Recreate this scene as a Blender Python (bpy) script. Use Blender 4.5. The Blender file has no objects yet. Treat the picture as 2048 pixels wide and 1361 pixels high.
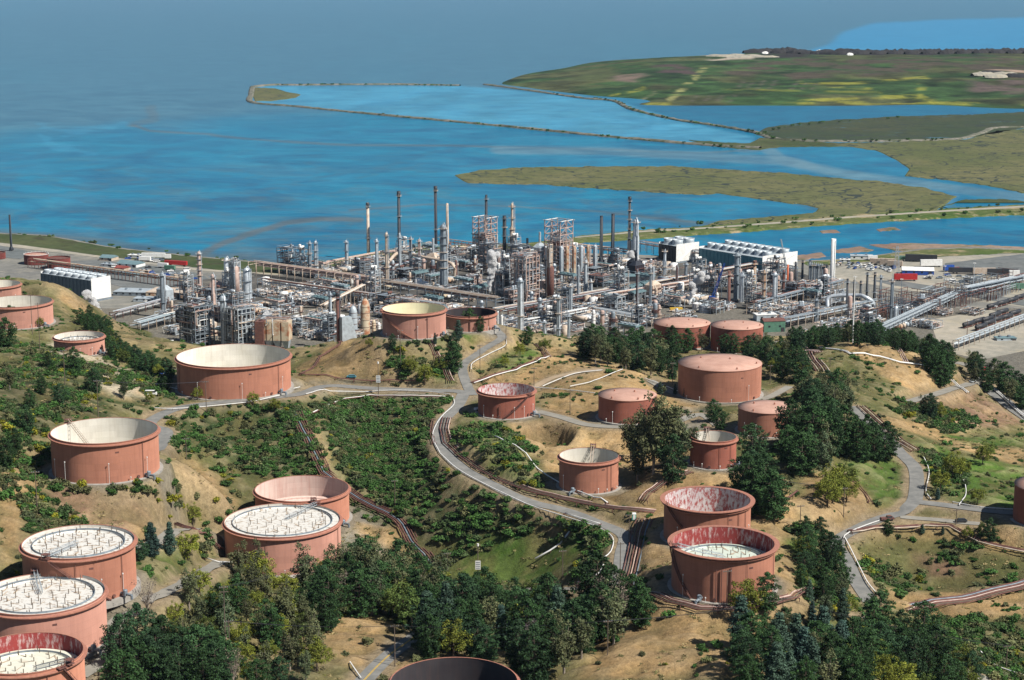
import bpy, math, random
import numpy as np
from mathutils import Vector, Matrix, noise as mnoise
from mathutils.geometry import tessellate_polygon
random.seed(7); rng = np.random.default_rng(7)
R = math.radians
S = bpy.context.scene
COL = S.collection

# ------------------------------------------------------------ camera, sky, sun, exposure
CAMZ = 240.0; PITCH = R(11.58); F = 3600.0
cam = bpy.data.objects.new('camera', bpy.data.cameras.new('camera')); COL.objects.link(cam)
cam.location = (0, 0, CAMZ); cam.rotation_euler = (R(90) - PITCH, 0, 0)
cam.data.sensor_width = 36; cam.data.lens = 36 * F / 2048
cam.data.clip_start = 1; cam.data.clip_end = 90000
S.camera = cam
SUN_EL, SUN_AZ = 48.0, 59.0            # azimuth: degrees from straight behind the camera towards its right
sdir = Vector((math.sin(R(SUN_AZ)) * math.cos(R(SUN_EL)), -math.cos(R(SUN_AZ)) * math.cos(R(SUN_EL)), math.sin(R(SUN_EL))))
W = bpy.data.worlds.new('World'); S.world = W; W.use_nodes = True
nt = W.node_tree; bg = nt.nodes['Background']
sk = nt.nodes.new('ShaderNodeTexSky'); sk.sky_type = 'NISHITA'; sk.sun_disc = False
sk.sun_elevation = R(SUN_EL); sk.sun_rotation = R(180 - SUN_AZ); sk.altitude = 200; sk.air_density = 1.0; sk.dust_density = 0.3; sk.ozone_density = 2.0
nt.links.new(sk.outputs[0], bg.inputs[0]); bg.inputs[1].default_value = 0.05
sl = bpy.data.lights.new('sun', 'SUN'); sl.energy = 5.0; sl.angle = R(0.5); sl.color = (1.0, 0.95, 0.87)
so = bpy.data.objects.new('sun', sl); COL.objects.link(so); so.rotation_euler = sdir.to_track_quat('Z', 'Y').to_euler()
S.view_settings.view_transform = 'Standard'; S.view_settings.look = 'None'
S.view_settings.exposure = 0.5; S.view_settings.gamma = 1.0; S.view_settings.use_curve_mapping = False
S.cycles.max_bounces = 5; S.cycles.diffuse_bounces = 2; S.cycles.glossy_bounces = 2; S.cycles.transparent_max_bounces = 8
S.cycles.volume_bounces = 3; S.cycles.volume_max_steps = 48

# ------------------------------------------------------------ air
HAZE_MAT = bpy.data.materials.new('haze'); HAZE_MAT.use_nodes = True; _t = HAZE_MAT.node_tree; _t.nodes.clear()
_o = _t.nodes.new('ShaderNodeOutputMaterial'); _v = _t.nodes.new('ShaderNodeVolumePrincipled'); _t.links.new(_v.outputs[0], _o.inputs['Volume'])
_v.inputs['Color'].default_value = (0.55, 0.75, 1.0, 1); _v.inputs['Density'].default_value = HAZE_D = 1.1e-5; _v.inputs['Anisotropy'].default_value = 0.0
# ------------------------------------------------------------ pixel of the photograph (2048 wide) <-> place
cp, sp = math.cos(PITCH), math.sin(PITCH)
def ray(px, py):
    dx = (px - 1024) / F; dy = -(py - 680.5) / F
    return dx, cp + dy * sp, -sp + dy * cp
def PZ(px, py, z):
    dx, dy, dz = ray(px, py)
    t = (z - CAMZ) / dz
    return Vector((dx * t, dy * t, z))
def proj(X, Y, Z):
    Zr = Z - CAMZ
    fw = Y * cp - Zr * sp; up = Y * sp + Zr * cp
    return 1024 + F * X / fw, 680.5 - F * up / fw

# ------------------------------------------------------------ object helpers
def tag(o, label=None, cat=None, group=None, kind=None):
    if label: o['label'] = label
    if cat: o['category'] = cat
    if group: o['group'] = group
    if kind: o['kind'] = kind
    return o
def empty(name, loc=(0, 0, 0), rz=0.0):
    o = bpy.data.objects.new(name, None); COL.objects.link(o)
    o.empty_display_size = 0.5
    o.location = loc; o.rotation_euler = (0, 0, rz); return o
def thing(name, label, cat, loc=(0, 0, 0), rz=0.0, group=None):
    return tag(empty(name, loc, rz), label, cat, group)
CHILD = {}
def put(name, mesh, parent=None, loc=(0, 0, 0), rz=0.0, kind=None, scale=None):
    o = bpy.data.objects.new(name, mesh); COL.objects.link(o)
    if parent is not None:
        o.parent = parent; CHILD.setdefault(parent.name, []).append(o)
    o.location = loc
    if rz: o.rotation_euler = (0, 0, rz)
    if scale is not None: o.scale = scale
    if kind: o['kind'] = kind
    return o
def copy_tree(o, parent=None):
    c = o.copy(); COL.objects.link(c)
    if parent is not None: c.parent = parent; CHILD.setdefault(parent.name, []).append(c)
    for ch in list(CHILD.get(o.name, [])): copy_tree(ch, c)
    return c

class MB:
    """collects boxes, tubes, rings into one mesh"""
    def __init__(s): s.v = []; s.f = []; s.m = []; s.mats = []; s.cm = 0; s.smooth = []; s.sm = False
    def mat(s, m):
        if m not in s.mats: s.mats.append(m)
        s.cm = s.mats.index(m); return s
    def add(s, vs, fs):
        b = len(s.v); s.v.extend(vs)
        for f in fs: s.f.append([i + b for i in f])
        s.m.extend([s.cm] * len(fs)); s.smooth.extend([s.sm] * len(fs)); return s
    def box(s, x, y, z, sx, sy, sz, rz=0.0, taper=1.0):
        """centre x,y ; bottom z"""
        c, n = math.cos(rz), math.sin(rz); vs = []
        for k, t in ((0, 1.0), (1, taper)):
            for a, b in ((-1, -1), (1, -1), (1, 1), (-1, 1)):
                u, w = a * sx / 2 * t, b * sy / 2 * t
                vs.append((x + u * c - w * n, y + u * n + w * c, z + k * sz))
        return s.add(vs, [(3, 2, 1, 0), (4, 5, 6, 7), (0, 1, 5, 4), (1, 2, 6, 5), (2, 3, 7, 6), (3, 0, 4, 7)])
    def bar(s, p, q, r, n=4, r2=None, cap=True):
        p = Vector(p); q = Vector(q); d = q - p
        if d.length < 1e-5: return s
        d.normalize(); a = d.orthogonal() if abs(d.z) > 0.95 else d.cross(Vector((0, 0, 1))); a.normalize(); b = d.cross(a)
        r2 = r if r2 is None else r2; vs = []
        for c0, rr in ((p, r), (q, r2)):
            for i in range(n):
                t = 2 * math.pi * (i + 0.5) / n
                vs.append(tuple(c0 + a * (rr * math.cos(t)) + b * (rr * math.sin(t))))
        fs = [(i, (i + 1) % n, n + (i + 1) % n, n + i) for i in range(n)]
        if cap: fs += [tuple(range(n))[::-1], tuple(range(n, 2 * n))]
        return s.add(vs, fs)
    def tube(s, pts, r, n=6):
        pts = [Vector(p) for p in pts]; vs = []; N = len(pts)
        for i, p in enumerate(pts):
            d = (pts[min(i + 1, N - 1)] - pts[max(i - 1, 0)])
            if d.length < 1e-6: d = Vector((0, 0, 1))
            d.normalize(); a = Vector((1, 0, 0)) if abs(d.z) > 0.97 else d.cross(Vector((0, 0, 1))); a.normalize(); b = a.cross(d)
            for k in range(n):
                t = 2 * math.pi * (k + 0.5) / n
                vs.append(tuple(p + a * (r * math.cos(t)) + b * (r * math.sin(t))))
        fs = []
        for i in range(N - 1):
            for k in range(n):
                k2 = (k + 1) % n; fs.append((i * n + k2, i * n + k, (i + 1) * n + k, (i + 1) * n + k2))
        fs += [tuple(range(n)), tuple(range((N - 1) * n, N * n))[::-1]]
        return s.add(vs, fs)
    def lathe(s, prof, n=24, x=0, y=0, z=0, a0=0.0, a1=None):
        """prof: list of (r,z); closed turn unless a1"""
        full = a1 is None; a1 = 2 * math.pi if full else a1
        m = n if full else n + 1; vs = []
        for i in range(m):
            t = a0 + (a1 - a0) * i / n; c, q = math.cos(t), math.sin(t)
            for r, h in prof: vs.append((x + r * c, y + r * q, z + h))
        P = len(prof); fs = []
        for i in range(n):
            j = (i + 1) % m
            for k in range(P - 1):
                fs.append((i * P + k, j * P + k, j * P + k + 1, i * P + k + 1))
        return s.add(vs, fs)
    def cyl(s, x, y, z, r, h, n=12, r2=None, dome=0.0):
        r2 = r if r2 is None else r2
        prof = [(0.001, 0), (r, 0), (r2, h)]
        if dome: prof += [(r2 * 0.75, h + dome * 0.65), (r2 * 0.4, h + dome * 0.92)]
        prof += [(0.001, h + dome)]
        return s.lathe(prof, n, x, y, z)
    def ring(s, x, y, z, r0, r1, h, n=24):
        return s.lathe([(r0, 0), (r1, 0), (r1, h), (r0, h), (r0, 0)], n, x, y, z)
    def mesh(s, name):
        me = bpy.data.meshes.new(name); me.from_pydata(s.v, [], s.f)
        for m in s.mats: me.materials.append(m)
        if len(s.mats) > 1: me.polygons.foreach_set('material_index', s.m)
        if any(s.smooth): me.polygons.foreach_set('use_smooth', s.smooth)
        me.update(); return me
    def build(s, name, parent=None, loc=(0, 0, 0), rz=0.0, kind=None):
        return put(name, s.mesh(name), parent, loc, rz, kind)

# ------------------------------------------------------------ materials
def new_mat(name):
    m = bpy.data.materials.new(name); m.use_nodes = True
    return m, m.node_tree, m.node_tree.nodes['Principled BSDF']
def node(t, kind, **kw):
    n = t.nodes.new(kind)
    for k, v in kw.items(): setattr(n, k, v)
    return n
def mix(t, a, b, f, mode='MIX'):
    n = node(t, 'ShaderNodeMix', data_type='RGBA', blend_type=mode)
    for i, s in ((0, f), (6, a), (7, b)):
        if hasattr(s, 'is_output'): t.links.new(s, n.inputs[i])
        elif i == 0: n.inputs[0].default_value = s
        else: n.inputs[i].default_value = (*s, 1) if len(s) == 3 else s
    return n.outputs[2]
def ramp(t, src, a, b):
    n = node(t, 'ShaderNodeMapRange'); t.links.new(src, n.inputs[0])
    n.inputs[1].default_value = a; n.inputs[2].default_value = b; return n.outputs[0]
def noise_tex(t, scale, detail=4, rough=0.6, coord='Object', sc=(1, 1, 1)):
    tc = node(t, 'ShaderNodeTexCoord'); mp = node(t, 'ShaderNodeMapping'); mp.inputs[3].default_value = sc
    n = node(t, 'ShaderNodeTexNoise'); n.inputs['Scale'].default_value = scale; n.inputs['Detail'].default_value = detail; n.inputs['Roughness'].default_value = rough
    t.links.new(tc.outputs[coord], mp.inputs[0]); t.links.new(mp.outputs[0], n.inputs[0]); return n.outputs[0]
def simple(name, c, rough=0.7, metal=0.0, c2=None, scale=0.6, lo=0.4, hi=0.65, sc=(1, 1, 1), bump=0.0, jit=0.0):
    m, t, p = new_mat(name)
    c2 = c2 or tuple(x * 0.75 for x in c)
    f = ramp(t, noise_tex(t, scale, 5, 0.65, sc=sc), lo, hi)
    out = mix(t, c, c2, f)
    if jit:
        oi = node(t, 'ShaderNodeObjectInfo'); hs = node(t, 'ShaderNodeHueSaturation')
        mr = node(t, 'ShaderNodeMapRange'); t.links.new(oi.outputs['Random'], mr.inputs[0]); mr.inputs[3].default_value = 1 - jit; mr.inputs[4].default_value = 1 + jit
        t.links.new(mr.outputs[0], hs.inputs['Value']); t.links.new(out, hs.inputs['Color'])
        mr2 = node(t, 'ShaderNodeMapRange'); t.links.new(oi.outputs['Random'], mr2.inputs[0]); mr2.inputs[3].default_value = 0.5 + jit * 0.07; mr2.inputs[4].default_value = 0.5 - jit * 0.07
        t.links.new(mr2.outputs[0], hs.inputs['Hue']); out = hs.outputs[0]
    t.links.new(out, p.inputs['Base Color']); p.inputs['Roughness'].default_value = rough; p.inputs['Metallic'].default_value = metal
    if bump:
        b = node(t, 'ShaderNodeBump'); b.inputs[0].default_value = bump; b.inputs[1].default_value = 0.3
        t.links.new(noise_tex(t, scale * 4, 4), b.inputs['Height']); t.links.new(b.outputs[0], p.inputs['Normal'])
    return m
M = {}
def tank_paint(name, c, c2, dirt=(0.10, 0.07, 0.06), dirt_amt=0.35, lo=0.45, hi=0.75, zs=0.06, ns=0.9):
    """painted steel plate courses: faint plate edges, run-down streaks"""
    m, t, p = new_mat(name)
    streak = ramp(t, noise_tex(t, ns, 5, 0.7, sc=(1, 1, zs)), lo, hi)
    blot = ramp(t, noise_tex(t, 0.12, 4, 0.6), 0.35, 0.7)
    out = mix(t, c, c2, blot)
    tc = node(t, 'ShaderNodeTexCoord'); sx = node(t, 'ShaderNodeSeparateXYZ'); t.links.new(tc.outputs['Object'], sx.inputs[0])
    w = node(t, 'ShaderNodeMath', operation='FRACT'); d = node(t, 'ShaderNodeMath', operation='DIVIDE'); d.inputs[1].default_value = 2.44
    t.links.new(sx.outputs[2], d.inputs[0]); t.links.new(d.outputs[0], w.inputs[0])
    ln = node(t, 'ShaderNodeMath', operation='LESS_THAN'); ln.inputs[1].default_value = 0.06; t.links.new(w.outputs[0], ln.inputs[0])
    ml = node(t, 'ShaderNodeMath', operation='MULTIPLY'); ml.inputs[1].default_value = 0.16; t.links.new(ln.outputs[0], ml.inputs[0])
    out = mix(t, out, tuple(x * 0.5 for x in c), ml.outputs[0])
    ms = node(t, 'ShaderNodeMath', operation='MULTIPLY'); ms.inputs[1].default_value = dirt_amt; t.links.new(streak, ms.inputs[0])
    out = mix(t, out, dirt, ms.outputs[0])
    oi = node(t, 'ShaderNodeObjectInfo'); hs = node(t, 'ShaderNodeHueSaturation'); mr = node(t, 'ShaderNodeMapRange'); t.links.new(oi.outputs['Random'], mr.inputs[0]); mr.inputs[3].default_value = 0.88; mr.inputs[4].default_value = 1.1
    t.links.new(mr.outputs[0], hs.inputs['Value']); t.links.new(out, hs.inputs['Color']); out = hs.outputs[0]
    pl_ = node(t, 'ShaderNodeTexNoise'); tc2 = node(t, 'ShaderNodeTexCoord'); mp2 = node(t, 'ShaderNodeMapping'); mp2.inputs[3].default_value = (0.12, 0.12, 0.41); t.links.new(tc2.outputs['Object'], mp2.inputs[0])
    sn = node(t, 'ShaderNodeVectorMath', operation='FLOOR'); t.links.new(mp2.outputs[0], sn.inputs[0]); wn = node(t, 'ShaderNodeTexWhiteNoise'); t.links.new(sn.outputs[0], wn.inputs[0])
    out = mix(t, out, mix(t, (0.94, 0.94, 0.94), (1.05, 1.05, 1.05), wn.outputs[0]), 1.0, 'MULTIPLY')
    t.links.new(out, p.inputs['Base Color']); p.inputs['Roughness'].default_value = 0.8; p.inputs['Diffuse Roughness'].default_value = 1.0; p.inputs['Specular IOR Level'].default_value = 0.25; return m
M['brick'] = tank_paint('brick_red_paint', (0.455, 0.205, 0.135), (0.40, 0.175, 0.115), (0.20, 0.085, 0.06), 0.4)
M['brickpale'] = tank_paint('pale_brick_paint', (0.49, 0.255, 0.195), (0.44, 0.225, 0.17), (0.24, 0.11, 0.085), 0.35)
M['brickdeep'] = tank_paint('deep_red_paint', (0.35, 0.125, 0.085), (0.29, 0.10, 0.07), (0.15, 0.06, 0.05), 0.45)
M['maroon'] = tank_paint('maroon_paint', (0.22, 0.055, 0.045), (0.17, 0.045, 0.04), (0.08, 0.04, 0.03), 0.4)
M['rust'] = simple('rusty_brown_steel', (0.155, 0.066, 0.05), 0.85, 0, (0.085, 0.04, 0.036), 0.9)
M['girder'] = simple('girder_paint', (0.37, 0.165, 0.11), 0.7, 0, (0.27, 0.11, 0.08), 1.2)
M['cream'] = tank_paint('cream_liner', (0.66, 0.63, 0.57), (0.58, 0.55, 0.48), (0.40, 0.34, 0.27), 0.4)
M['yellowcream'] = tank_paint('yellowish_liner', (0.72, 0.68, 0.47), (0.66, 0.61, 0.42), (0.5, 0.42, 0.28), 0.25)
M['pinkliner'] = tank_paint('pink_liner', (0.60, 0.47, 0.41), (0.54, 0.40, 0.35), (0.42, 0.20, 0.16), 0.6)
M['redliner'] = tank_paint('peeling_red_liner', (0.33, 0.055, 0.05), (0.25, 0.045, 0.045), (0.58, 0.50, 0.47), 0.85, 0.5, 0.66, 0.3, 1.0)
M['whitered'] = tank_paint('peeling_white_liner', (0.62, 0.57, 0.56), (0.52, 0.45, 0.46), (0.33, 0.05, 0.045), 0.9, 0.46, 0.58, 0.45, 1.1)
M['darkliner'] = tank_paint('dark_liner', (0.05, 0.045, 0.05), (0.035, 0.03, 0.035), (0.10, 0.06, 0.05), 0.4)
M['stained'] = simple('stained_roof', (0.60, 0.585, 0.54), 0.6, 0, (0.24, 0.16, 0.10), 0.5, 0.54, 0.64, sc=(1, 2.2, 1))
M['plainroof'] = simple('plain_roof', (0.66, 0.66, 0.56), 0.6, 0, (0.55, 0.54, 0.44), 0.2)
M['greenroof'] = simple('pale_green_roof', (0.50, 0.56, 0.49), 0.55, 0, (0.52, 0.58, 0.50), 0.2)
M['pinkroof'] = simple('pink_cone_roof', (0.47, 0.28, 0.215), 0.75, 0, (0.40, 0.225, 0.17), 0.25)
M['white'] = simple('white_paint', (0.74, 0.74, 0.72), 0.55, 0, (0.60, 0.59, 0.56), 0.6)
M['dark'] = simple('dark_steel', (0.018, 0.022, 0.030), 0.6, 0, (0.035, 0.034, 0.036), 0.3)
M['navy'] = simple('dark_blue_stack_paint', (0.007, 0.012, 0.022), 0.6, 0, (0.014, 0.017, 0.026), 0.3)
M['grey'] = simple('grey_steel', (0.20, 0.24, 0.275), 0.55, 0.1, (0.12, 0.145, 0.17), 0.4)
M['paleg'] = simple('pale_grey_cladding', (0.40, 0.455, 0.49), 0.5, 0.1, (0.28, 0.31, 0.335), 0.4)
M['silver'] = simple('silver_cladding', (0.60, 0.65, 0.69), 0.38, 0.3, (0.38, 0.42, 0.46), 0.5)
M['pinkst'] = simple('pinkish_steel', (0.50, 0.38, 0.33), 0.7, 0, (0.34, 0.22, 0.18), 0.35)
M['tanst'] = simple('buff_steel', (0.52, 0.44, 0.36), 0.7, 0, (0.38, 0.28, 0.2), 0.35)
M['rustyellow'] = simple('rust_stained_buff', (0.50, 0.42, 0.30), 0.75, 0, (0.33, 0.13, 0.06), 0.16, 0.45, 0.6)
M['concrete'] = simple('concrete', (0.34, 0.32, 0.29), 0.9, 0, (0.25, 0.235, 0.21), 0.3)
M['asphalt'] = simple('worn_asphalt', (0.135, 0.137, 0.13), 0.9, 0, (0.21, 0.205, 0.19), 0.22, 0.35, 0.65)
M['gravel'] = simple('pale_gravel', (0.25, 0.235, 0.20), 0.95, 0, (0.19, 0.18, 0.155), 0.15)
M['dirt'] = simple('dirt_track', (0.34, 0.26, 0.17), 0.95, 0, (0.27, 0.20, 0.13), 0.15)
M['wood'] = simple('weathered_wood', (0.13, 0.10, 0.075), 0.9)
M['teal'] = simple('teal_glass_fibre', (0.05, 0.22, 0.28), 0.5, 0, (0.04, 0.17, 0.22), 0.2)
M['slate'] = simple('blue_grey_slats', (0.06, 0.10, 0.13), 0.6, 0, (0.045, 0.075, 0.10), 0.4)
M['tealroof'] = simple('blue_green_roof', (0.14, 0.22, 0.24), 0.6, 0, (0.11, 0.18, 0.2), 0.3)
M['blue'] = simple('blue_paint', (0.015, 0.07, 0.32), 0.5)
M['red'] = simple('red_paint', (0.42, 0.02, 0.02), 0.5)
M['orange'] = simple('orange_paint', (0.6, 0.12, 0.03), 0.5)
M['yellow'] = simple('yellow_paint', (0.6, 0.38, 0.04), 0.5)
M['greenp'] = simple('green_paint', (0.08, 0.19, 0.13), 0.6)
M['glass'] = simple('dark_glass', (0.02, 0.025, 0.03), 0.15)
M['tyre'] = simple('tyre_rubber', (0.02, 0.02, 0.02), 0.9)
M['black'] = simple('black_compost', (0.012, 0.011, 0.013), 0.95, 0, (0.022, 0.02, 0.02), 0.05)
M['rock'] = simple('levee_rock', (0.17, 0.155, 0.13), 0.95, 0, (0.07, 0.08, 0.045), 0.08, 0.4, 0.6, bump=0.5)
# ------------------------------------------------------------ tank positions (px centre, rim py, width px, base z, wall height)
# name, px, rim_py, width_px, base z, H, kind, wall, liner, roof depth
TANKS = [
 ('A', 157, 1083, 221, 50, 15.0, 'posts', 'brick', 'cream', 1.2, 'brick red tank with white post-studded roof and diagonal brown stair, in the lower left row'),
 ('B', 83, 1187, 250, 45, 14.6, 'posts', 'brickpale', 'cream', 1.2, 'pale brick tank with white post-studded roof cut by the left edge, between its neighbours'),
 ('C', 52, 1306, 226, 42, 14.6, 'deepposts', 'brick', 'redliner', 5.0, 'tank with peeling red inner wall and sunken roof in the bottom left corner'),
 ('D', 209, 861, 211, 60, 15.0, 'open', 'brick', 'cream', 11.0, 'brick tank with empty cream inside on the scrubby hill, ladder at its left rim'),
 ('E', 467, 711, 226, 50, 15.2, 'open', 'brick', 'cream', 11.5, 'largest open cream-lined tank beside the paved pad at the left road'),
 ('G', 604, 977, 187, 22, 12.6, 'open', 'brick', 'pinkliner', 9.0, 'open tank with pink inner wall directly behind the post-roofed tank by the valley'),
 ('F', 565, 1040, 231, 19, 15.0, 'posts', 'brickpale', 'cream', 1.0, 'wide tank with white post-studded roof at the foot of the valley pipeway'),
 ('H', 828, 617, 127, 62, 12.7, 'open', 'brickpale', 'yellowcream', 9.0, 'pinkish tank with yellow-cream inside on the round tan knoll'),
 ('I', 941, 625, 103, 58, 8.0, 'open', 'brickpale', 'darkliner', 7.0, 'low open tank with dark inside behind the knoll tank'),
 ('J', 1013, 779, 114, 44, 10.8, 'open', 'brickdeep', 'whitered', 8.0, 'red tank with peeling red and white liner beside the road junction'),
 ('K', 1255, 789, 116, 45, 10.6, 'cone', 'brickdeep', None, 0, 'flat pink-topped tank behind the tall eucalyptus'),
 ('L', 1440, 725, 166, 42, 15.3, 'cone', 'brick', None, 0, 'largest closed pink-topped tank among the pines'),
 ('N', 1535, 814, 116, 46, 10.5, 'cone', 'brick', None, 0, 'closed pink-topped tank half hidden by dark pines'),
 ('O', 1364, 645, 113, 18, 13.2, 'cone', 'brickdeep', None, 0, 'left one of the two closed tanks at the foot of the refinery'),
 ('P', 1474, 650, 104, 17, 14.5, 'cone', 'brickdeep', None, 0, 'right one of the two closed tanks at the foot of the refinery'),
 ('Q', 1178, 911, 119, 39, 12.6, 'open', 'brick', 'cream', 8.0, 'small open tank with white inside standing in the tan hollow'),
 ('U', 1427, 873, 92, 46, 11.4, 'open', 'brickdeep', 'cream', 8.0, 'smallest open tank with white inside and a little tree at its foot'),
 ('V', 1415, 999, 173, 40, 14.0, 'open', 'brick', 'whitered', 9.5, 'open tank with peeling red and white liner behind the front pale-roofed tank'),
 ('X', 1447, 1085, 205, 43, 15.0, 'deepposts', 'brick', 'redliner', 6.0, 'front tank with sunken pale green roof and peeling red liner beside the round tree'),
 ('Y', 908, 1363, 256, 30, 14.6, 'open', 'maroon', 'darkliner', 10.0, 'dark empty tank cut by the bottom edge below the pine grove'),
 ('Z', 35, 603, 136, 45, 12.5, 'open', 'brickpale', 'cream', 9.0, 'open tank with pale inside high on the left hill, cut by the left edge'),
 ('a', -8, 568, 96, 42, 11.0, 'open', 'brickpale', 'cream', 9.0, 'brick tank peeping in at the left edge above the upper left open tank'),
 ('b', 158, 672, 99, 45, 8.5, 'deepposts', 'brickpale', 'cream', 3.0, 'half-buried tank with white inside behind the pale scree slope'),
 ('c', 2102, 970, 140, 34, 14.0, 'cone', 'brickdeep', None, 0, 'brick tank at the right edge casting a round shadow on the road'),
]
TK = {}
for (k, px, py, w, z, H, *_r) in TANKS:
    c = PZ(px, py, z + H); d = math.hypot(c.y * 1.0, CAMZ - z - H)   # distance along the view plane
    fw = c.y * cp - (c.z - CAMZ) * sp
    TK[k] = (c.x, c.y, z, w * fw / F / 2, H)

# ------------------------------------------------------------ terrain of the hills
CP = [  # px, py, z of places one can read off the photograph
 (0,556,44),(60,552,49),(80,556,50),(115,568,48),(150,592,42),(170,612,35),(60,590,46),(110,610,42),(175,640,28),(60,660,48),(0,680,54),(110,690,54),(150,660,44),(215,690,44),(240,720,48),(300,765,52),(60,780,66),(0,760,70),
 (150,740,60),(230,770,58),(330,750,50),(340,775,50),(300,800,52),(150,810,62),(40,850,70),(0,850,72),(0,960,66),(60,950,64),(100,925,62),(180,905,60),(300,940,58),
 (250,820,55),(350,815,53),(430,808,52),(520,797,50),(600,784,48),(660,773,46),(780,777,45),(900,780,45),(940,790,45),(430,790,51),
 (620,745,42),(600,700,22),(640,730,48),(700,690,56),(690,720,54),(750,680,61),(760,720,55),(740,760,46),(830,690,61),(820,730,54),(830,765,46),(900,720,52),(920,770,46),
 (900,660,59),(960,650,59),(1000,660,56),(985,690,53),(935,715,51),(925,745,47),(1040,690,50),(1010,720,51),(1070,700,50),(1100,715,51),(1040,745,48),(1060,775,46),
 (1140,720,50),(1170,745,49),(1250,745,48),(1290,765,46),(1200,770,47),(1130,760,48),(1100,790,45),(1150,800,45),(1080,820,44),(1130,840,44),(1180,850,44),(1320,790,44),(1350,775,42),
 (1100,680,30),(1200,690,22),(1280,690,17),(1350,715,24),(1300,735,40),(1450,700,18),(1540,720,24),(1400,820,43),(1360,840,44),(1300,850,44),(1460,850,46),(1560,780,42),
 (340,840,50),(450,850,43),(550,840,44),(520,900,36),(600,900,37),(590,830,46),(620,870,42),(640,930,33),(380,915,55),(340,950,54),(450,960,46),(500,1000,32),(470,1040,24),(400,1050,30),(380,1000,42),
 (700,820,40),(700,870,35),(760,930,30),(660,960,30),(720,1000,24),(840,960,30),(820,1020,24),(880,1050,25),(960,1120,18),(900,1120,17),(1000,1160,15),(930,1165,14),(1080,1150,18),(1100,1100,24),
 (800,810,43),(860,820,43),(840,870,38),(820,900,34),(860,920,36),(910,960,36.5),(900,1000,32),(950,1000,32),(1000,1010,36),(1050,1040,34),(1020,1060,28),(1130,1070,33),(1180,1100,33),
 (740,1050,19),(720,1100,19),(780,1110,16),(860,1130,13),(640,1130,19),(620,1160,20),
 (885,845,43),(878,880,42),(930,940,41),(985,970,40.5),(1060,1003,40),(1130,1028,39.5),(1200,1045,39),(1250,1068,39),(1243,1120,37),(1238,1165,34),(1150,1180,26),(1060,1178,18),(960,1185,15),
 (900,880,44),(940,900,44),(960,860,46),(1000,900,46),(1000,850,46),(1050,850,45),(1140,860,44),(1080,900,44),(1010,940,43),(1060,960,42),(1120,985,40),(1180,1005,40),(1260,1010,40),(1240,960,44),(1290,950,45),(1330,930,46),(1230,900,40),(1130,930,40),
 (1270,880,43),(1340,880,45),(1350,950,44),(1290,990,42),(1500,930,46),(1480,900,46),(1540,960,44),(1550,1030,40),
 (1310,1120,41),(1290,1150,41),(1290,1080,40),(1340,1190,42),(1430,1205,42),(1560,1170,41),(1580,1120,39),(1600,1060,38),
 (1600,900,46),(1650,980,42),(1700,1000,38),(1640,1040,38),(1660,820,42),(1600,820,46),(1720,870,42),(1760,960,36),(1720,920,40),
 (330,1090,44),(300,1130,47),(420,1085,34),(280,1190,48),(230,1010,52),(150,1010,56),(60,1020,60),(0,1060,62),(30,1100,54),(300,1060,47),(0,1130,54),
 (240,1260,43),(330,1250,42),(420,1180,36),(500,1180,27),(330,1340,36),(450,1300,32),(560,1250,28),(600,1340,34),(700,1250,28),(660,1300,33),(770,1320,32),(830,1270,28),(700,1200,20),(1000,1200,17),(1050,1250,25),(1090,1340,33),(780,1200,17),(880,1250,26),
 (1200,1250,33),(1290,1240,39),(1370,1260,43),(1420,1235,42),(1300,1330,42),(1480,1300,43),(1400,1361,45),(1550,1240,38),(1600,1300,37),(1700,1250,30),(1620,1160,36),(1680,1150,32),
 (1800,900,38),(1832,965,36),(1830,1000,35),(1790,1030,34),(1720,1055,33),(1670,1085,31),(1695,1140,29),(1740,1205,26),(1900,1012,35),(1990,1028,34),(1950,1050,34),
 (1900,960,33),(2000,990,33),(1880,900,34),(1980,900,30),(1750,1090,26),(1850,1120,22),(1900,1090,26),(1950,1130,23),(2000,1150,22),(1850,1180,20),(1950,1190,22),(2048,1170,22),(1820,1225,24),(1750,1280,26),(1900,1280,20),(2000,1300,17),(2048,1361,12),(1850,1361,24),(1960,1361,15),
 (1640,690,28),(1660,684,34),(1704,681,37),(1750,684,36),(1780,690,31),(1880,725,22),(1800,740,32),(1750,760,34),(1850,780,24),(1950,765,14),(1900,740,22),(1960,820,14),(2048,840,5),(1820,830,28),(1750,820,36),(1700,790,40),(1900,850,24),(2000,860,17),(1880,880,30),(2048,930,26),
 (2048,900,20),(1980,780,10),(1600,680,16),(1560,690,12),(1660,745,34),(1600,750,36),(1720,740,34),
 (700,760,46),(2048,1060,32),(2048,1100,26),
]
PL = [(200,640),(300,650),(420,660),(250,600),(120,560),(0,540),(520,670),(600,655),(700,620),(1100,640),(1200,655),(1300,660),(1500,650),(1600,640),(1750,650),(1850,665),(1950,690),(2048,720),(1000,610),(850,590),(2030,760),(330,690),(480,690)]
pts = [tuple(PZ(x, y, z)) for x, y, z in CP] + [(*PZ(x, y, 3)[:2], -1.0) for x, y in PL]
for X in range(-700, 701, 100): pts.append((X, 1330, -4))
pts += [(-420, 700, 68), (-500, 500, 66), (-520, 900, 66), (-500,1050,40), (430, 700, 24), (470, 850, 4), (500, 950, -2), (400, 560, 16), (300, 420, 14), (0, 400, 30), (-250, 420, 42), (150, 420, 44), (-80, 400, 32), (500, 420, 12)]
for k, (x, y, z, r, H) in TK.items():
    for a in range(4): pts.append((x + r * math.cos(a * 1.571), y + r * math.sin(a * 1.571), z))
    pts.append((x, y, z))
PT = np.array(pts)
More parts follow.
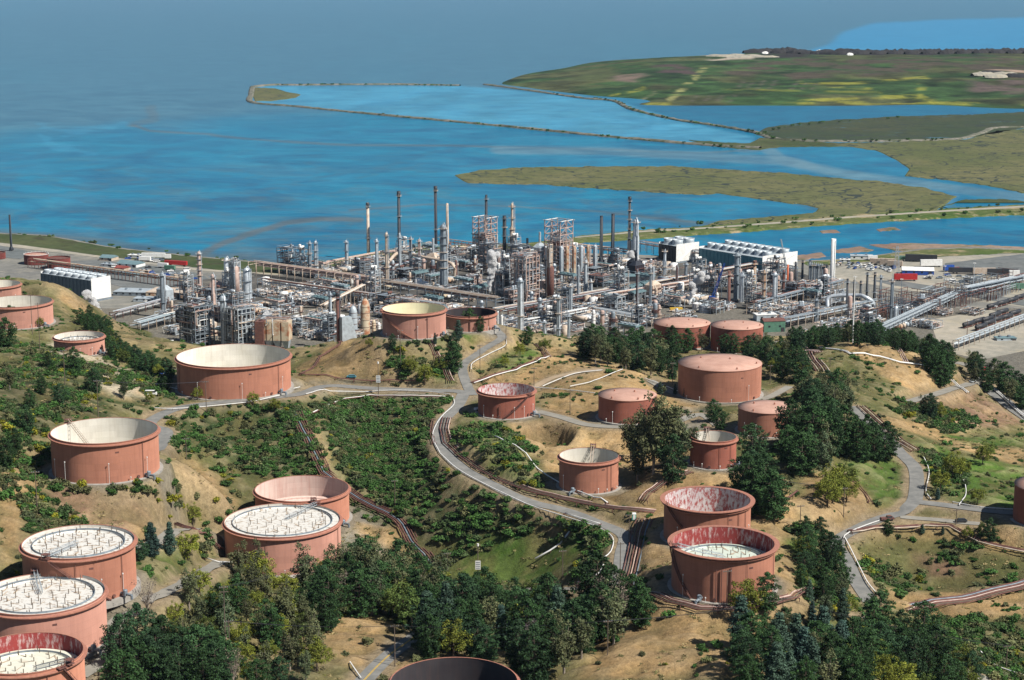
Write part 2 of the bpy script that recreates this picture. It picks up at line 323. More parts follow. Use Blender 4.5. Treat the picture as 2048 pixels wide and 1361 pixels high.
def tps_fit(P, lam):
    n = len(P); xy = P[:, :2] / 100
    d = np.linalg.norm(xy[:, None] - xy[None], axis=2); K = d * d * np.log(d + 1e-9); K[np.arange(n), np.arange(n)] = lam
    Q = np.hstack([np.ones((n, 1)), xy]); A = np.block([[K, Q], [Q.T, np.zeros((3, 3))]])
    return xy, np.linalg.solve(A, np.concatenate([P[:, 2], np.zeros(3)]))
def tps_eval(fit, X, Y):
    xy, w = fit; sh = X.shape; x = X.ravel() / 100; y = Y.ravel() / 100; out = np.zeros(x.size)
    for i in range(0, x.size, 40000):
        a = x[i:i + 40000, None] - xy[None, :, 0]; b = y[i:i + 40000, None] - xy[None, :, 1]; r2 = a * a + b * b
        out[i:i + 40000] = (0.5 * r2 * np.log(r2 + 1e-12)) @ w[:-3] + w[-3] + w[-2] * x[i:i + 40000] + w[-1] * y[i:i + 40000]
    return out.reshape(sh)
GX0, GX1, GY0, GY1, GS = -560.0, 560.0, 380.0, 1270.0, 2.0
gx = np.arange(GX0, GX1 + 1e-3, GS); gy = np.arange(GY0, GY1 + 1e-3, GS)
XX, YY = np.meshgrid(gx, gy)
# coarse evaluation, then bilinear: fast
cx = np.arange(GX0, GX1 + 1e-3, 8.0); cy = np.arange(GY0, GY1 + 8.1, 8.0); cX, cY = np.meshgrid(cx, cy)
fit = tps_fit(PT, 0.02)
cZ = tps_eval(fit, cX, cY)
def bil(Z, x0, y0, s, X, Y):
    u = np.clip((X - x0) / s, 0, Z.shape[1] - 1.001); v = np.clip((Y - y0) / s, 0, Z.shape[0] - 1.001)
    i = u.astype(int); j = v.astype(int); u = u - i; v = v - j
    return Z[j, i] * (1 - u) * (1 - v) + Z[j, i + 1] * u * (1 - v) + Z[j + 1, i] * (1 - u) * v + Z[j + 1, i + 1] * u * v
HZ = bil(cZ, GX0, GY0, 8.0, XX, YY)
def vnoise(X, Y, s, seed):
    g = np.random.default_rng(seed).random((256, 256)); u = X / s; v = Y / s
    i = np.floor(u).astype(int); j = np.floor(v).astype(int); u = u - i; v = v - j; u = u * u * (3 - 2 * u); v = v * v * (3 - 2 * v)
    a = g[j % 256, i % 256]; b = g[j % 256, (i + 1) % 256]; c = g[(j + 1) % 256, i % 256]; d = g[(j + 1) % 256, (i + 1) % 256]
    return (a * (1 - u) + b * u) * (1 - v) + (c * (1 - u) + d * u) * v - 0.5
def fbm(X, Y, s, seed, o=4):
    t = 0
    for k in range(o): t = t + vnoise(X + 31.7 * k, Y - 17.3 * k, s / 2 ** k, seed + k) / 2 ** k
    return t
hill = np.clip((HZ - 3) / 6, 0, 1)
# gullies: ridged noise running down the slopes
rid = 1 - np.abs(fbm(XX + 12 * fbm(XX, YY, 40, 5), YY, 26, 11, 4)) * 3
HZ = HZ + hill * (fbm(XX, YY, 50, 3, 5) * 3.4 - np.clip(rid, 0, 1) ** 3 * 2.2 + fbm(XX, YY, 9, 23, 3) * 1.5)
def sstep(a, b, x): t = np.clip((x - a) / (b - a), 0, 1); return t * t * (3 - 2 * t)
PLAIN = 3.0
HZ = np.maximum(HZ, PLAIN)
# crater-shaped basin
cc = PZ(1080, 862, 44); dd = np.hypot((XX - cc.x), (YY - cc.y) * 0.8)
HZ = HZ * (1 - 0) - 8.5 * (1 - sstep(9, 17, dd)) + 1.5 * (sstep(14, 17, dd) * (1 - sstep(17, 22, dd)))
def pad(x, y, z, r0, r1):
    global HZ
    d = np.hypot(XX - x, YY - y); w = 1 - sstep(r0, r1, d); HZ = HZ * (1 - w) + z * w
for k, (x, y, z, r, H) in TK.items(): pad(x, y, z, r + 3.5, r + 14)
def height(x, y): return float(bil(HZ, GX0, GY0, GS, np.array([x]), np.array([y]))[0])
def heights(X, Y): return bil(HZ, GX0, GY0, GS, np.asarray(X, float), np.asarray(Y, float))
def cast(px, py):
    """first point of the hills hit by the ray through a pixel"""
    dx, dy, dz = ray(px, py)
    T = np.arange(380.0, 1500.0, 1.0); X = dx * T; Y = dy * T; Z = CAMZ + dz * T
    h = np.where((Y > GY1 - 2) | (np.abs(X) > 559), PLAIN, heights(X, Y)); k = np.argmax(Z <= h)
    if Z[k] > h[k]: return PZ(px, py, PLAIN)
    t0 = T[max(k - 1, 0)]; t1 = T[k]; 
    for _ in range(8):
        t = (t0 + t1) / 2; x, y, z = dx * t, dy * t, CAMZ + dz * t
        hh = height(x, y) if y < GY1 - 2 and abs(x) < 559 else PLAIN
        if z <= hh: t1 = t
        else: t0 = t
    return Vector((dx * t1, dy * t1, CAMZ + dz * t1))
def spline(P, step):
    """Catmull-Rom through world points, resampled"""
    P = [Vector(p) for p in P]
    if len(P) == 2:
        n = max(2, int((P[1] - P[0]).length / step)); return [P[0].lerp(P[1], i / n) for i in range(n + 1)]
    Q = [P[0] * 2 - P[1]] + P + [P[-1] * 2 - P[-2]]; out = []
    for i in range(1, len(Q) - 2):
        n = max(2, int((Q[i + 1] - Q[i]).length / step))
        for k in range(n):
            t = k / n; a, b, c, d = Q[i - 1:i + 3]
            out.append(0.5 * (2 * b + (c - a) * t + (2 * a - 5 * b + 4 * c - d) * t * t + (3 * b - a - 3 * c + d) * t ** 3))
    out.append(P[-1]); return out
ROADS = []
def road(pxs, w, mat, label, name='road', carve=6.0):
    global HZ
    L = spline([cast(*p) for p in pxs], 2.0)
    z = np.array([height(p.x, p.y) for p in L]); n = min(14, len(z) // 2)
    if n > 1:
        zp = np.pad(z, n, mode='edge'); z = np.convolve(zp, np.ones(2 * n + 1) / (2 * n + 1), 'valid')
    X = np.array([p.x for p in L]); Y = np.array([p.y for p in L])
    x0, x1, y0, y1 = X.min() - 20, X.max() + 20, Y.min() - 20, Y.max() + 20
    i0, i1 = np.searchsorted(gx, [x0, x1]); j0, j1 = np.searchsorted(gy, [y0, y1])
    sx, sy = XX[j0:j1, i0:i1], YY[j0:j1, i0:i1]; best = np.full(sx.shape, 1e9); bz = np.zeros(sx.shape)
    for a, b, c in zip(X, Y, z):
        d = (sx - a) ** 2 + (sy - b) ** 2; m = d < best; best[m] = d[m]; bz[m] = c
    ww = 1 - sstep(w / 2 + 1.5, w / 2 + carve, np.sqrt(best)); HZ[j0:j1, i0:i1] = HZ[j0:j1, i0:i1] * (1 - ww) + bz * ww
    ROADS.append((X, Y, z, w, mat, label, name))
road([(230,955),(318,905),(330,870),(296,840),(340,817),(430,809),(520,798),(600,784),(660,773),(780,777),(900,780),(945,792)], 7, 'asphalt', 'asphalt road')
road([(945,792),(926,750),(930,722),(965,700),(1000,682),(1003,665),(985,652)], 5.5, 'asphalt', 'road')
road([(930,782),(915,812),(887,842),(878,875),(893,908),(930,940),(985,970),(1060,1003),(1130,1028),(1200,1045),(1250,1068),(1246,1110),(1238,1172)], 6.5, 'asphalt', 'road')
road([(1240,1165),(1180,1180),(1100,1178),(1050,1182),(980,1195),(880,1200),(760,1180),(700,1160)], 6, 'gravel', 'track')
road([(1075,823),(1120,836),(1180,852),(1260,852),(1330,848),(1400,835),(1440,850)], 6, 'gravel', 'track')
road([(1700,812),(1760,865),(1800,902),(1830,945),(1832,985),(1818,1012),(1780,1035),(1720,1056),(1674,1082),(1688,1118),(1706,1160),(1742,1207)], 6.5, 'asphalt', 'road')
road([(1822,1005),(1900,1013),(1990,1025),(2070,1030)], 6.5, 'asphalt', 'road')
road([(1800,1032),(1870,1042),(1960,1046)], 5, 'gravel', 'track')
road([(715,1375),(780,1312),(830,1272),(870,1245)], 6.5, 'asphalt', 'road')
road([(1820,800),(1890,782),(1945,765),(1950,745),(1900,728),(1860,720)], 7, 'gravel', 'track')
road([(1965,765),(2000,795),(2070,850)], 9, 'asphalt', 'road')
road([(1060,782),(1100,760),(1150,742),(1200,737)], 4.5, 'dirt', 'track')
road([(1300,760),(1350,790),(1420,806),(1520,800),(1580,775)], 5, 'gravel', 'track')
road([(270,1095),(340,1082),(420,1084),(470,1100)], 7, 'gravel', 'track')
road([(290,1190),(340,1180),(400,1150),(440,1130)], 6, 'gravel', 'track')
road([(160,1361),(215,1310),(235,1250),(290,1215)], 6, 'gravel', 'track')
road([(1480,690),(1560,688),(1600,690)], 5, 'gravel', 'track')
road([(1720,1232),(1800,1300),(1900,1345),(1980,1375)], 5, 'gravel', 'track')
HZ = np.maximum(HZ, PLAIN)

# ---- ground cover: colour of soil, grass and scrub litter per vertex
PXv, PYv = proj(XX, YY, HZ)
def inpoly(px, py, poly):
    c = np.zeros(px.shape, bool); n = len(poly); j = n - 1
    for i in range(n):
        xi, yi = poly[i]; xj, yj = poly[j]
        if yi != yj: c ^= ((yi > py) != (yj > py)) & (px < (xj - xi) * (py - yi) / (yj - yi) + xi)
        j = i
    return c
wob = 26
WX = PXv + wob * fbm(XX, YY, 30, 41, 4); WY = PYv + 0.5 * wob * fbm(XX, YY, 30, 51, 4)
TAN, OCHRE, GRASS, OLIVE, SCRUB, GREY, PALE, ROCKY = (0.43,0.285,0.14),(0.37,0.245,0.115),(0.08,0.15,0.026),(0.125,0.13,0.05),(0.05,0.068,0.026),(0.24,0.225,0.195),(0.52,0.45,0.34),(0.30,0.185,0.12)
gc = np.empty(XX.shape + (3,)); gc[:] = OLIVE
t = sstep(-0.12, 0.22, fbm(XX, YY, 60, 61, 5))[..., None]; gc = gc * (1 - t) + np.array((0.30, 0.235, 0.12)) * t
AREAS = [
 (OLIVE,[(0,530),(60,550),(140,590),(200,660),(320,760),(600,800),(900,780),(1000,800),(900,1200),(0,1361),(0,530)]),
 (SCRUB,[(0,700),(100,700),(300,790),(300,840),(120,840),(0,900)]),
 (TAN,[(120,575),(175,605),(200,650),(150,640),(110,600)]),
 (PALE,[(95,665),(140,675),(220,720),(300,770),(310,800),(240,790),(170,740),(100,700)]),
 (GREY,[(75,705),(125,700),(130,735),(90,740)]),
 (SCRUB,[(330,815),(600,800),(640,870),(640,950),(510,960),(430,900),(330,905)]),
 (TAN,[(270,790),(480,790),(610,800),(590,780),(400,770)]),
 (TAN,[(345,920),(385,910),(440,950),(480,1000),(470,1030),(400,980),(350,950)]),
 (TAN,[(0,940),(60,930),(110,925),(110,960),(40,990),(50,1080),(0,1150)]),
 (ROCKY,[(90,980),(160,965),(260,985),(330,1010),(350,1060),(280,1080),(180,1050),(110,1020)]),
 (TAN,[(250,1040),(340,1055),(380,1080),(280,1085)]),
 (GRASS,[(390,1040),(450,1050),(440,1110),(380,1140),(280,1110),(300,1090)]),
 (TAN,[(590,820),(615,825),(660,945),(640,955),(600,880)]),
 (SCRUB,[(620,810),(900,800),(870,880),(920,950),(1190,1040),(1220,1100),(1120,1150),(900,1130),(820,1060),(700,960)]),
 (GRASS,[(900,1080),(1000,1060),(1120,1060),(1190,1090),(1140,1150),(960,1180),(900,1150),(860,1130)]),
 (OLIVE,[(870,870),(915,950),(1000,1000),(1100,1030),(980,1010),(880,930)]),
 (TAN,[(690,1080),(800,1050),(850,1120),(800,1140),(700,1140)]),
 (GREY,[(680,1010),(760,1030),(800,1070),(770,1120),(700,1110),(680,1060)]),
 (TAN,[(720,1040),(790,1060),(800,1090),(740,1085)]),
 (OCHRE,[(590,740),(640,700),(690,675),(740,685),(770,710),(800,765),(600,765)]),
 (GRASS,[(780,690),(900,640),(1000,650),(960,700),(920,770),(820,765)]),
 (TAN,[(920,700),(1000,660),(1040,680),(1000,720),(930,735)]),
 (TAN,[(950,760),(1100,690),(1180,720),(1300,750),(1360,790),(1200,760),(1080,790),(960,780)]),
 (GRASS,[(960,720),(1050,690),(1080,710),(1010,750)]),
 (GRASS,[(940,850),(1010,850),(1060,900),(1040,990),(960,950),(900,890)]),
 (TAN,[(1010,840),(1150,840),(1260,850),(1290,900),(1290,1010),(1200,1010),(1120,980),(1080,920),(1030,880)]),
 (TAN,[(1100,780),(1350,760),(1420,850),(1300,860),(1100,830)]),
 (GREY,[(1300,830),(1400,815),(1430,850),(1370,870)]),
 (GREY,[(540,770),(680,760),(960,780),(950,800),(800,790),(600,795)]),
 (GREY,[(300,735),(360,735),(360,770),(320,765)]),
 (TAN,[(1260,870),(1480,920),(1600,1000),(1580,1180),(1650,1260),(1500,1361),(1150,1361),(1250,1230),(1280,1000)]),
 (GRASS,[(1560,1080),(1640,1060),(1700,1200),(1900,1361),(1560,1361),(1620,1250),(1600,1130)]),
 (TAN,[(1180,1280),(1320,1230),(1480,1230),(1520,1300),(1450,1361),(1180,1361)]),
 (GRASS,[(1690,915),(1790,905),(1820,950),(1800,1010),(1720,1010),(1690,960)]),
 (TAN,[(1620,940),(1700,950),(1740,1010),(1820,1010),(1700,1070),(1640,1090),(1600,1010)]),
 (OLIVE,[(1620,700),(1720,710),(1800,760),(1830,830),(1740,820),(1660,760)]),
 (TAN,[(1700,680),(1800,690),(1880,720),(1940,760),(1850,800),(1780,760),(1690,710)]),
 (ROCKY,[(1800,780),(1950,780),(2048,850),(1900,850)]),
 (TAN,[(1750,830),(1900,860),(2048,905),(2048,925),(1900,890),(1760,850)]),
 (GRASS,[(1870,870),(2048,870),(2048,905),(1920,885)]),
 (GRASS,[(1830,880),(1900,900),(2048,930),(2048,1020),(1930,1010),(1840,960)]),
 (TAN,[(1700,1050),(2048,1050),(2048,1110),(1900,1080),(1720,1075)]),
 (OLIVE,[(1690,1070),(1880,1070),(2048,1120),(2048,1200),(1760,1200)]),
 (ROCKY,[(1820,1100),(1900,1110),(1940,1150),(1860,1150)]),
 (TAN,[(1700,1180),(2048,1180),(2048,1260),(1850,1240)]),
 (OLIVE,[(1800,1240),(2048,1230),(2048,1361),(1850,1361)]),
 (TAN,[(600,1230),(760,1240),(790,1300),(740,1340),(680,1320)]),
 (TAN,[(780,1290),(830,1290),(850,1330),(760,1361)]),
]
for c, poly in AREAS:
    m = inpoly(WX, WY, poly); gc[m] = c
# soften and speckle
def blur(a, n):
    for _ in range(n):
        a = (a + np.roll(a, 1, 0) + np.roll(a, -1, 0) + np.roll(a, 1, 1) + np.roll(a, -1, 1)) / 5
    return a
gc = blur(gc, 2)
gy_, gx_ = np.gradient(HZ, GS); slope = np.hypot(gx_, gy_)
scrubby = sum(inpoly(WX, WY, q_) for q_ in [[(600,800),(900,795),(880,850),(920,950),(1000,1000),(1200,1055),(1220,1110),(1130,1160),(900,1160),(700,990)],[(330,815),(600,800),(640,950),(510,980),(430,920),(330,905)]]) > 0
slope = np.where(scrubby, slope * 0.55, slope)
bare = (sstep(0.42, 0.8, slope) * sstep(-0.2, 0.1, fbm(XX, YY, 22, 71, 3)))[..., None]
gc = gc * (1 - 0.65 * bare) + np.array((0.40, 0.285, 0.165)) * 0.65 * bare
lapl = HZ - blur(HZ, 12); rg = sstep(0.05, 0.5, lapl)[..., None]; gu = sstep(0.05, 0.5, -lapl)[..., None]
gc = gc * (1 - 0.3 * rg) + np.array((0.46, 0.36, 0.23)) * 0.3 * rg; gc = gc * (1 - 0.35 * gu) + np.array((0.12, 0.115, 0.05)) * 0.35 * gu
pv = fbm(XX, YY, 34, 95, 5)[..., None]; gc = gc * (1 + 0.55 * pv)
sp1 = sstep(0.0, 0.3, fbm(XX, YY, 9, 81, 3))[..., None]; isg = (gc[..., 1:2] > gc[..., 0:1] * 0.9)
gc = np.where(isg, gc * (1 - 0.45 * sp1) + np.array((0.17, 0.14, 0.06)) * 0.45 * sp1, gc * (1 - 0.25 * sp1) + np.array((0.16, 0.14, 0.07)) * 0.25 * sp1)
for (X, Y, z, w, mat, label, name) in ROADS:    # graded verges
    i0, i1 = np.searchsorted(gx, [X.min() - 12, X.max() + 12]); j0, j1 = np.searchsorted(gy, [Y.min() - 12, Y.max() + 12])
    sx, sy = XX[j0:j1, i0:i1], YY[j0:j1, i0:i1]; best = np.full(sx.shape, 1e9)
    for a, b in zip(X[::2], Y[::2]): best = np.minimum(best, (sx - a) ** 2 + (sy - b) ** 2)
    ww = (1 - sstep(w / 2 + 1, w / 2 + 4.5, np.sqrt(best) + 3 * fbm(sx, sy, 8, 91, 2)))[..., None]
    gc[j0:j1, i0:i1] = gc[j0:j1, i0:i1] * (1 - ww) + np.array((0.33, 0.255, 0.165)) * ww
for k, (x, y, z, r, H) in TK.items():
    if z < 25 and k in 'OP': continue
    ww = (1 - sstep(r + 2.5, r + 7, np.hypot(XX - x, YY - y) + 3 * fbm(XX, YY, 9, 92, 2)))[..., None]; gc = gc * (1 - ww) + np.array((0.27, 0.235, 0.18)) * ww
pm = (1 - sstep(3.0, 3.6, HZ))[..., None]; gc = gc * (1 - pm) + np.array((0.20, 0.185, 0.16)) * pm

def attr_mat(name, extra_scale=0.5, bump=0.6, rough=0.95, amt=0.35, big=0.05):
    m, t, p = new_mat(name)
    at = node(t, 'ShaderNodeAttribute', attribute_name='col')
    f = ramp(t, noise_tex(t, extra_scale, 6, 0.7), 0.3, 0.7)
    dark = mix(t, (1, 1, 1), (1 - amt, 1 - amt, 1 - amt), f)
    out = mix(t, at.outputs[0], dark, 1.0, 'MULTIPLY')
    f2 = ramp(t, noise_tex(t, big, 4, 0.6), 0.3, 0.7); out = mix(t, out, mix(t, (1.12, 1.1, 1.05), (0.88, 0.9, 0.92), f2), 1.0, 'MULTIPLY')
    f3 = ramp(t, noise_tex(t, extra_scale * 5, 4, 0.7), 0.35, 0.65); out = mix(t, out, mix(t, (1.15, 1.13, 1.1), (0.8, 0.82, 0.8), f3), 1.0, 'MULTIPLY')
    t.links.new(out, p.inputs['Base Color']); p.inputs['Roughness'].default_value = rough
    p.inputs['Specular IOR Level'].default_value = 0.15
    if bump:
        b = node(t, 'ShaderNodeBump'); b.inputs[0].default_value = bump; b.inputs[1].default_value = 1.0
        t.links.new(noise_tex(t, extra_scale * 0.8, 7, 0.75), b.inputs['Height']); t.links.new(b.outputs[0], p.inputs['Normal'])
    return m
def grid_mesh(name, X, Y, Z, C, mat, smooth=True, mask=None):
    ny, nx = X.shape; V = np.stack([X, Y, Z], -1).reshape(-1, 3).astype(np.float32)
    idx = np.arange(nx * ny).reshape(ny, nx); Q = np.stack([idx[:-1, :-1], idx[:-1, 1:], idx[1:, 1:], idx[1:, :-1]], -1).reshape(-1, 4)
    if mask is not None:
        mk = mask[:-1, :-1] | mask[1:, 1:] | mask[:-1, 1:] | mask[1:, :-1]; Q = Q[mk.reshape(-1)]
    me = bpy.data.meshes.new(name); me.vertices.add(len(V)); me.vertices.foreach_set('co', V.ravel())
    me.loops.add(Q.size); me.loops.foreach_set('vertex_index', Q.ravel().astype(np.int32))
    me.polygons.add(len(Q)); me.polygons.foreach_set('loop_start', np.arange(0, Q.size, 4, dtype=np.int32)); me.polygons.foreach_set('loop_total', np.full(len(Q), 4, np.int32))
    me.update(calc_edges=True)
    if smooth: me.polygons.foreach_set('use_smooth', np.ones(len(Q), bool))
    if C is not None:
        a = me.color_attributes.new('col', 'FLOAT_COLOR', 'POINT'); cc4 = np.ones((len(V), 4), np.float32); cc4[:, :3] = C.reshape(-1, 3); a.data.foreach_set('color', cc4.ravel())
    me.materials.append(mat); return me
M['ground'] = attr_mat('hill_soil_and_grass', 0.45, 0.9, amt=0.5)
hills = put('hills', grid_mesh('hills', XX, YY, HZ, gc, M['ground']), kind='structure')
tag(hills, 'tan and green refinery hills')
def ribbon(name, X, Y, Z, w, mat, dz=0.12, kind='structure'):
    n = len(X); tx = np.gradient(X); ty = np.gradient(Y); l = np.hypot(tx, ty) + 1e-9; nx, ny = -ty / l, tx / l
    v = []; f = []
    for i in range(n):
        for s in (-1, -0.33, 0.33, 1):
            x = X[i] + nx[i] * s * w / 2; y = Y[i] + ny[i] * s * w / 2
            v.append((x, y, Z[i] + dz))
    for i in range(n - 1):
        for k in range(3): f.append((4 * i + k + 1, 4 * i + k, 4 * i + k + 4, 4 * i + k + 5))
    me = bpy.data.meshes.new(name); me.from_pydata(v, [], f); me.materials.append(mat); me.update()
    return put(name, me, kind=kind)
ri = 0
for (X, Y, z, w, mat, label, name) in ROADS:
    ri += 1
    # follow the final ground so that crossings stay level
    hz = heights(X, Y)
    ribbon('road' if mat == 'asphalt' else ('gravel_track' if mat == 'gravel' else 'dirt_track'), X, Y, hz, w - 0.6, M[mat], 0.14 + 0.012 * ri)
# centre line of the bottom road
X, Y, z, w, *_ = ROADS[8]
ribbon('road_line', X[1:-1] + 0.18, Y[1:-1], heights(X, Y)[1:-1], 0.2, M['yellow'], 0.34)
ribbon('road_line', X[1:-1] - 0.18, Y[1:-1], heights(X, Y)[1:-1], 0.2, M['yellow'], 0.34)
# ------------------------------------------------------------ water and the low shore
def dist_poly(px, py, line, ys=2.2):
    """distance in the picture to a polyline (vertical stretched: these are flat shapes seen at a grazing angle)"""
    best = np.full(px.shape, 1e9)
    for (x0, y0), (x1, y1) in zip(line[:-1], line[1:]):
        ax, ay = x1 - x0, (y1 - y0) * ys; L2 = ax * ax + ay * ay
        t = np.clip(((px - x0) * ax + (py - y0) * ys * ay) / L2, 0, 1)
        best = np.minimum(best, np.hypot(px - x0 - t * ax, (py - y0) * ys - t * ay))
    return best
rows = np.concatenate([np.linspace(-34, 0, 18), np.linspace(1.5, 620, 415)])
colsx = np.concatenate([np.linspace(-3500, -420, 30), np.arange(-400, 2450, 5.0), np.linspace(2470, 5500, 30)])
cxx, ryy = np.meshgrid(colsx, rows)
DX = (cxx - 1024) / F; DY = -(ryy - 680.5) / F; dY = cp + DY * sp; dZ = -sp + DY * cp
tt = -CAMZ / dZ; WXX = DX * tt; WYY = dY * tt
WXX = np.vstack([WXX, WXX[-1:] * 1.0]); WYY = np.vstack([WYY, WYY[-1:] * 0 + 300.0]); WZZ = np.zeros(WXX.shape)
pxw, pyw = np.vstack([cxx, cxx[-1:]]), np.vstack([ryy, ryy[-1:]])
ls = np.clip(WYY / 1500, 1, 12)
n1 = fbm(pxw * 1.0, pyw * 5.0, 260, 101, 5); n2 = fbm(pxw + 40 * n1, pyw * 6.0 + 0.5 * pxw + 120 * n1, 70, 111, 5); n3 = fbm(pxw * 0.8 + 160 * n1, pyw * 5.0 + 0.25 * pxw + 200 * n1, 110, 121, 6)
FAR = np.array((0.042, 0.150, 0.235)); NEAR = np.array((0.002, 0.168, 0.305)); TURQ = np.array((0.03, 0.225, 0.37)); DEEP = np.array((0.006, 0.115, 0.235)); MUD = np.array((0.075, 0.088, 0.092)); POND = np.array((0.006, 0.14, 0.31)); CHAN = np.array((0.075, 0.17, 0.235))
edge = np.interp(pxw, [-6000, 0, 150, 260, 420, 600, 900, 1100, 9000], [330, 290, 262, 235, 222, 212, 200, 180, 150])
t = sstep(-22, 26, pyw - edge + 40 * n1)[..., None]
wc = FAR * 0.88 * (1 - t) + NEAR * 0.8 * t
k = sstep(0.0, 0.35, n3)[..., None] * t; wc = wc * (1 - 0.15 * k) + TURQ * 0.15 * k
k = sstep(0.02, 0.3, -n2 - n1 * 0.6)[..., None] * t; wc = wc * (1 - 0.25 * k) + DEEP * 0.25 * k
# bay water in streaks
k = (sstep(0.05, 0.4, n1))[..., None] * (1 - t); wc = wc * (1 - 0.2 * k) + np.array((0.03, 0.15, 0.23)) * 0.2 * k
# blue water behind the landfill
m = inpoly(pxw + 14 * n2, pyw + 4 * n1, [(1600,110),(1650,90),(1690,62),(1740,46),(1850,40),(2048,35),(2500,30),(2500,130),(1600,130)]); mm = np.zeros(pxw.shape); mm[m] = 1; mm = blur(mm, 3)[..., None]
wc = wc * (1 - mm) + np.array((0.02, 0.19, 0.36)) * mm
# lagoon inside the breakwaters
m = inpoly(pxw, pyw, [(510,172),(920,172),(1010,180),(1230,200),(1350,240),(1510,275),(1500,292),(1300,283),(1000,250),(740,228),(505,207)]); mm = np.zeros(pxw.shape); mm[m] = 1; mm = blur(mm, 1)[..., None]
wc = wc * (1 - mm) + (np.array((0.035, 0.205, 0.335)) * (1 + 0.25 * n2[..., None])) * mm
# pond behind the landfill bank, and the settling pond by the plant
for poly, c in (([(1260,208),(1500,210),(1860,208),(1960,216),(2100,222),(2100,236),(1800,236),(1600,248),(1500,262),(1350,238)], (0.002,0.105,0.20)), ([(1000,500),(1280,474),(1560,452),(1800,438),(2500,410),(2500,520),(1000,540)], (0.002,0.125,0.235))):
    m = inpoly(pxw, pyw, poly); mm = np.zeros(pxw.shape); mm[m] = 1; mm = blur(mm, 1)[..., None]; wc = wc * (1 - mm) + np.array(c) * mm
# mud banks and channels left by the tide
def band(line, w, col, a, wig=6):
    global wc
    d = dist_poly(pxw + wig * n2, pyw + 0.35 * wig * n3, line); q = (1 - sstep(w * 0.35, w, d))[..., None] * a
    wc = wc * (1 - q) + np.array(col) * q
band([(262,250),(300,262),(420,270),(560,284),(700,290),(900,291),(1050,296),(1200,300),(1400,306),(1520,300)], 7, MUD, 0.55)
band([(300,215),(310,240),(262,250)], 16, MUD, 0.35)
band([(1000,300),(1200,303),(1400,312),(1480,318),(1560,322),(1700,350),(1850,370),(1980,388),(2100,400)], 26, CHAN, 0.8)
band([(1490,300),(1530,296),(1560,318),(1620,332)], 22, CHAN, 0.8)
band([(1905,392),(1890,408),(1870,418)], 20, (0.05,0.18,0.30), 0.8)
band([(400,510),(450,485),(520,462),(570,446),(640,438),(720,440)], 14, MUD, 0.75)
band([(700,422),(860,410),(1000,412),(1200,424),(1300,436),(1400,446)], 6, MUD, 0.5)
band([(1280,436),(1340,440),(1400,450),(1480,448)], 20, MUD, 0.45, 14)
band([(480,512),(640,516),(700,520)], 14, MUD, 0.4, 20)
band([(0,470),(180,484),(330,508),(520,528),(660,540)], 34, MUD * 0.7, 0.6, 12)
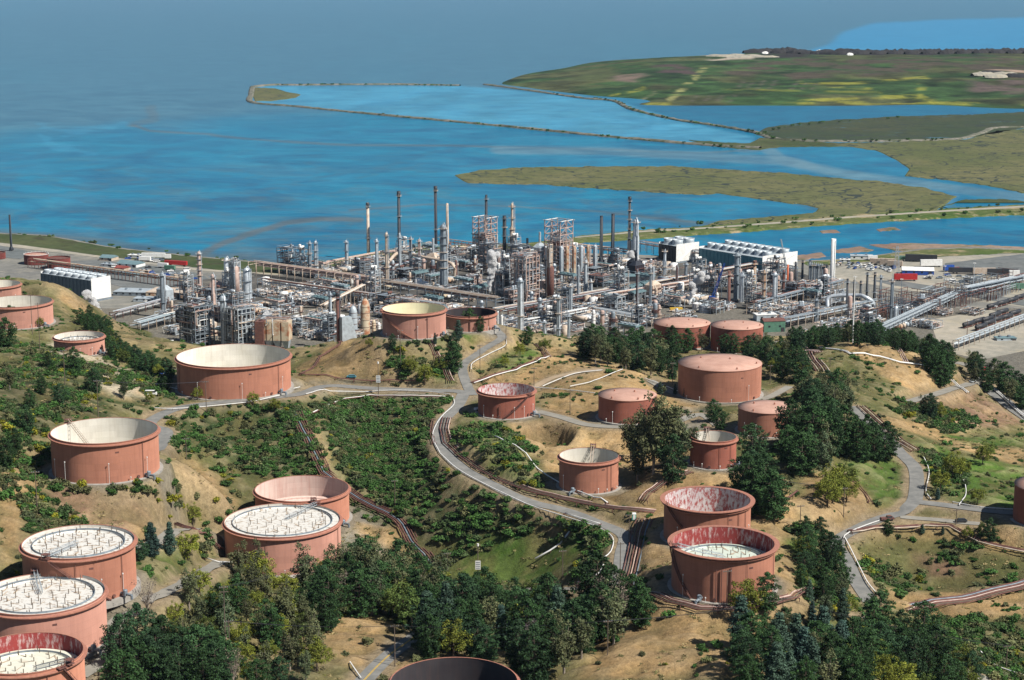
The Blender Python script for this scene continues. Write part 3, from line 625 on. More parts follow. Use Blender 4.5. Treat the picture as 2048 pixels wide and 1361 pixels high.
# scattered flats
band([(70,270),(130,300),(200,306)], 16, TURQ * 1.1, 0.3, 60); band([(100,255),(140,268),(240,248)], 16, TURQ * 1.1, 0.3, 60)
flat = sstep(390, 470, pyw) * sstep(0.13, 0.24, n3 + 0.35 * n2) * sstep(0, 300, 900 - pxw + 1.0 * (pyw - 400)); q = flat[..., None] * 0.25; wc = wc * (1 - q) + MUD * 0.9 * q
flat = 0.4 * sstep(300, 360, pyw) * sstep(0.16, 0.26, fbm(pxw, pyw * 9, 90, 131, 4)) * (1 - sstep(700, 1000, pxw)); q = flat[..., None] * 0.4; wc = wc * (1 - q) + MUD * q
flat = sstep(392, 430, pyw) * (1 - sstep(1240, 1420, pxw)) * sstep(0.1, 0.2, fbm(pxw, pyw * 10, 110, 141, 4)); q = flat[..., None] * 0.2; wc = wc * (1 - q) + MUD * q
def water_mat():
    m, t, p = new_mat('bay_water')
    at = node(t, 'ShaderNodeAttribute', attribute_name='col')
    f = ramp(t, noise_tex(t, 0.035, 7, 0.75, sc=(0.5, 1.0, 1)), 0.3, 0.7)
    out = mix(t, at.outputs[0], mix(t, (0.78, 0.82, 0.86), (1.22, 1.18, 1.14), f), 1.0, 'MULTIPLY')
    tc = node(t, 'ShaderNodeTexCoord'); nz = node(t, 'ShaderNodeTexNoise'); nz.inputs['Scale'].default_value = 0.007; nz.inputs['Detail'].default_value = 9; nz.inputs['Roughness'].default_value = 0.62; nz.inputs['Distortion'].default_value = 1.6; t.links.new(tc.outputs['Object'], nz.inputs[0])
    sx = node(t, 'ShaderNodeSeparateXYZ'); t.links.new(tc.outputs['Object'], sx.inputs[0]); nearf = node(t, 'ShaderNodeMapRange'); t.links.new(sx.outputs[1], nearf.inputs[0]); nearf.inputs[1].default_value = 1500; nearf.inputs[2].default_value = 4200; nearf.inputs[3].default_value = 1.0; nearf.inputs[4].default_value = 0.25
    out = mix(t, out, mix(t, out, mix(t, (0.5, 0.68, 0.76), (1.5, 1.25, 1.14), ramp(t, nz.outputs[0], 0.36, 0.62)), 1.0, 'MULTIPLY'), nearf.outputs[0])
    nz2 = node(t, 'ShaderNodeTexNoise'); nz2.inputs['Scale'].default_value = 0.011; nz2.inputs['Detail'].default_value = 8; nz2.inputs['Distortion'].default_value = 2.2; t.links.new(tc.outputs['Object'], nz2.inputs[0])
    fl = node(t, 'ShaderNodeMath', operation='MULTIPLY'); t.links.new(ramp(t, nz2.outputs[0], 0.55, 0.6), fl.inputs[0]); nf2 = node(t, 'ShaderNodeMapRange'); t.links.new(sx.outputs[1], nf2.inputs[0]); nf2.inputs[1].default_value = 1900; nf2.inputs[2].default_value = 2700; nf2.inputs[3].default_value = 0.3; nf2.inputs[4].default_value = 0.0; t.links.new(nf2.outputs[0], fl.inputs[1])
    out = mix(t, out, (0.06, 0.105, 0.125), fl.outputs[0])
    t.links.new(out, p.inputs['Base Color']); p.inputs['Roughness'].default_value = 0.3; p.inputs['IOR'].default_value = 1.33
    p.inputs['Specular IOR Level'].default_value = 0.10
    b = node(t, 'ShaderNodeBump'); b.inputs[0].default_value = 0.8; b.inputs[1].default_value = 0.8
    t.links.new(noise_tex(t, 0.12, 4, 0.6, sc=(0.5, 1, 1)), b.inputs['Height']); t.links.new(b.outputs[0], p.inputs['Normal'])
    return m
M['water'] = water_mat()
put('water', grid_mesh('water', WXX, WYY, WZZ, wc, M['water'], False), kind='structure')
# sea bed to the sides and behind, well under the water sheet
me = MB().mat(M['rock']); me.box(0, 19000, -6, 69000, 41000, 1); me.build('sea_bed', kind='structure')

def land(name, poly, z, mat, colf=None, skirt=1.2, wig=1.0, seg=7.0, raw=False, seed=1, kind='structure', label=None):
    """a low flat piece of land with an uneven shore, from its outline in the photograph"""
    r = random.Random(seed); P = []
    n = len(poly)
    for i in range(n):
        (x0, y0), (x1, y1) = poly[i][:2], poly[(i + 1) % n][:2]
        k = max(1, int(math.hypot(x1 - x0, y1 - y0) / seg))
        for j in range(k):
            t = j / k; x = x0 + (x1 - x0) * t; y = y0 + (y1 - y0) * t
            f1 = mnoise.noise((x * 0.05, y * 0.12, seed)); f2 = mnoise.noise((x * 0.15, y * 0.3, seed + 9.0))
            P.append((x + wig * (5 * f1 + 3 * f2), y + wig * (1.6 * mnoise.noise((x * 0.07, y * 0.1, seed + 5.5)) + 1.0 * f2)))
    V = [PZ(x, y, z) for x, y in P]
    tri = tessellate_polygon([V])
    vs = [tuple(v) for v in V]; fs = [tuple(t) for t in tri]
    c = sum(V, Vector()) / len(V)
    N = len(V)
    for i in range(N):
        a, b = V[i - 1], V[(i + 1) % N]; d = (b - a); o = Vector((d.y, -d.x, 0)); o.normalize()
        vs.append((V[i].x + o.x * skirt * OUT(V), V[i].y + o.y * skirt * OUT(V), -1.0))
    for i in range(N): j = (i + 1) % N; fs.append((i, j, N + j, N + i))
    me = bpy.data.meshes.new(name); me.from_pydata(vs, [], fs); me.materials.append(mat); me.update()
    o = put(name, me, kind=kind)
    if label: o['label'] = label
    return o
def OUT(V):
    a = sum(V[i - 1].x * V[i].y - V[i].x * V[i - 1].y for i in range(len(V)))
    return 1.0 if a > 0 else -1.0
def land_mat(name, cols, s1=0.004, s2=0.03, bump=0.0):
    m, t, p = new_mat(name)
    a = mix(t, cols[0], cols[1], ramp(t, noise_tex(t, s1, 6, 0.65), 0.38, 0.62))
    if len(cols) > 2: a = mix(t, a, cols[2], ramp(t, noise_tex(t, s2, 5, 0.7), 0.52, 0.66))
    if len(cols) > 3: a = mix(t, a, cols[3], ramp(t, noise_tex(t, s1 * 2.7, 6, 0.75, sc=(1, 1.7, 1)), 0.60, 0.66))
    if 'marsh' in name:
        for sc_, wd in ((0.008, 0.012), (0.022, 0.012)):
            nz = node(t, 'ShaderNodeTexNoise'); nz.inputs['Scale'].default_value = sc_; nz.inputs['Detail'].default_value = 3; tc = node(t, 'ShaderNodeTexCoord'); t.links.new(tc.outputs['Object'], nz.inputs[0])
            d = node(t, 'ShaderNodeMath', operation='SUBTRACT'); t.links.new(nz.outputs[0], d.inputs[0]); d.inputs[1].default_value = 0.5; e = node(t, 'ShaderNodeMath', operation='ABSOLUTE'); t.links.new(d.outputs[0], e.inputs[0]); l = node(t, 'ShaderNodeMath', operation='LESS_THAN'); t.links.new(e.outputs[0], l.inputs[0]); l.inputs[1].default_value = wd * .5
            a = mix(t, a, (0.035, 0.045, 0.04), l.outputs[0])
    g2 = ramp(t, noise_tex(t, 0.12, 6, 0.75), 0.35, 0.65); a = mix(t, a, mix(t, (0.8, 0.82, 0.8), (1.2, 1.18, 1.15), g2), 1.0, 'MULTIPLY')
    t.links.new(a, p.inputs['Base Color']); p.inputs['Roughness'].default_value = 0.95; p.inputs['Specular IOR Level'].default_value = 0.1
    return m
M['marsh'] = land_mat('salt_marsh', [(0.085,0.098,0.042),(0.13,0.125,0.062),(0.062,0.068,0.035),(0.045,0.06,0.032)], 0.006, 0.05)
M['darkmarsh'] = land_mat('dark_marsh', [(0.035,0.055,0.030),(0.055,0.062,0.036),(0.03,0.04,0.028),(0.05,0.11,0.15)], 0.004, 0.03)
M['shoregrass'] = land_mat('shore_grass', [(0.055,0.095,0.022),(0.11,0.115,0.05),(0.28,0.22,0.14),(0.32,0.25,0.18)], 0.008, 0.03)
M['scrubshore'] = land_mat('shore_scrub', [(0.040,0.060,0.025),(0.075,0.085,0.04),(0.05,0.05,0.03)], 0.01, 0.05)
M['yard'] = land_mat('paved_yard', [(0.20,0.195,0.175),(0.15,0.15,0.145),(0.24,0.225,0.195)], 0.008, 0.05)
M['plantfloor'] = land_mat('dark_plant_paving', [(0.10,0.095,0.088),(0.06,0.06,0.06),(0.16,0.145,0.125),(0.045,0.045,0.045)], 0.02, 0.08)  # dark mottled paving under the process units
M['paleyard'] = land_mat('pale_earth_yard', [(0.33,0.30,0.25),(0.25,0.24,0.21),(0.29,0.26,0.20)], 0.006, 0.03)
M['greyyard'] = land_mat('grey_lot', [(0.12,0.135,0.14),(0.15,0.155,0.155),(0.10,0.11,0.115)], 0.01, 0.05)
M['mudland'] = land_mat('reddish_mud', [(0.16,0.10,0.08),(0.24,0.18,0.14),(0.07,0.09,0.04)], 0.008, 0.04)
# the flat land the refinery stands on
plain_px = [(-900,430),(-300,452),(0,466),(90,470),(150,480),(210,492),(300,503),(400,513),(520,524),(600,531),(650,526),(740,506),(870,492),(960,487),(1050,487),(1080,500),(1180,507),(1400,514),(1560,522),(1650,520),(1720,515),(1790,505),(1850,497),(1950,494),(2048,499),(2500,490),(3200,470)]
V = [PZ(x, y, PLAIN - 0.25) for x, y in plain_px]
e0 = V[0]; e1 = V[-1]
pl = V + [Vector((2600, 1100, PLAIN - .25)), Vector((2600, 380, PLAIN - .25)), Vector((560, 380, PLAIN - .25)), Vector((560, GY1, PLAIN - .25)), Vector((-560, GY1, PLAIN - .25)), Vector((-560, 380, PLAIN - .25)), Vector((-2600, 380, PLAIN - .25)), Vector((-2600, 1500, PLAIN - .25))]
vs = [tuple(v) for v in pl]; fs = [tuple(t) for t in tessellate_polygon([pl])]
nb = len(vs)
for i, v in enumerate(V): vs.append((v.x, v.y + 9, -1.0))
for i in range(len(V) - 1): fs.append((i, i + 1, nb + i + 1, nb + i))
me = bpy.data.meshes.new('ground'); me.from_pydata(vs, [], fs); me.materials.append(M['yard']); me.update(); put('ground', me, kind='structure')
patch_px = [(300,600),(400,560),(520,552),(640,545),(870,503),(960,500),(1180,512),(1400,520),(1560,530),(1640,560),(1680,600),(1780,640),(1800,680),(1500,700),(1200,720),(1000,700),(500,710),(330,690)]
# close the step between hills and plain
me = MB().mat(M['yard']); me.box(0, GY1 + 2, PLAIN - 0.9, 1124, 5, 0.9 - 0.02); me.build('verge', kind='structure')
def patch(name, poly, z, mat, seed=3, wig=0.6, kind='structure'): return land(name, poly, z, mat, skirt=0.5, wig=wig, seed=seed, kind=kind)
patch('shore_grass', [(-300,455),(0,468),(90,472),(150,482),(210,494),(300,505),(400,515),(520,526),(600,533),(560,548),(480,546),(400,536),(330,526),(200,512),(120,500),(30,492),(-300,485)], PLAIN - 0.12, M['scrubshore'], 4)
patch('shore_grass', [(650,528),(740,508),(870,494),(960,489),(1050,489),(1060,496),(960,500),(860,505),(760,520),(680,536)], PLAIN - 0.12, M['shoregrass'], 5, 0.3)
patch('road_strip', [(-60,480),(40,490),(200,512),(400,538),(560,548),(560,551),(400,542),(200,516),(30,495),(-60,487)], PLAIN - 0.08, M['paleyard'], 5, 0.1)
patch('shore_grass', [(1600,524),(1660,521),(1720,516),(1790,507),(1850,499),(1950,497),(2048,501),(2300,496),(2300,500),(2048,506),(1900,512),(1800,520),(1700,526),(1620,534)], PLAIN - 0.12, M['shoregrass'], 6)
patch('paved_lot', [(1780,524),(1900,513),(2048,508),(2300,502),(2300,640),(2048,615),(1900,596),(1800,578),(1680,560),(1640,545),(1700,530)], PLAIN - 0.14, M['paleyard'], 7, 0.1)
patch('paved_lot', [(1890,527),(2048,508),(2300,490),(2300,560),(2048,552),(1960,542),(1890,533)], PLAIN - 0.04, M['greyyard'], 8, 0.05)
patch('paved_lot', [(1740,560),(1800,562),(1900,578),(2048,600),(2300,620),(2300,628),(2048,612),(1900,588),(1780,570)], PLAIN - 0.06, M['greyyard'], 9, 0.05)
patch('paved_lot', [(90,525),(200,520),(330,535),(400,548),(420,560),(330,590),(250,575),(130,548)], PLAIN - 0.10, M['greyyard'], 10, 0.05)
patch('paved_lot', [(-60,480),(30,497),(80,508),(40,518),(-60,512)], PLAIN - 0.05, M['greyyard'], 11, 0.05)
patch('earth_yard', [(1860,640),(1980,620),(2060,640),(2060,700),(1960,720),(1880,700)], PLAIN + 0.06, M['paleyard'], 12, 0.1)
patch('plant_paving', patch_px, PLAIN - 0.02, M['plantfloor'], 40, 0.2)
patch('road', [(560,560),(1000,622),(1000,628),(560,566)], PLAIN + 0.02, M['greyyard'], 12, 0.02)
# causeway between bay and pond
land('causeway', [(860,500),(980,491),(1060,486),(1160,472),(1290,459),(1420,452),(1560,441),(1700,430),(1900,417),(2048,409),(2500,385),(2500,405),(2048,427),(1900,433),(1760,441),(1640,448),(1500,460),(1400,466),(1300,474),(1180,481),(1100,488),(1040,500)], 1.5, M['shoregrass'], skirt=6, seed=13)
land('causeway_road', [(1150,474),(1290,461.5),(1420,454.5),(1560,444),(1700,433),(1900,420),(2048,411.5),(2500,388),(2500,391.5),(2048,415),(1900,423),(1700,436),(1560,447),(1420,457),(1290,464),(1150,476)], 1.62, M['paleyard'], skirt=0.5, seed=14, wig=0.05)
land('marsh', [(1405,452),(1440,442),(1560,432),(1625,427),(1641,415),(1600,408),(1510,396),(1440,386),(1400,389),(1300,383),(1150,373),(1080,368),(1000,367),(940,366),(925,358),(914,350),(960,341),(1050,335),(1200,333),(1350,333),(1450,339),(1600,349),(1700,359),(1760,363),(1850,376),(1908,392),(1885,410),(1865,419),(1700,430),(1560,441)], 0.8, M['marsh'], skirt=4, seed=15)
land('marsh', [(1655,288),(1750,300),(1800,322),(1822,338),(1812,352),(1900,360),(1990,373),(2048,386),(2500,400),(2500,250),(2048,258),(1995,262),(1930,280),(1700,286)], 0.7, M['marsh'], skirt=4, seed=16)
land('marsh', [(1885,412),(1930,399),(2000,398),(2060,404),(2500,410),(2500,392),(2048,410),(1900,418)], 0.6, M['scrubshore'], skirt=4, seed=17)
land('marsh', [(1510,268),(1530,256),(1600,246),(1690,239),(1800,233),(1950,229),(2048,224),(2500,214),(2500,252),(2048,256),(1960,272),(1900,279),(1700,283),(1560,278)], 0.7, M['darkmarsh'], skirt=4, seed=18)
land('marsh', [(1380,281),(1500,288),(1520,276),(1620,284),(1740,288),(1700,292),(1560,294),(1520,300),(1440,294)], 0.65, M['scrubshore'], skirt=3, seed=19)
land('marsh', [(508,176),(545,177),(600,189),(590,196),(540,202),(508,202)], 0.7, M['marsh'], skirt=3, seed=20)
for i, poly in enumerate([[(1665,500),(1720,493),(1745,499),(1735,504),(1670,506)],[(1740,490),(1800,486),(1960,490),(2048,494),(2048,502),(1900,500),(1800,502)],[(1750,458),(1790,455),(1800,460),(1760,463)],[(1640,462),(1672,460),(1680,465),(1645,466)],[(1590,512),(1640,505),(1650,513),(1600,520)]]):
    land('mud_islet', poly, 0.4, M['mudland'], skirt=3, seed=30 + i)
def levee(name, line, w, h, seed, mat=None, label=None):
    P = [PZ(x, y, 0.0) for x, y in line]; L = spline(P, 14.0); v = []; f = []; r = random.Random(seed); prof = [(-1, -1.0), (-0.62, .55), (-0.35, 1.0), (0.35, 1.0), (0.62, .55), (1, -1.0)]
    n = len(L); k = len(prof)
    for i, p in enumerate(L):
        d = L[min(i + 1, n - 1)] - L[max(i - 1, 0)]; o = Vector((-d.y, d.x, 0)); o.normalize()
        for a, b in prof:
            q = p + o * (a * w * r.uniform(0.85, 1.15)); v.append((q.x, q.y, b * h * (r.uniform(0.75, 1.25) if b > 0 else 1)))
    for i in range(n - 1):
        for j in range(k - 1): f.append((i * k + j, i * k + j + 1, (i + 1) * k + j + 1, (i + 1) * k + j))
    me = bpy.data.meshes.new(name); me.from_pydata(v, [], f); me.materials.append(mat or M['rock']); me.update()
    o = put(name, me, kind='structure'); 
    if label: o['label'] = label
    return o
levee('breakwater', [(920,172),(800,170),(700,170),(600,171),(545,171),(505,175)], 9, 2.6, 1)
levee('breakwater', [(505,175),(502,190),(506,206),(600,215),(740,229),(860,240),(1000,253),(1150,268),(1300,282),(1420,292),(1520,298)], 8, 2.6, 2)
levee('breakwater', [(970,170),(1030,178),(1100,188),(1170,198),(1228,203),(1265,220),(1350,240),(1430,252),(1510,266),(1560,280),(1700,284),(1900,280),(1960,268),(1995,257),(2100,256)], 8, 2.4, 3)

# landfill hill
LP = [(970,172,-2),(1060,178,-1),(1100,186,-2),(1100,174,4),(1150,192,-2),(1160,176,6),(1130,160,7),(1180,145,13),(1230,197,-1),(1250,208,-1),(1290,206,2),(1250,180,9),(1240,150,16),(1250,128,22),(1330,118,28),(1330,150,20),(1330,180,10),(1350,211,0),(1450,214,-1),(1450,200,5),(1450,170,14),(1450,140,24),(1420,112,31),(1550,214,-1),(1550,200,5),(1550,170,12),(1550,140,22),(1550,113,33),(1650,215,-1),(1650,200,5),(1650,170,16),(1650,140,27),(1650,111,34),(1750,214,-1),(1750,200,5),(1750,170,16),(1750,140,27),(1750,110,35),(1850,212,-1),(1860,200,4),(1850,170,16),(1850,140,27),(1850,109,35),(1950,220,-1),(1950,205,3),(1950,170,16),(1950,140,27),(1950,108,36),(2048,222,-1),(2048,205,4),(2048,170,16),(2048,140,27),(2048,107,36),(2200,222,-1),(2200,170,16),(2200,140,27),(2200,106,36),(2400,222,-1),(2400,140,27),(2400,106,36)]
lp = [tuple(PZ(*p)) for p in LP]
lp += [(x, 4780, 33) for x in range(760, 2600, 160)] + [(x, 5150, -2) for x in range(600, 2700, 160)] + [(x, 6200, -6) for x in range(100, 2800, 300)] + [(60, 4600, -8), (150, 5200, -8), (300, 5600, -5), (-100, 4200, -8), (0, 3700, -8), (200, 3400, -8)]
lfit = tps_fit(np.array(lp), 0.3)
lx, ly = np.meshgrid(np.arange(-200, 2500, 8.0), np.concatenate([np.arange(3050, 4100, 11.0), np.arange(4100, 5000, 18.0), np.arange(5000, 6200, 60.0)]))
clx, cly = np.meshgrid(np.arange(-200, 2540, 40.0), np.arange(3050, 6300, 40.0)); LZc = tps_eval(lfit, clx, cly)
LZ = np.minimum(bil(LZc, -200, 3050, 40.0, lx, ly), 34.0)
LZ = np.where(LZ > 1, LZ + fbm(lx, ly, 120, 201, 5) * 3, LZ)
ter = LZ / 6.5; LZ = np.where(LZ > 3, 6.5 * (np.floor(ter) + sstep(0.25, 1.0, ter - np.floor(ter))) * 0.5 + LZ * 0.5, LZ)
lpx, lpy = proj(lx, ly, LZ)
lw = lpx + 22 * fbm(lx, ly, 120, 211, 4); lwy = lpy + 5 * fbm(lx, ly, 120, 221, 4)
lc = np.empty(lx.shape + (3,)); lc[:] = (0.035, 0.075, 0.024)
t = sstep(-0.1, 0.2, fbm(lx, ly, 160, 231, 5))[..., None]; lc = lc * (1 - t) + np.array((0.075, 0.085, 0.035)) * t
lc *= (1 + 1.1 * fbm(lx, ly, 50, 271, 6))[..., None]
for c, poly in [((0.085,0.07,0.05),[(1450,150),(1480,125),(1700,115),(2048,112),(2400,112),(2400,140),(2048,138),(1750,150),(1600,158)]),
                ((0.20,0.15,0.12),[(1210,150),(1270,140),(1290,150),(1270,165),(1230,160)]),((0.09,0.06,0.06),[(1300,130),(1380,125),(1390,150),(1320,150)]),
                ((0.12,0.09,0.08),[(1930,160),(2048,160),(2048,190),(1940,190)]),((0.08,0.10,0.04),[(1120,160),(1200,140),(1300,118),(1330,120),(1240,150),(1180,165)]),
                ((0.42,0.36,0.30),[(1395,112),(1420,107),(1500,108),(1550,115),(1540,122),(1430,121)]),((0.035,0.03,0.03),[(1490,112),(1540,104),(1700,100),(2400,94),(2400,108),(1700,112),(1560,120)]),
                ((0.42,0.30,0.24),[(1950,146),(1990,138),(2048,140),(2048,156),(1960,154)])]:
    mm = inpoly(lw, lwy, poly).astype(float); mm = blur(mm, 2) * np.clip(0.6 + 2.8 * fbm(lx, ly, 70, 261, 6), 0.0, 1); lc = lc * (1 - mm[..., None]) + np.array(c) * mm[..., None]
def lband(line, w, col, a):
    global lc
    q = ((1 - sstep(w * 0.4, w, dist_poly(lpx + 5 * fbm(lx, ly, 60, 241, 3), lpy, line))) * sstep(-0.1, 0.25, fbm(lx, ly, 45, 251, 5)))[..., None] * a; lc = lc * (1 - q) + np.array(col) * q
YEL = (0.34, 0.33, 0.05)
lband([(1340,200),(1380,165),(1400,145),(1410,132)], 11, (0.3,0.3,0.12), 0.9)
lband([(1225,192),(1260,185),(1290,176)], 8, YEL, 0.8); lband([(1270,206),(1310,187),(1300,175)], 5, (0.25,0.22,0.14), 0.7)
lband([(1300,209),(1480,210),(1640,208),(1850,204),(2048,214)], 12, YEL, 0.65); lband([(1600,204),(1700,196),(1840,193),(1870,204)], 12, YEL, 0.7)
lband([(1600,165),(1700,168),(1850,155)], 8, YEL, 0.7); lband([(1835,196),(1850,158)], 12, YEL, 0.6); lband([(1440,178),(1600,182),(1800,186)], 6, YEL, 0.4); lband([(1940,212),(2060,206)], 10, YEL, 0.5); lband([(1640,172),(1740,178)],8,YEL,0.5)
for xx in (1480, 1500, 1522, 1545, 1590, 1610, 1630): lband([(xx - 8, 178), (xx + 8, 163)], 6, (0.14, 0.12, 0.10), 0.6)
for xx in (1390, 1415, 1440, 1465, 1525): lband([(xx - 6, 204), (xx + 4, 193)], 6, (0.14, 0.12, 0.10), 0.6)
M['landfill'] = attr_mat('landfill_cover', 0.035, 0.0, 0.95, 0.55, 0.008)
for k_ in range(3): pass
put('landfill_hill', grid_mesh('landfill_hill', lx, ly, LZ, lc, M['landfill'], mask=LZ > -2.5), kind='structure')
M['stain'] = simple('brown_rust_stain', (0.50, 0.41, 0.31), 0.8, 0, (0.34, 0.25, 0.17), 1.5)
# ------------------------------------------------------------ storage tanks
def pol(r, a, z=0.0):      # a: degrees to the right of the side that faces the camera
    t = R(a - 90); return (r * math.cos(t), r * math.sin(t), z)
def add_stair(root, r, H, a0, a1, m):
    n = 18; b = MB().mat(m); pi, po, hi, ho = [], [], [], []
    for i in range(n + 1):
        a = a0 + (a1 - a0) * i / n; z = 0.4 + (H - 0.6) * i / n
        pi.append(pol(r + 0.25, a, z)); po.append(pol(r + 1.15, a, z)); hi.append(pol(r + 1.15, a, z + 1.05))
    b.tube(pi, 0.12, 4); b.tube(po, 0.15, 4); b.build('stair_stringer', root)
    b = MB().mat(m)
    for i in range(n * 3):
        t = i / (n * 3); a = a0 + (a1 - a0) * t; z = 0.5 + (H - 0.6) * t; x, y, _ = pol(r + 0.7, a, 0)
        b.box(x, y, z, 0.34, 0.95, 0.06, R(a))
    b.build('stair_tread', root, kind='stuff')
    b = MB().mat(m); b.tube(hi, 0.07, 4)
    for i in range(0, n + 1, 2): b.bar(po[i], hi[i], 0.05)
    b.build('handrail', root, kind='stuff')
    x, y, _ = pol(r + 0.7, a1); b = MB().mat(m); b.box(x, y, H - 0.25, 2.6, 1.6, 0.15, R(a1)); b.box(x, y, H + 0.75, 2.6, 0.08, 0.08, R(a1))
    for dx in (-1.2, 0, 1.2): b.box(x + dx * math.cos(R(a1)), y + dx * math.sin(R(a1)), H - 0.1, 0.1, 0.1, 1.0)
    b.build('stair_platform', root)
POST = MB().mat(M['wood']).cyl(0, 0, 0, 0.13, 1.9, 5).mesh('roof_post')
STAIN = {}
def roof_posts(root, r, z, seed, n=58, s=1.0):
    q = random.Random(seed); k = 0; st_ = MB().mat(M['stain'])
    for ring_, cnt in ((0.2, 5), (0.42, 11), (0.64, 18), (0.86, 26)):
        for i in range(cnt):
            a = 360 * (i + 0.5 * (k % 2)) / cnt + q.uniform(-7, 7); rr = r * ring_ * q.uniform(0.88, 1.08); x, y, _ = pol(min(rr, r * .93), a)
            ln = q.uniform(1.0, 5.5); dr = q.uniform(0, 6.28); w1 = q.uniform(.08, .28); cx_, sx_ = math.cos(dr), math.sin(dr)
            if q.random() < .8: st_.add([(x - sx_ * w1, y + cx_ * w1, z + .13), (x + sx_ * w1, y - cx_ * w1, z + .13), (x + cx_ * ln * .6 + sx_ * w1 * 1.3, y + sx_ * ln * .6 - cx_ * w1 * 1.3, z + .13), (x + cx_ * ln, y + sx_ * ln, z + .13), (x + cx_ * ln * .5 - sx_ * w1 * 1.2, y + sx_ * ln * .5 + cx_ * w1 * 1.2, z + .13)], [(0, 1, 2, 3, 4)])
            put('roof_post', POST, root, (x, y, z + 0.02), 0, None, (1, 1, q.uniform(0.6, 1.15) * s))
        k += 1
    st_.build('rust_stain', root, kind='stuff')
LINERS = dict(cream='cream', yellowcream='yellowcream')
def make_tank(key, name, label, wall, liner, kind, depth, stair=None, pipes=(), ladder=None, rimmat='girder', roofm='stained'):
    x, y, z, r, H = TK[key]; g = 72
    root = thing(name, label, 'storage tank', (x, y, z), 0, 'brick coloured storage tanks on the hills')
    MB().mat(M['concrete']).lathe([(r - 0.2, -2.0), (r + 1.3, -2.0), (r + 1.3, 0.22), (r - 0.2, 0.25)], g).build('foundation', root)
    b = MB().mat(M[wall]); b.sm = True
    if kind == 'cone':
        b.lathe([(r, 0.2), (r, H)], g).build('shell', root)
        b = MB().mat(M['pinkroof']); b.sm = True
        b.lathe([(r + 0.12, H - 0.15), (r + 0.15, H + 0.05), (r * 0.5, H + r * 0.055), (0.01, H + r * 0.085)], g); b.build('cone_roof', root)
        b = MB().mat(M['girder'])
        for q, a in ((0.9, -40), (0.9, 20), (0.25, 100), (0.5, -120), (0.88, 75)):
            px_, py_, _ = pol(r * q, a); b = MB().mat(M['girder']).cyl(px_, py_, H + r * 0.08 * (1 - q), 0.35, 0.9, 8, dome=0.2); b.build('roof_vent', root)
        MB().mat(M['girder']).ring(0, 0, H * 0.98, r + 0.02, r + 0.22, 0.22, g).build('top_angle', root)
    else:
        b.lathe([(r, 0.2), (r, H)], g).build('shell', root)
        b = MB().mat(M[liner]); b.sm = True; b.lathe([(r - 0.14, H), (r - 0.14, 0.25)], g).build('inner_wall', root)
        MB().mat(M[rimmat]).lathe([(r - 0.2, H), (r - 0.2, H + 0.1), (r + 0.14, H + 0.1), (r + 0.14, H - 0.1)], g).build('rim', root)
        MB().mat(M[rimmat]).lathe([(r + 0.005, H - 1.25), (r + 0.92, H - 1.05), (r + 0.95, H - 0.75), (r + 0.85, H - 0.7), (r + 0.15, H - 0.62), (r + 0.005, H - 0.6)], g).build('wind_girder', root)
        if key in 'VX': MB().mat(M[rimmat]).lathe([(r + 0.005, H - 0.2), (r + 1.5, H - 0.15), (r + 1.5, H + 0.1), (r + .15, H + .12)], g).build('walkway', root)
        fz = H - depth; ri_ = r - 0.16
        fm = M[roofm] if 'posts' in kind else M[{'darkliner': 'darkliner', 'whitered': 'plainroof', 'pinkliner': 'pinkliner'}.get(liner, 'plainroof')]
        b = MB().mat(fm); b.lathe([(ri_, fz + 0.1), (ri_ - 0.5, fz + 0.45), (ri_ - 3.0, fz + 0.45), (ri_ - 3.2, fz), (0.01, fz + 0.1)], g).build('floating_roof', root)
        if 'posts' in kind:
            roof_posts(root, ri_ - 0.8, fz, hash(key) % 97, s=1.0 if kind == 'posts' else 0.8)
            MB().mat(M['grey']).ring(0, 0, fz + 0.46, ri_ - 3.0, ri_ - 2.85, 0.55, g).build('foam_dam', root)
    if ladder is not None:
        a, cen = ladder; fz = H - depth
        p0 = Vector(pol(r - 0.4, a, H + 0.4)); p1 = Vector(pol(r * cen, a + 180 if cen < 0 else a, fz + 0.7)) if cen >= 0 else Vector(pol(-r * cen, a + 180, fz + .7))
        d = (p1 - p0); s_ = Vector((-d.y, d.x, 0)).normalized() * 0.5; b = MB().mat(M['paleg'] if 'posts' in kind else M['tanst'])
        for o in (s_, -s_):
            b.bar(p0 + o, p1 + o, 0.1); b.bar(p0 + o + Vector((0, 0, 1.1)), p1 + o + Vector((0, 0, 1.1)), 0.08)
        for i in range(17):
            c = p0.lerp(p1, i / 16); c2 = p0.lerp(p1, min(1, (i + 1) / 16)); b.bar(c + s_, c - s_, 0.07); b.bar(c + s_, c2 + s_ + Vector((0, 0, 1.1)), 0.05)
            b.bar(c - s_, c2 - s_ + Vector((0, 0, 1.1)), 0.05)
        b.build('rolling_ladder', root)
        x_, y_, _ = pol(r + 0.4, a); b = MB().mat(M['rust']); b.box(x_, y_, H, 2.2, 2.2, 0.15, R(a))
        for u in (-1, 1):
            for v in (-1, 1): b.box(x_ + u, y_ + v, H, 0.12, 0.12, 1.9)
        b.box(x_, y_, H + 1.2, 2.2, 2.2, 0.1, R(a)); b.build('gauge_platform', root)
    if stair: add_stair(root, r, H, stair[0], stair[1], M['rust'] if wall not in ('brickpale',) else M['girder'])
    for a, w_, top in pipes:
        b = MB().mat(M['rust']); b.bar(pol(r + 0.35, a, 0.3), pol(r + 0.35, a, H * top), w_, 6); b.build('riser_pipe', root)
    # stencilled marks too small to read, manway and valves at the foot
    for i in range(4):
        MB().mat(M['rust']).box(*pol(r + 0.05, 24 + i * 0.9 * 18 / r)[:2], H * 0.74, 0.45, 0.06, 0.55, R(24)).build('stencil_mark', root)
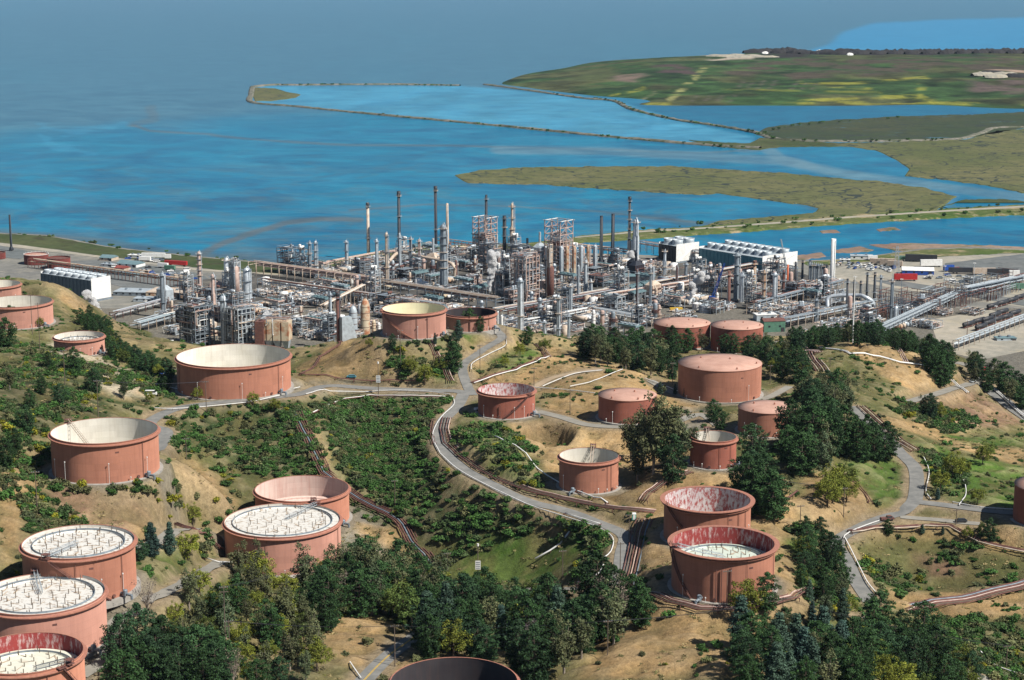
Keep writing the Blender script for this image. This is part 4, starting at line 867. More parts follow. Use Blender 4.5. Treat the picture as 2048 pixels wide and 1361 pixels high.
    for a in (-15, 48):
        x_, y_, _ = pol(r + 0.15, a); b = MB().mat(M['rust']); b.bar((x_, y_, 1.2), pol(r + 0.55, a, 1.2), 0.55, 10); b.build('manway', root)
    q = random.Random(key)
    for a in (-50, -28, 12, 36, 60):
        a += q.uniform(-5, 5); l = MB().mat(M['white']); h = q.choice((1.6, 2.2, H * .5)); x_, y_, _ = pol(r + 1.0, a); l.bar(pol(r + 1.0, a, 0), (x_, y_, h), 0.06); l.cyl(x_, y_, h, 0.22, 0.35, 6); l.build('lamp', root)
    if kind != 'cone' or key in 'K':
        a = 58 if key not in 'XVQ' else -30
        x_, y_, _ = pol(r + 1.8, a); b = MB().mat(M['grey']); b.bar(pol(r, a, 1.3), pol(r + 4.5, a, 1.3), 0.42, 8); b.bar(pol(r + 4.5, a, 1.3), pol(r + 4.5, a, 0), 0.42, 8); b.cyl(x_, y_, 0.8, 0.75, 1.7, 8, dome=0.3); b.build('inlet_valve', root)
    return root
TINFO = {t[0]: t for t in TANKS}
cfg = dict(
 A=dict(stair=(43, -20), pipes=((60, .1, .93), (10, .08, .9)), ladder=(-20, 0.05)), B=dict(ladder=(-160, 0.1), pipes=()), C=dict(ladder=(60, .2), pipes=((0, .12, .93), (8, .12, .93), (35, .1, .93)), stair=(88, 50), rimmat='girder'),
 D=dict(ladder=(-125, .3), pipes=((55, .1, .93),)), E=dict(pipes=((58, .1, .93), (-60, .1, .93))), G=dict(stair=(66, 20), ladder=(20, .5)), F=dict(ladder=(150, .1), pipes=((75, .12, .93), (-8, .06, .9))),
 H=dict(stair=(2, -72), pipes=((8, .12, .93), (27, .14, .93))), I=dict(pipes=((0, .2, 1.15), (15, .1, 1.1), (30, .1, 1.1), (45, .1, 1.1))), J=dict(stair=(-7, 50), pipes=((-12, .12, .6),)),
 K=dict(stair=(10, 60)), L=dict(), N=dict(), O=dict(), P=dict(), Q=dict(pipes=((35, .08, .93), (44, .08, .93)), ladder=(170, .4)), U=dict(pipes=((10, .08, .93), (40, .08, .93)), ladder=(-170, .6)),
 V=dict(stair=(-8, -66), pipes=((22, .08, .93), (38, .12, .93), (52, .1, .93))), X=dict(stair=(-42, -84), pipes=((-14, .12, .75), (-8, .16, .75), (2, .2, .8), (65, .1, .93), (20, .06, .93)), ladder=(-70, .0), roofm='greenroof'),
 Y=dict(), Z=dict(), a=dict(), b=dict(), c=dict())
cfg['C']['roofm'] = 'plainroof'
for (k, px, py, w, z, H, kind, wall, liner, depth, label) in TANKS:
    make_tank(k, 'storage_tank', label, wall, liner, kind, depth, **cfg[k])

# ------------------------------------------------------------ pipelines over the ground
SUP = {}
def pipeline(pxs, n, gap, rad, mat, label, h=0.9, every=7.0, ground=True, smooth=1.5, group=None, cat='pipeline', name='pipeline', sm='rust', mats=None, post=0.0):
    L0 = [cast(*p) for p in pxs]; L = []
    for a, b in zip(L0[:-1], L0[1:]):
        k = max(1, int((b - a).length / 4)); L += [a.lerp(b, i / k) for i in range(k)]
    L.append(L0[-1]); z = np.array([height(p.x, p.y) if p.y < GY1 - 2 else PLAIN for p in L]); m = min(3, len(z) // 2)
    if m > 0:
        zp = np.pad(z, m, mode='edge'); z2 = np.convolve(zp, np.ones(2 * m + 1) / (2 * m + 1), 'valid'); z = np.maximum(z2, z - 0.3)
    c = L[len(L) // 2].copy(); c.z = float(z[len(z) // 2])
    root = thing(name, label, cat, tuple(c), 0, group)
    P = [Vector((p.x - c.x, p.y - c.y, zz - c.z + h)) for p, zz in zip(L, z)]
    nr = []
    for i in range(len(P)):
        d = P[min(i + 1, len(P) - 1)] - P[max(i - 1, 0)]; o = Vector((-d.y, d.x, 0)); o.normalize(); nr.append(o)
    q = random.Random(len(P) * 7 + n)
    for k in range(n):
        off = (k - (n - 1) / 2) * gap; mm = M[(mats or [mat])[k % len(mats or [mat])]]
        b = MB().mat(mm); b.sm = True; b.tube([p + o * off for p, o in zip(P, nr)], rad * q.uniform(0.8, 1.25), 6); b.build('pipe', root)
    W_ = max(0.6, (n - 1) * gap / 2 + 0.5)
    step = max(1, round(every / 4))
    for i in range(0, len(P), step):
        b = MB().mat(M[sm]); d = P[i]; o = nr[i]; low = -h - 0.6
        for s in (-1, 1): b.bar(d + o * W_ * s + Vector((0, 0, low)), d + o * W_ * s + Vector((0, 0, post)), 0.12)
        b.bar(d - o * (W_ + .2) + Vector((0, 0, -rad - 0.12)), d + o * (W_ + .2) + Vector((0, 0, -rad - 0.12)), 0.12); b.build('pipe_support', root)
    return root
BR = 'rust'; PIPES = [
 ([(591,826),(608,862),(630,905),(650,948),(690,985),(735,1010),(780,1030),(808,1052),(825,1085),(850,1115),(872,1140)], 6, 0.95, 0.3, 'rust', 'long rusty pipe bundle running down the valley side behind the pink-lined tank', ['rust','rust','grey','rust','rust','rust']),
 ([(612,835),(650,818),(690,802),(740,793),(820,794),(890,797)], 2, 0.8, 0.28, 'white', 'pale pipe pair along the top of the green ravine', ['rust','white']),
 ([(866,842),(862,870),(868,890)], 2, 0.8, 0.2, 'rust', 'short brown pipe pair at the roadside curve', None),
 ([(893,838),(888,860),(895,888),(925,915),(960,940),(1000,962),(1060,985),(1120,1000),(1180,1010),(1250,1020),(1310,1026)], 4, 1.1, 0.28, 'rust', 'brown pipe trestle hugging the upper side of the curved main road', None),
 ([(1290,1040),(1280,1070),(1272,1110),(1262,1150),(1255,1180)], 7, 0.9, 0.26, 'rust', 'brown pipe rack going down between the road and the two front tanks', None),
 ([(1150,1175),(1262,1190),(1340,1205),(1400,1222),(1470,1222),(1540,1210),(1585,1196),(1615,1188)], 5, 0.9, 0.26, 'rust', 'brown pipe bundle passing below the front tank', None),
 ([(858,683),(872,710),(890,745),(902,770)], 4, 0.9, 0.25, 'rust', 'dark pipe bundle down the knoll slope to the junction', None),
 ([(1600,690),(1622,715),(1645,745)], 6, 1.3, 0.35, 'rust', 'thick pipe bundle crossing the hill gap below the refinery', ['rust','tanst','rust','pinkst','rust','tanst']),
 ([(1722,815),(1760,850),(1800,885),(1830,905)], 4, 1.1, 0.32, 'tanst', 'pale pipe bundle descending beside the right-hand road', ['tanst','rust','tanst','rust']),
 ([(1700,1068),(1770,1056),(1850,1052),(1900,1054),(1925,1070),(1960,1088),(2060,1108)], 3, 1.1, 0.3, 'tanst', 'pipe run crossing the basin in front of the right-edge tank', ['tanst','rust','rust']),
 ([(1815,1225),(1870,1215),(1930,1202),(1990,1187),(2060,1168)], 7, 1.0, 0.3, 'rust', 'wide brown pipe bundle across the lower right slope', None),
 ([(1640,700),(1700,710),(1760,718),(1800,728),(1860,735),(1890,745),(1935,790)], 2, 1.0, 0.3, 'white', 'white pipe pair over the bare right hill', None),
 ([(1750,680),(1800,705),(1812,728)], 3, 1.0, 0.25, 'pinkst', 'short buff pipe run on the top of the bare right hill', None),
 ([(945,768),(985,755),(1030,742),(1070,725),(1095,716)], 3, 0.9, 0.26, 'tanst', 'pipe run climbing the tan bank behind the peeling red tank', ['white','rust','rust']),
 ([(1072,690),(1085,702),(1097,716)], 4, 0.9, 0.26, 'rust', 'short brown pipe run dropping over the ridge', None),
 ([(990,876),(1030,893),(1052,912),(1075,940),(1095,962),(1150,985),(1215,1010)], 1, 1, 0.3, 'white', 'single white pipe bending down past the hollow tank', None),
 ([(1130,1030),(1150,1037),(1200,1052)], 1, 1, 0.2, 'white', 'white pipe beside the main road below the trestle', None),
 ([(1140,1065),(1100,1105),(1070,1135)], 1, 1, 0.35, 'white', 'lone white pipe lying on the grassy valley floor', None),
 ([(350,1050),(400,1068),(470,1085),(540,1100),(600,1120),(640,1132)], 3, 0.8, 0.24, 'rust', 'brown pipe run in front of the wide post-roofed tank', None),
 ([(600,752),(640,715),(680,690),(700,672)], 2, 0.8, 0.2, 'rust', 'pipe pair climbing the left flank of the tan knoll', None),
 ([(598,752),(690,764),(780,762),(850,765)], 2, 0.7, 0.2, 'rust', 'low brown pipe along the foot of the tan knoll', None),
 ([(1290,950),(1320,935),(1400,932),(1470,930)], 2, 0.8, 0.2, 'rust', 'thin brown pipes in front of the smallest open tank', None),
 ([(1285,1010),(1300,985),(1330,965),(1380,945)], 4, 0.9, 0.22, 'rust', 'brown pipe bundle curving behind the peeling tank pair', None),
 ([(1740,1010),(1715,975),(1690,950)], 2, 0.8, 0.25, 'rust', 'brown pipe pair stepping down the bare slope by the right pines', None),
 ([(1595,985),(1550,1030)], 1, 0.8, 0.5, 'rust', 'thick raised red pipe on stilts behind the front tanks', None),
 ([(410,1120),(440,1128),(470,1132)], 1, 0.8, 0.2, 'white', 'short white pipe at the lower left grove', None),
 ([(1975,770),(2010,800),(2070,852)], 2, 1.0, 0.4, 'white', 'white pipe pair beside the road by the right edge', None),
 ([(1570,700),(1640,706)], 5, 1.2, 0.3, 'pinkst', 'short pipe header behind the twin closed tanks', None),
 ([(2100,560),(1960,540)], 1, 1, 0.2, 'white', 'x', None),
]
PIPES = [(p[0], p[1], p[2] * 1.1, p[3] * .9, p[4], p[5], (p[6] or (['rust', 'wood', 'rust', 'pinkst', 'rust', 'grey', 'rust'] if p[1] > 3 and p[4] == 'rust' else None))) for p in PIPES]
for p in PIPES[:-1]:
    pipeline(p[0], p[1], p[2], p[3], p[4], p[5], mats=p[6])
def rail(pxs, label, mat='white', h=0.85, off=0):
    L = spline([cast(*p) for p in pxs], 3.0); c = L[len(L) // 2].copy(); c.z = height(c.x, c.y)
    root = thing('guard_rail', label, 'guard rail', tuple(c), 0, 'low white rails along the tank farm roads')
    hz_ = np.array([height(p.x, p.y) for p in L]); n_ = min(5, len(L) // 2); hz_ = np.maximum(np.convolve(np.pad(hz_, n_, mode='edge'), np.ones(2 * n_ + 1) / (2 * n_ + 1), 'valid'), hz_ - .4)
    P = [Vector((p.x - c.x, p.y - c.y, float(z_) - c.z)) for p, z_ in zip(L, hz_)]
    b = MB().mat(M[mat]); v = []
    for i in range(len(P) - 1):
        b.bar(P[i] + Vector((0, 0, h)), P[i + 1] + Vector((0, 0, h)), 0.2)
    b.build('rail', root)
    b = MB().mat(M['wood'])
    for p in P[::1]: b.box(p.x, p.y, p.z - 0.5, 0.16, 0.16, h + 0.5)
    b.build('rail_post', root, kind='stuff')
for i, (pl_, lb) in enumerate([
 ([(905,795),(908,812),(885,835),(870,858),(866,880),(880,910)], 'white rail on the valley side of the bend below the junction'),
 ([(880,910),(915,942),(970,972),(1050,1010),(1120,1036),(1190,1056),(1225,1078),(1222,1105),(1208,1125)], 'long white rail on the valley side of the main road'),
 ([(612,790),(660,784),(760,783),(850,786),(900,792)], 'white rail between the left road and the ravine'),
 ([(308,818),(345,822),(420,815),(500,806),(560,795)], 'white rail along the road that climbs to the left open tank'),
 ([(310,771),(380,786),(450,793),(530,792),(600,780)], 'white rail round the largest open tank'),
 ([(943,745),(945,730),(975,712),(1010,698),(1012,680)], 'white rail on the outer side of the knoll road'),
 ([(1085,778),(1110,765),(1150,750),(1205,742)], 'white rail on the track over the tan ridge'),
 ([(1140,778),(1190,762),(1245,742)], 'straight white rail above the flat pink-topped tank'),
 ([(1060,778),(1130,783),(1190,790)], 'low white rail behind the peeling red tank'),
 ([(1290,760),(1330,775),(1370,790),(1440,800)], 'white rail in front of the largest closed tank'),
 ([(1842,905),(1858,945),(1852,985),(1862,1002)], 'white rail on the outer curve of the right-hand road'),
 ([(1895,925),(1925,960),(1932,990),(1918,1014)], 'pale rail enclosing the shrubs by the right-hand road'),
 ([(1690,1078),(1700,1100),(1720,1140),(1735,1170),(1760,1200)], 'white rail along the descending right-hand road'),
 ([(1770,1040),(1700,1068),(1687,1082)], 'white rail on the right-hand road above the basin'),
 ([(1905,1008),(1960,1018),(2040,1024)], 'pale rail by the road to the right-edge tank'),
 ([(1165,1145),(1190,1165),(1208,1130)], 'white rail at the corner by the lower track'),
 ([(1950,1290),(1985,1330),(2048,1361)], 'white rail at the lower right corner'),
 ([(700,1328),(722,1361)], 'white rail at the left edge of the bottom road'),
 ([(560,1150),(600,1165),(680,1190)], 'white rail in the lower left grove'),
]): rail(pl_, lb)
# ------------------------------------------------------------ where a thing stands, in words
SHORT = dict(A='the diagonal-stair tank', B='the left-edge post-roofed tank', C='the bottom-left tank', D='the upper left cream tank', E='the largest open tank', G='the pink-lined tank', F='the valley post-roofed tank', H='the knoll tank', I='the dark low tank', J='the peeling red tank', K='the small closed tank', L='the largest closed tank', N='the pine-hidden closed tank', O='the left twin tank', P='the right twin tank', Q='the hollow tank', U='the smallest open tank', V='the peeling tank', X='the green-roofed tank', Y='the bottom dark tank', Z='the upper left hill tank', b='the half-buried tank', c='the right-edge tank')
def near(x, y, dist=True):
    best = min((k for k in SHORT), key=lambda k: math.hypot(x - TK[k][0], y - TK[k][1])); tx, ty, _, r, _ = TK[best]; dx, dy = x - tx, y - ty
    rel = ('left of ' if dx < 0 else 'right of ') if abs(dx) > abs(dy) else ('behind ' if dy > 0 else 'in front of '); d = math.hypot(dx, dy)
    return ('close ' if dist and d < r + 14 else ('far ' if dist and d > r + 45 else '')) + rel + SHORT[best]
# ------------------------------------------------------------ trees and shrubs
def leaf_mat(name, c1, c2, c3):
    m, t, p = new_mat(name)
    a = mix(t, c1, c2, ramp(t, noise_tex(t, 0.7, 3, 0.6), 0.35, 0.65)); 
    oi = node(t, 'ShaderNodeObjectInfo'); mr = ramp(t, oi.outputs['Random'], 0.55, 1.0)
    a = mix(t, a, c3, mr)
    ge = node(t, 'ShaderNodeNewGeometry'); mi = node(t, 'ShaderNodeMapRange'); t.links.new(ge.outputs['Random Per Island'], mi.inputs[0]); mi.inputs[3].default_value = 0.55; mi.inputs[4].default_value = 1.55
    hs = node(t, 'ShaderNodeHueSaturation'); rv = node(t, 'ShaderNodeMapRange'); m7 = node(t, 'ShaderNodeMath', operation='MULTIPLY'); m7.inputs[1].default_value = 7.31; fr = node(t, 'ShaderNodeMath', operation='FRACT'); t.links.new(oi.outputs['Random'], m7.inputs[0]); t.links.new(m7.outputs[0], fr.inputs[0]); t.links.new(fr.outputs[0], rv.inputs[0]); rv.inputs[3].default_value = 0.72; rv.inputs[4].default_value = 1.45
    mm_ = node(t, 'ShaderNodeMath', operation='MULTIPLY'); t.links.new(mi.outputs[0], mm_.inputs[0]); t.links.new(rv.outputs[0], mm_.inputs[1]); t.links.new(mm_.outputs[0], hs.inputs['Value']); t.links.new(a, hs.inputs['Color']); a = hs.outputs[0]
    t.links.new(a, p.inputs['Base Color']); p.inputs['Roughness'].default_value = 0.75; p.inputs['Specular IOR Level'].default_value = 0.2
    return m
LM = dict(
 pine=leaf_mat('pine_needles', (0.017,0.044,0.013), (0.028,0.062,0.018), (0.022,0.05,0.022)),
 euc=leaf_mat('eucalyptus_leaves', (0.06,0.075,0.032), (0.09,0.09,0.042), (0.05,0.075,0.038)),
 cyp=leaf_mat('olive_foliage', (0.10,0.125,0.018), (0.15,0.155,0.02), (0.05,0.085,0.022)),
 blue=leaf_mat('blue_green_needles', (0.035,0.065,0.045), (0.05,0.085,0.055), (0.03,0.06,0.05)),
 bare=leaf_mat('dry_twigs', (0.13,0.10,0.085), (0.17,0.13,0.10), (0.12,0.10,0.10)),
 shrub=leaf_mat('shrub_leaves', (0.028,0.075,0.016), (0.048,0.102,0.021), (0.055,0.08,0.032)),
 olive=leaf_mat('dry_shrub_leaves', (0.075,0.085,0.03), (0.10,0.10,0.045), (0.06,0.075,0.035)),
 gorse=leaf_mat('yellow_green_leaves', (0.13,0.14,0.012), (0.20,0.18,0.015), (0.09,0.11,0.015)))
M['bark'] = simple('bark', (0.09, 0.065, 0.045), 0.95, 0, (0.05, 0.038, 0.03), 2.0)
M['palebark'] = simple('pale_bark', (0.26, 0.22, 0.18), 0.95, 0, (0.16, 0.13, 0.1), 1.5)
def leaves(clumps, per, size, seed, mat, name, flat=0.6):
    g = np.random.default_rng(seed); C = np.array([c[:3] for c in clumps]); Rr = np.array([c[3] for c in clumps])
    n = len(clumps) * per; ci = np.repeat(np.arange(len(clumps)), per)
    u = g.normal(size=(n, 3)); u /= np.linalg.norm(u, axis=1)[:, None]; rad = g.random(n) ** 0.4
    P = C[ci] + u * (rad * Rr[ci])[:, None] * np.array([1, 1, flat])
    N = u * 0.7 + g.normal(size=(n, 3)) * 0.55 + np.array([0, 0, 0.35]); N /= np.linalg.norm(N, axis=1)[:, None]
    a = np.cross(N, g.normal(size=(n, 3))); a /= np.linalg.norm(a, axis=1)[:, None]; b = np.cross(N, a)
    s = (size * (0.6 + 0.8 * g.random(n)))[:, None]
    V = np.stack([P - a * s - b * s * .6, P + a * s - b * s * .45, P + a * s * .8 + b * s * .6, P - a * s * .9 + b * s * .5], 1).reshape(-1, 3).astype(np.float32)
    me = bpy.data.meshes.new(name); me.vertices.add(4 * n); me.vertices.foreach_set('co', V.ravel()); me.loops.add(4 * n); me.loops.foreach_set('vertex_index', np.arange(4 * n, dtype=np.int32))
    me.polygons.add(n); me.polygons.foreach_set('loop_start', np.arange(0, 4 * n, 4, dtype=np.int32)); me.polygons.foreach_set('loop_total', np.full(n, 4, np.int32)); me.update(calc_edges=True); me.materials.append(mat)
    return me
def tree_meshes(kind, seed):
    """returns trunk mesh, crown mesh; unit: a tree about 15 m high (scaled later)"""
    q = random.Random(seed); cl = []; b = MB().mat(M['palebark'] if kind in ('euc', 'bare') else M['bark']); H = 15.0
    if kind in ('pine', 'blue'):
        wide = q.uniform(0.30, 0.40) if kind == 'pine' else q.uniform(0.20, 0.27); lean = (q.uniform(-.6, .6), q.uniform(-.6, .6))
        b.bar((0, 0, -1.5), (lean[0] * .5, lean[1] * .5, H * .5), 0.34, 7, 0.24); b.bar((lean[0] * .5, lean[1] * .5, H * .5), (lean[0], lean[1], H * .96), 0.24, 6, 0.05)
        lv = 11
        for i in range(lv):
            t = i / (lv - 1); z = H * (0.10 + 0.88 * t); rr = H * wide * (0.45 + 0.95 * t) * (1 - t ** 2.2) ** 0.75 / 0.8 if kind == 'pine' else H * wide * (1.02 - t) ** 0.8 * (0.6 + 0.6 * min(1, t * 4))
            nb = max(3, int(8 * (1 - t * 0.6)))
            for k in range(nb):
                a = 2 * math.pi * (k + q.random() * .7) / nb + i; e = rr * q.uniform(0.62, 1.12); x = lean[0] * t + e * math.cos(a); y = lean[1] * t + e * math.sin(a); zz = z + e * 0.08 + q.uniform(-.3, .5)
                b.bar((lean[0] * t, lean[1] * t, z - e * .2), (x * .92, y * .92, zz - .2), 0.09, 3, 0.03, False)
                cl.append((x, y, zz, q.uniform(0.9, 1.45))); cl.append((x * .58, y * .58, zz + .15, q.uniform(1.0, 1.5)))
        cl.append((lean[0], lean[1], H * .97, 0.8)); per, size, fl = 56, 0.22, 0.6
    elif kind == 'euc':
        nb = q.randint(6, 9); b.bar((0, 0, -1.5), (0.2, 0, H * .3), 0.38, 7, 0.3)
        for k in range(nb):
            a = 2 * math.pi * k / nb + q.random(); t = q.uniform(0.5, 1.0); e = H * .26 * q.uniform(.3, 1) * (1.35 - t); top = Vector((e * math.cos(a), e * math.sin(a), H * t)); b.bar((0.2, 0, H * .28), top * .9, 0.2, 5, 0.05)
            for j in range(10):
                f = q.uniform(.35, 1.0); c = top * f + Vector((q.gauss(0, 1.1), q.gauss(0, 1.1), q.gauss(0, .9))); cl.append((c.x, c.y, max(c.z, H * .22), q.uniform(0.8, 1.5)))
        per, size, fl = 46, 0.22, 0.95
    elif kind == 'cyp':
        b.bar((0, 0, -1.5), (0, 0, H * .5), 0.4, 7, 0.2); W_ = H * .36
        for k in range(70):
            u = Vector((q.gauss(0, 1), q.gauss(0, 1), abs(q.gauss(0, 1)) * 0.9 - .25)).normalized(); f = q.uniform(.6, 1.0) * (1 + 0.18 * math.sin(5 * math.atan2(u.y, u.x) + seed))
            cl.append((u.x * W_ * f, u.y * W_ * f, H * .42 + u.z * H * .5 * f, q.uniform(1.0, 1.6)))
        for k in range(5): a = k * 1.3; b.bar((0, 0, H * .25), (math.cos(a) * W_ * .6, math.sin(a) * W_ * .6, H * .6), 0.15, 4, 0.05)
        per, size, fl = 56, 0.22, 0.8
    elif kind == 'bare':
        for k in range(26):
            a = q.uniform(0, 6.28); t = q.uniform(.45, 1); e = H * .25 * q.uniform(.3, 1); p = Vector((e * math.cos(a), e * math.sin(a), H * t)); b.bar((0, 0, H * .2 + H * .3 * q.random()), p, 0.12, 4, 0.03)
            cl.append((p.x, p.y, p.z, q.uniform(.8, 1.4)))
        b.bar((0, 0, -1.5), (0, 0, H * .5), 0.3, 7, 0.15); per, size, fl = 22, 0.14, 0.9
    return b.mesh('trunk'), leaves(cl, per, size, seed, LM[kind], 'crown', fl)
TREE = {k: [tree_meshes(k, s * 13 + i) for s in range(n)] for i, (k, n) in enumerate((('pine', 5), ('euc', 4), ('cyp', 3), ('blue', 3), ('bare', 2)))}
KINDS = dict(pine='dark green pine', euc='grey-green eucalyptus', cyp='rounded olive-green tree', blue='slender blue-green conifer', bare='leafless grey-brown tree')
TREES = []; qt = random.Random(99)
def tree(kind, x, y, h, grp, size_word=None, z=None):
    TREES.append([kind, x, y, h, grp, size_word, z])
def tree_px(kind, px, py, h_px, grp):
    p = cast(px, py); d = p.y * cp - (p.z - CAMZ) * sp; tree(kind, p.x, p.y, h_px * d / F / 0.95, grp, z=p.z if p.y > GY1 - 3 else None)
def grove(poly, kinds, spacing, hr, grp, n=400, seed=1):
    n0 = len(TREES); q = random.Random(seed); Wp = [cast(*p) for p in poly]; xs = [p.x for p in Wp]; ys = [p.y for p in Wp]; out = []
    wp = [(p.x, p.y) for p in Wp]
    for _ in range(n * 12):
        x = q.uniform(min(xs), max(xs)); y = q.uniform(min(ys), max(ys))
        if not bool(inpoly(np.array([x]), np.array([y]), wp)[0]): continue
        if any((x - a) ** 2 + (y - b) ** 2 < spacing ** 2 for a, b in out): continue
        if any(math.hypot(x - t[0], y - t[1]) < t[3] + 3.5 for t in TK.values()): continue
        out.append((x, y)); k = q.choices(list(kinds), weights=list(kinds.values()))[0]
        tree(k, x, y, q.uniform(*hr) * (0.75 if k == 'cyp' else 1.0), grp)
        if len(out) >= n: break
    mine = TREES[n0:]; sx_ = sorted(t[1] / t[2] for t in mine); sy_ = sorted(t[2] for t in mine); N_ = len(mine)
    for t in mine:
        a = t[1] / t[2]; e = t[2]; hx = '' if N_ < 6 else ('left' if a < sx_[N_ // 3] else ('right' if a > sx_[2 * N_ // 3] else 'middle')); hy = '' if N_ < 8 else ('front' if e < sy_[N_ // 3] else ('rear' if e > sy_[2 * N_ // 3] else 'centre'))
        t[5] = (hy + ' ' + hx).strip()
grove([(850,1252),(960,1228),(1090,1240),(1200,1240),(1280,1222),(1292,1250),(1220,1300),(1150,1350),(1080,1395),(1045,1350),(940,1332),(850,1318)], dict(pine=9, bare=0.9, blue=1.2, euc=1.6, cyp=1), 7.8, (11, 19), 'in the grove above the dark bottom tank', seed=2)
grove([(640,1195),(700,1180),(790,1178),(880,1195),(885,1250),(830,1262),(760,1232),(650,1250)], dict(pine=4, euc=4, cyp=2, bare=.6), 6.5, (13, 20), 'in the belt below the valley pipeway', seed=3)
grove([(290,1235),(420,1200),(560,1195),(690,1200),(690,1240),(620,1280),(640,1361),(560,1400),(480,1400),(400,1340),(320,1310)], dict(euc=4, cyp=6, pine=1.2, bare=.4), 6.6, (9, 15), 'in the mixed lower left grove', seed=4)
grove([(235,1330),(300,1300),(420,1345),(470,1400),(240,1400)], dict(pine=8), 7, (13, 18), 'in the bottom left pine clump', seed=5)
grove([(1500,930),(1560,915),(1600,885),(1625,860),(1690,868),(1690,920),(1650,960),(1590,950),(1540,930)], dict(pine=10, euc=1.5), 8.5, (15, 22), 'in the stand right of the closed tanks', seed=6)
grove([(1700,905),(1760,905),(1775,918),(1720,925)], dict(pine=1), 8, (15, 19), 'in the pine clump by the right-hand road', seed=7)
grove([(1475,985),(1530,975),(1555,1000),(1545,1040),(1500,1035)], dict(pine=1), 6.5, (15, 20), 'in the pine clump touching the peeling tank', seed=8)
grove([(1630,990),(1690,980),(1695,1010),(1650,1020)], dict(cyp=2, euc=1), 7, (14, 18), 'in the olive-brown clump on the bare slope', seed=9)
grove([(1600,800),(1690,800),(1700,850),(1620,856)], dict(pine=2, euc=2), 8, (13, 18), 'in the mixed stand above the tall pines', seed=10)
grove([(1150,712),(1215,702),(1290,712),(1345,735),(1352,756),(1290,750),(1200,735)], dict(pine=5, euc=2), 9.5, (10, 17), 'in the belt left of the largest closed tank', seed=11)
grove([(1340,700),(1440,695),(1530,700),(1600,735),(1610,770),(1545,760),(1530,725),(1440,705),(1350,710)], dict(pine=3, euc=2.5, cyp=1), 9, (10, 15), 'in the belt behind the largest closed tank', seed=12)
grove([(1580,692),(1700,682),(1800,688),(1870,722),(1880,745),(1790,702),(1700,694),(1600,702)], dict(pine=1, euc=.15), 11, (9, 14), 'in the row behind the right hill', seed=13)
grove([(1850,735),(1880,735),(1910,765),(1880,775)], dict(pine=1), 7, (14, 19), 'on the shoulder of the right hill', seed=14)
grove([(1940,745),(1985,765),(2048,800),(2048,830),(1990,790),(1945,768)], dict(pine=1, euc=.3), 10, (12, 17), 'in the pine row by the right-edge road', seed=15)
grove([(1740,1262),(1850,1280),(1930,1340),(1970,1400),(1700,1400),(1690,1310)], dict(pine=5, cyp=3.5, euc=1), 7, (10, 16), 'in the dark grove at the lower right', seed=16)
grove([(1480,1290),(1600,1290),(1680,1320),(1690,1400),(1480,1400)], dict(blue=3, pine=3, euc=1), 7, (10, 15), 'in the stand below the front tanks', seed=17)
grove([(1600,1080),(1650,1075),(1680,1160),(1700,1250),(1620,1260),(1600,1180)], dict(blue=1, pine=2, euc=1, cyp=1), 7.5, (7, 13), 'on the green slope right of the front tank', seed=18)
grove([(180,640),(230,690),(280,730),(330,755),(300,765),(220,710),(160,650)], dict(pine=2, cyp=1), 6, (7, 10), 'along the back edge of the upper left hill', seed=19)
grove([(230,715),(330,745),(350,760),(330,770),(250,735)], dict(pine=1, cyp=1), 6, (8, 11), 'beside the parking pad of the largest open tank', seed=20)
for s_ in [('pine',150,750,52),('pine',98,740,34),('pine',187,790,50),('euc',248,800,44),('pine',190,770,30),('cyp',300,808,28),('pine',330,785,30),('pine',55,870,56),('pine',30,910,50),('pine',10,940,60),('pine',12,700,60),('euc',20,780,40),('pine',60,820,40),
           ('cyp',395,800,26),('cyp',507,812,30),('cyp',550,824,30),('pine',148,930,30),('pine',84,790,36),('pine',120,810,40),('pine',20,650,36),('cyp',80,655,22)]:
    tree_px(*s_, 'on the scrubby left hillside')
for s_ in [('pine',785,700,30),('cyp',738,695,20),('pine',905,750,62),('pine',908,720,50),('cyp',850,770,46),('cyp',820,750,40),('pine',940,660,40),('blue',917,680,36),('pine',960,665,30),('blue',870,690,22),('cyp',880,745,30),('pine',1055,690,34),('cyp',1040,715,34),('cyp',1010,735,24),('cyp',1090,705,30)]:
    tree_px(*s_, 'around the tan knoll and its road')
for s_ in [('euc',1285,940,115),('euc',1306,950,150),('euc',1328,945,140),('euc',1355,935,100),('euc',1262,925,90),('pine',1345,965,90),('cyp',1245,830,50),('euc',1275,965,70),('euc',1385,925,70)]:
    tree_px(*s_, 'in the tall eucalyptus clump left of the smallest open tank')
for s_ in [('blue',1410,800,36),('blue',1445,800,34),('blue',1370,795,22),('blue',1385,797,22),('blue',1350,790,20),('pine',1425,845,44),('pine',1440,860,40),('blue',1320,790,24)]:
    tree_px(*s_, 'in front of the largest closed tank')
for s_ in [('cyp',1490,1240,88),('pine',1532,1225,76),('pine',1455,930,34),('pine',1230,1235,60)]: tree_px(*s_, 'standing against the front tanks')
for s_ in [('pine',1196,1240,130),('pine',1225,1225,90),('cyp',1060,1215,60),('pine',1030,1212,55),('pine',1090,1215,62)]: tree_px(*s_, 'by the lower track below the main road')
for s_ in [('blue',340,1110,62),('blue',305,1115,66),('cyp',375,1120,60),('cyp',385,1050,46),('pine',280,1120,40)]: tree_px(*s_, 'beside the track right of the diagonal-stair tank')
for s_ in [('euc',480,1165,80),('euc',515,1160,78),('cyp',522,1190,90),('euc',610,1185,95),('cyp',655,1170,60),('euc',590,1140,30),('cyp',570,1250,70),('pine',735,1135,60)]: tree_px(*s_, 'in front of the wide post-roofed tank')
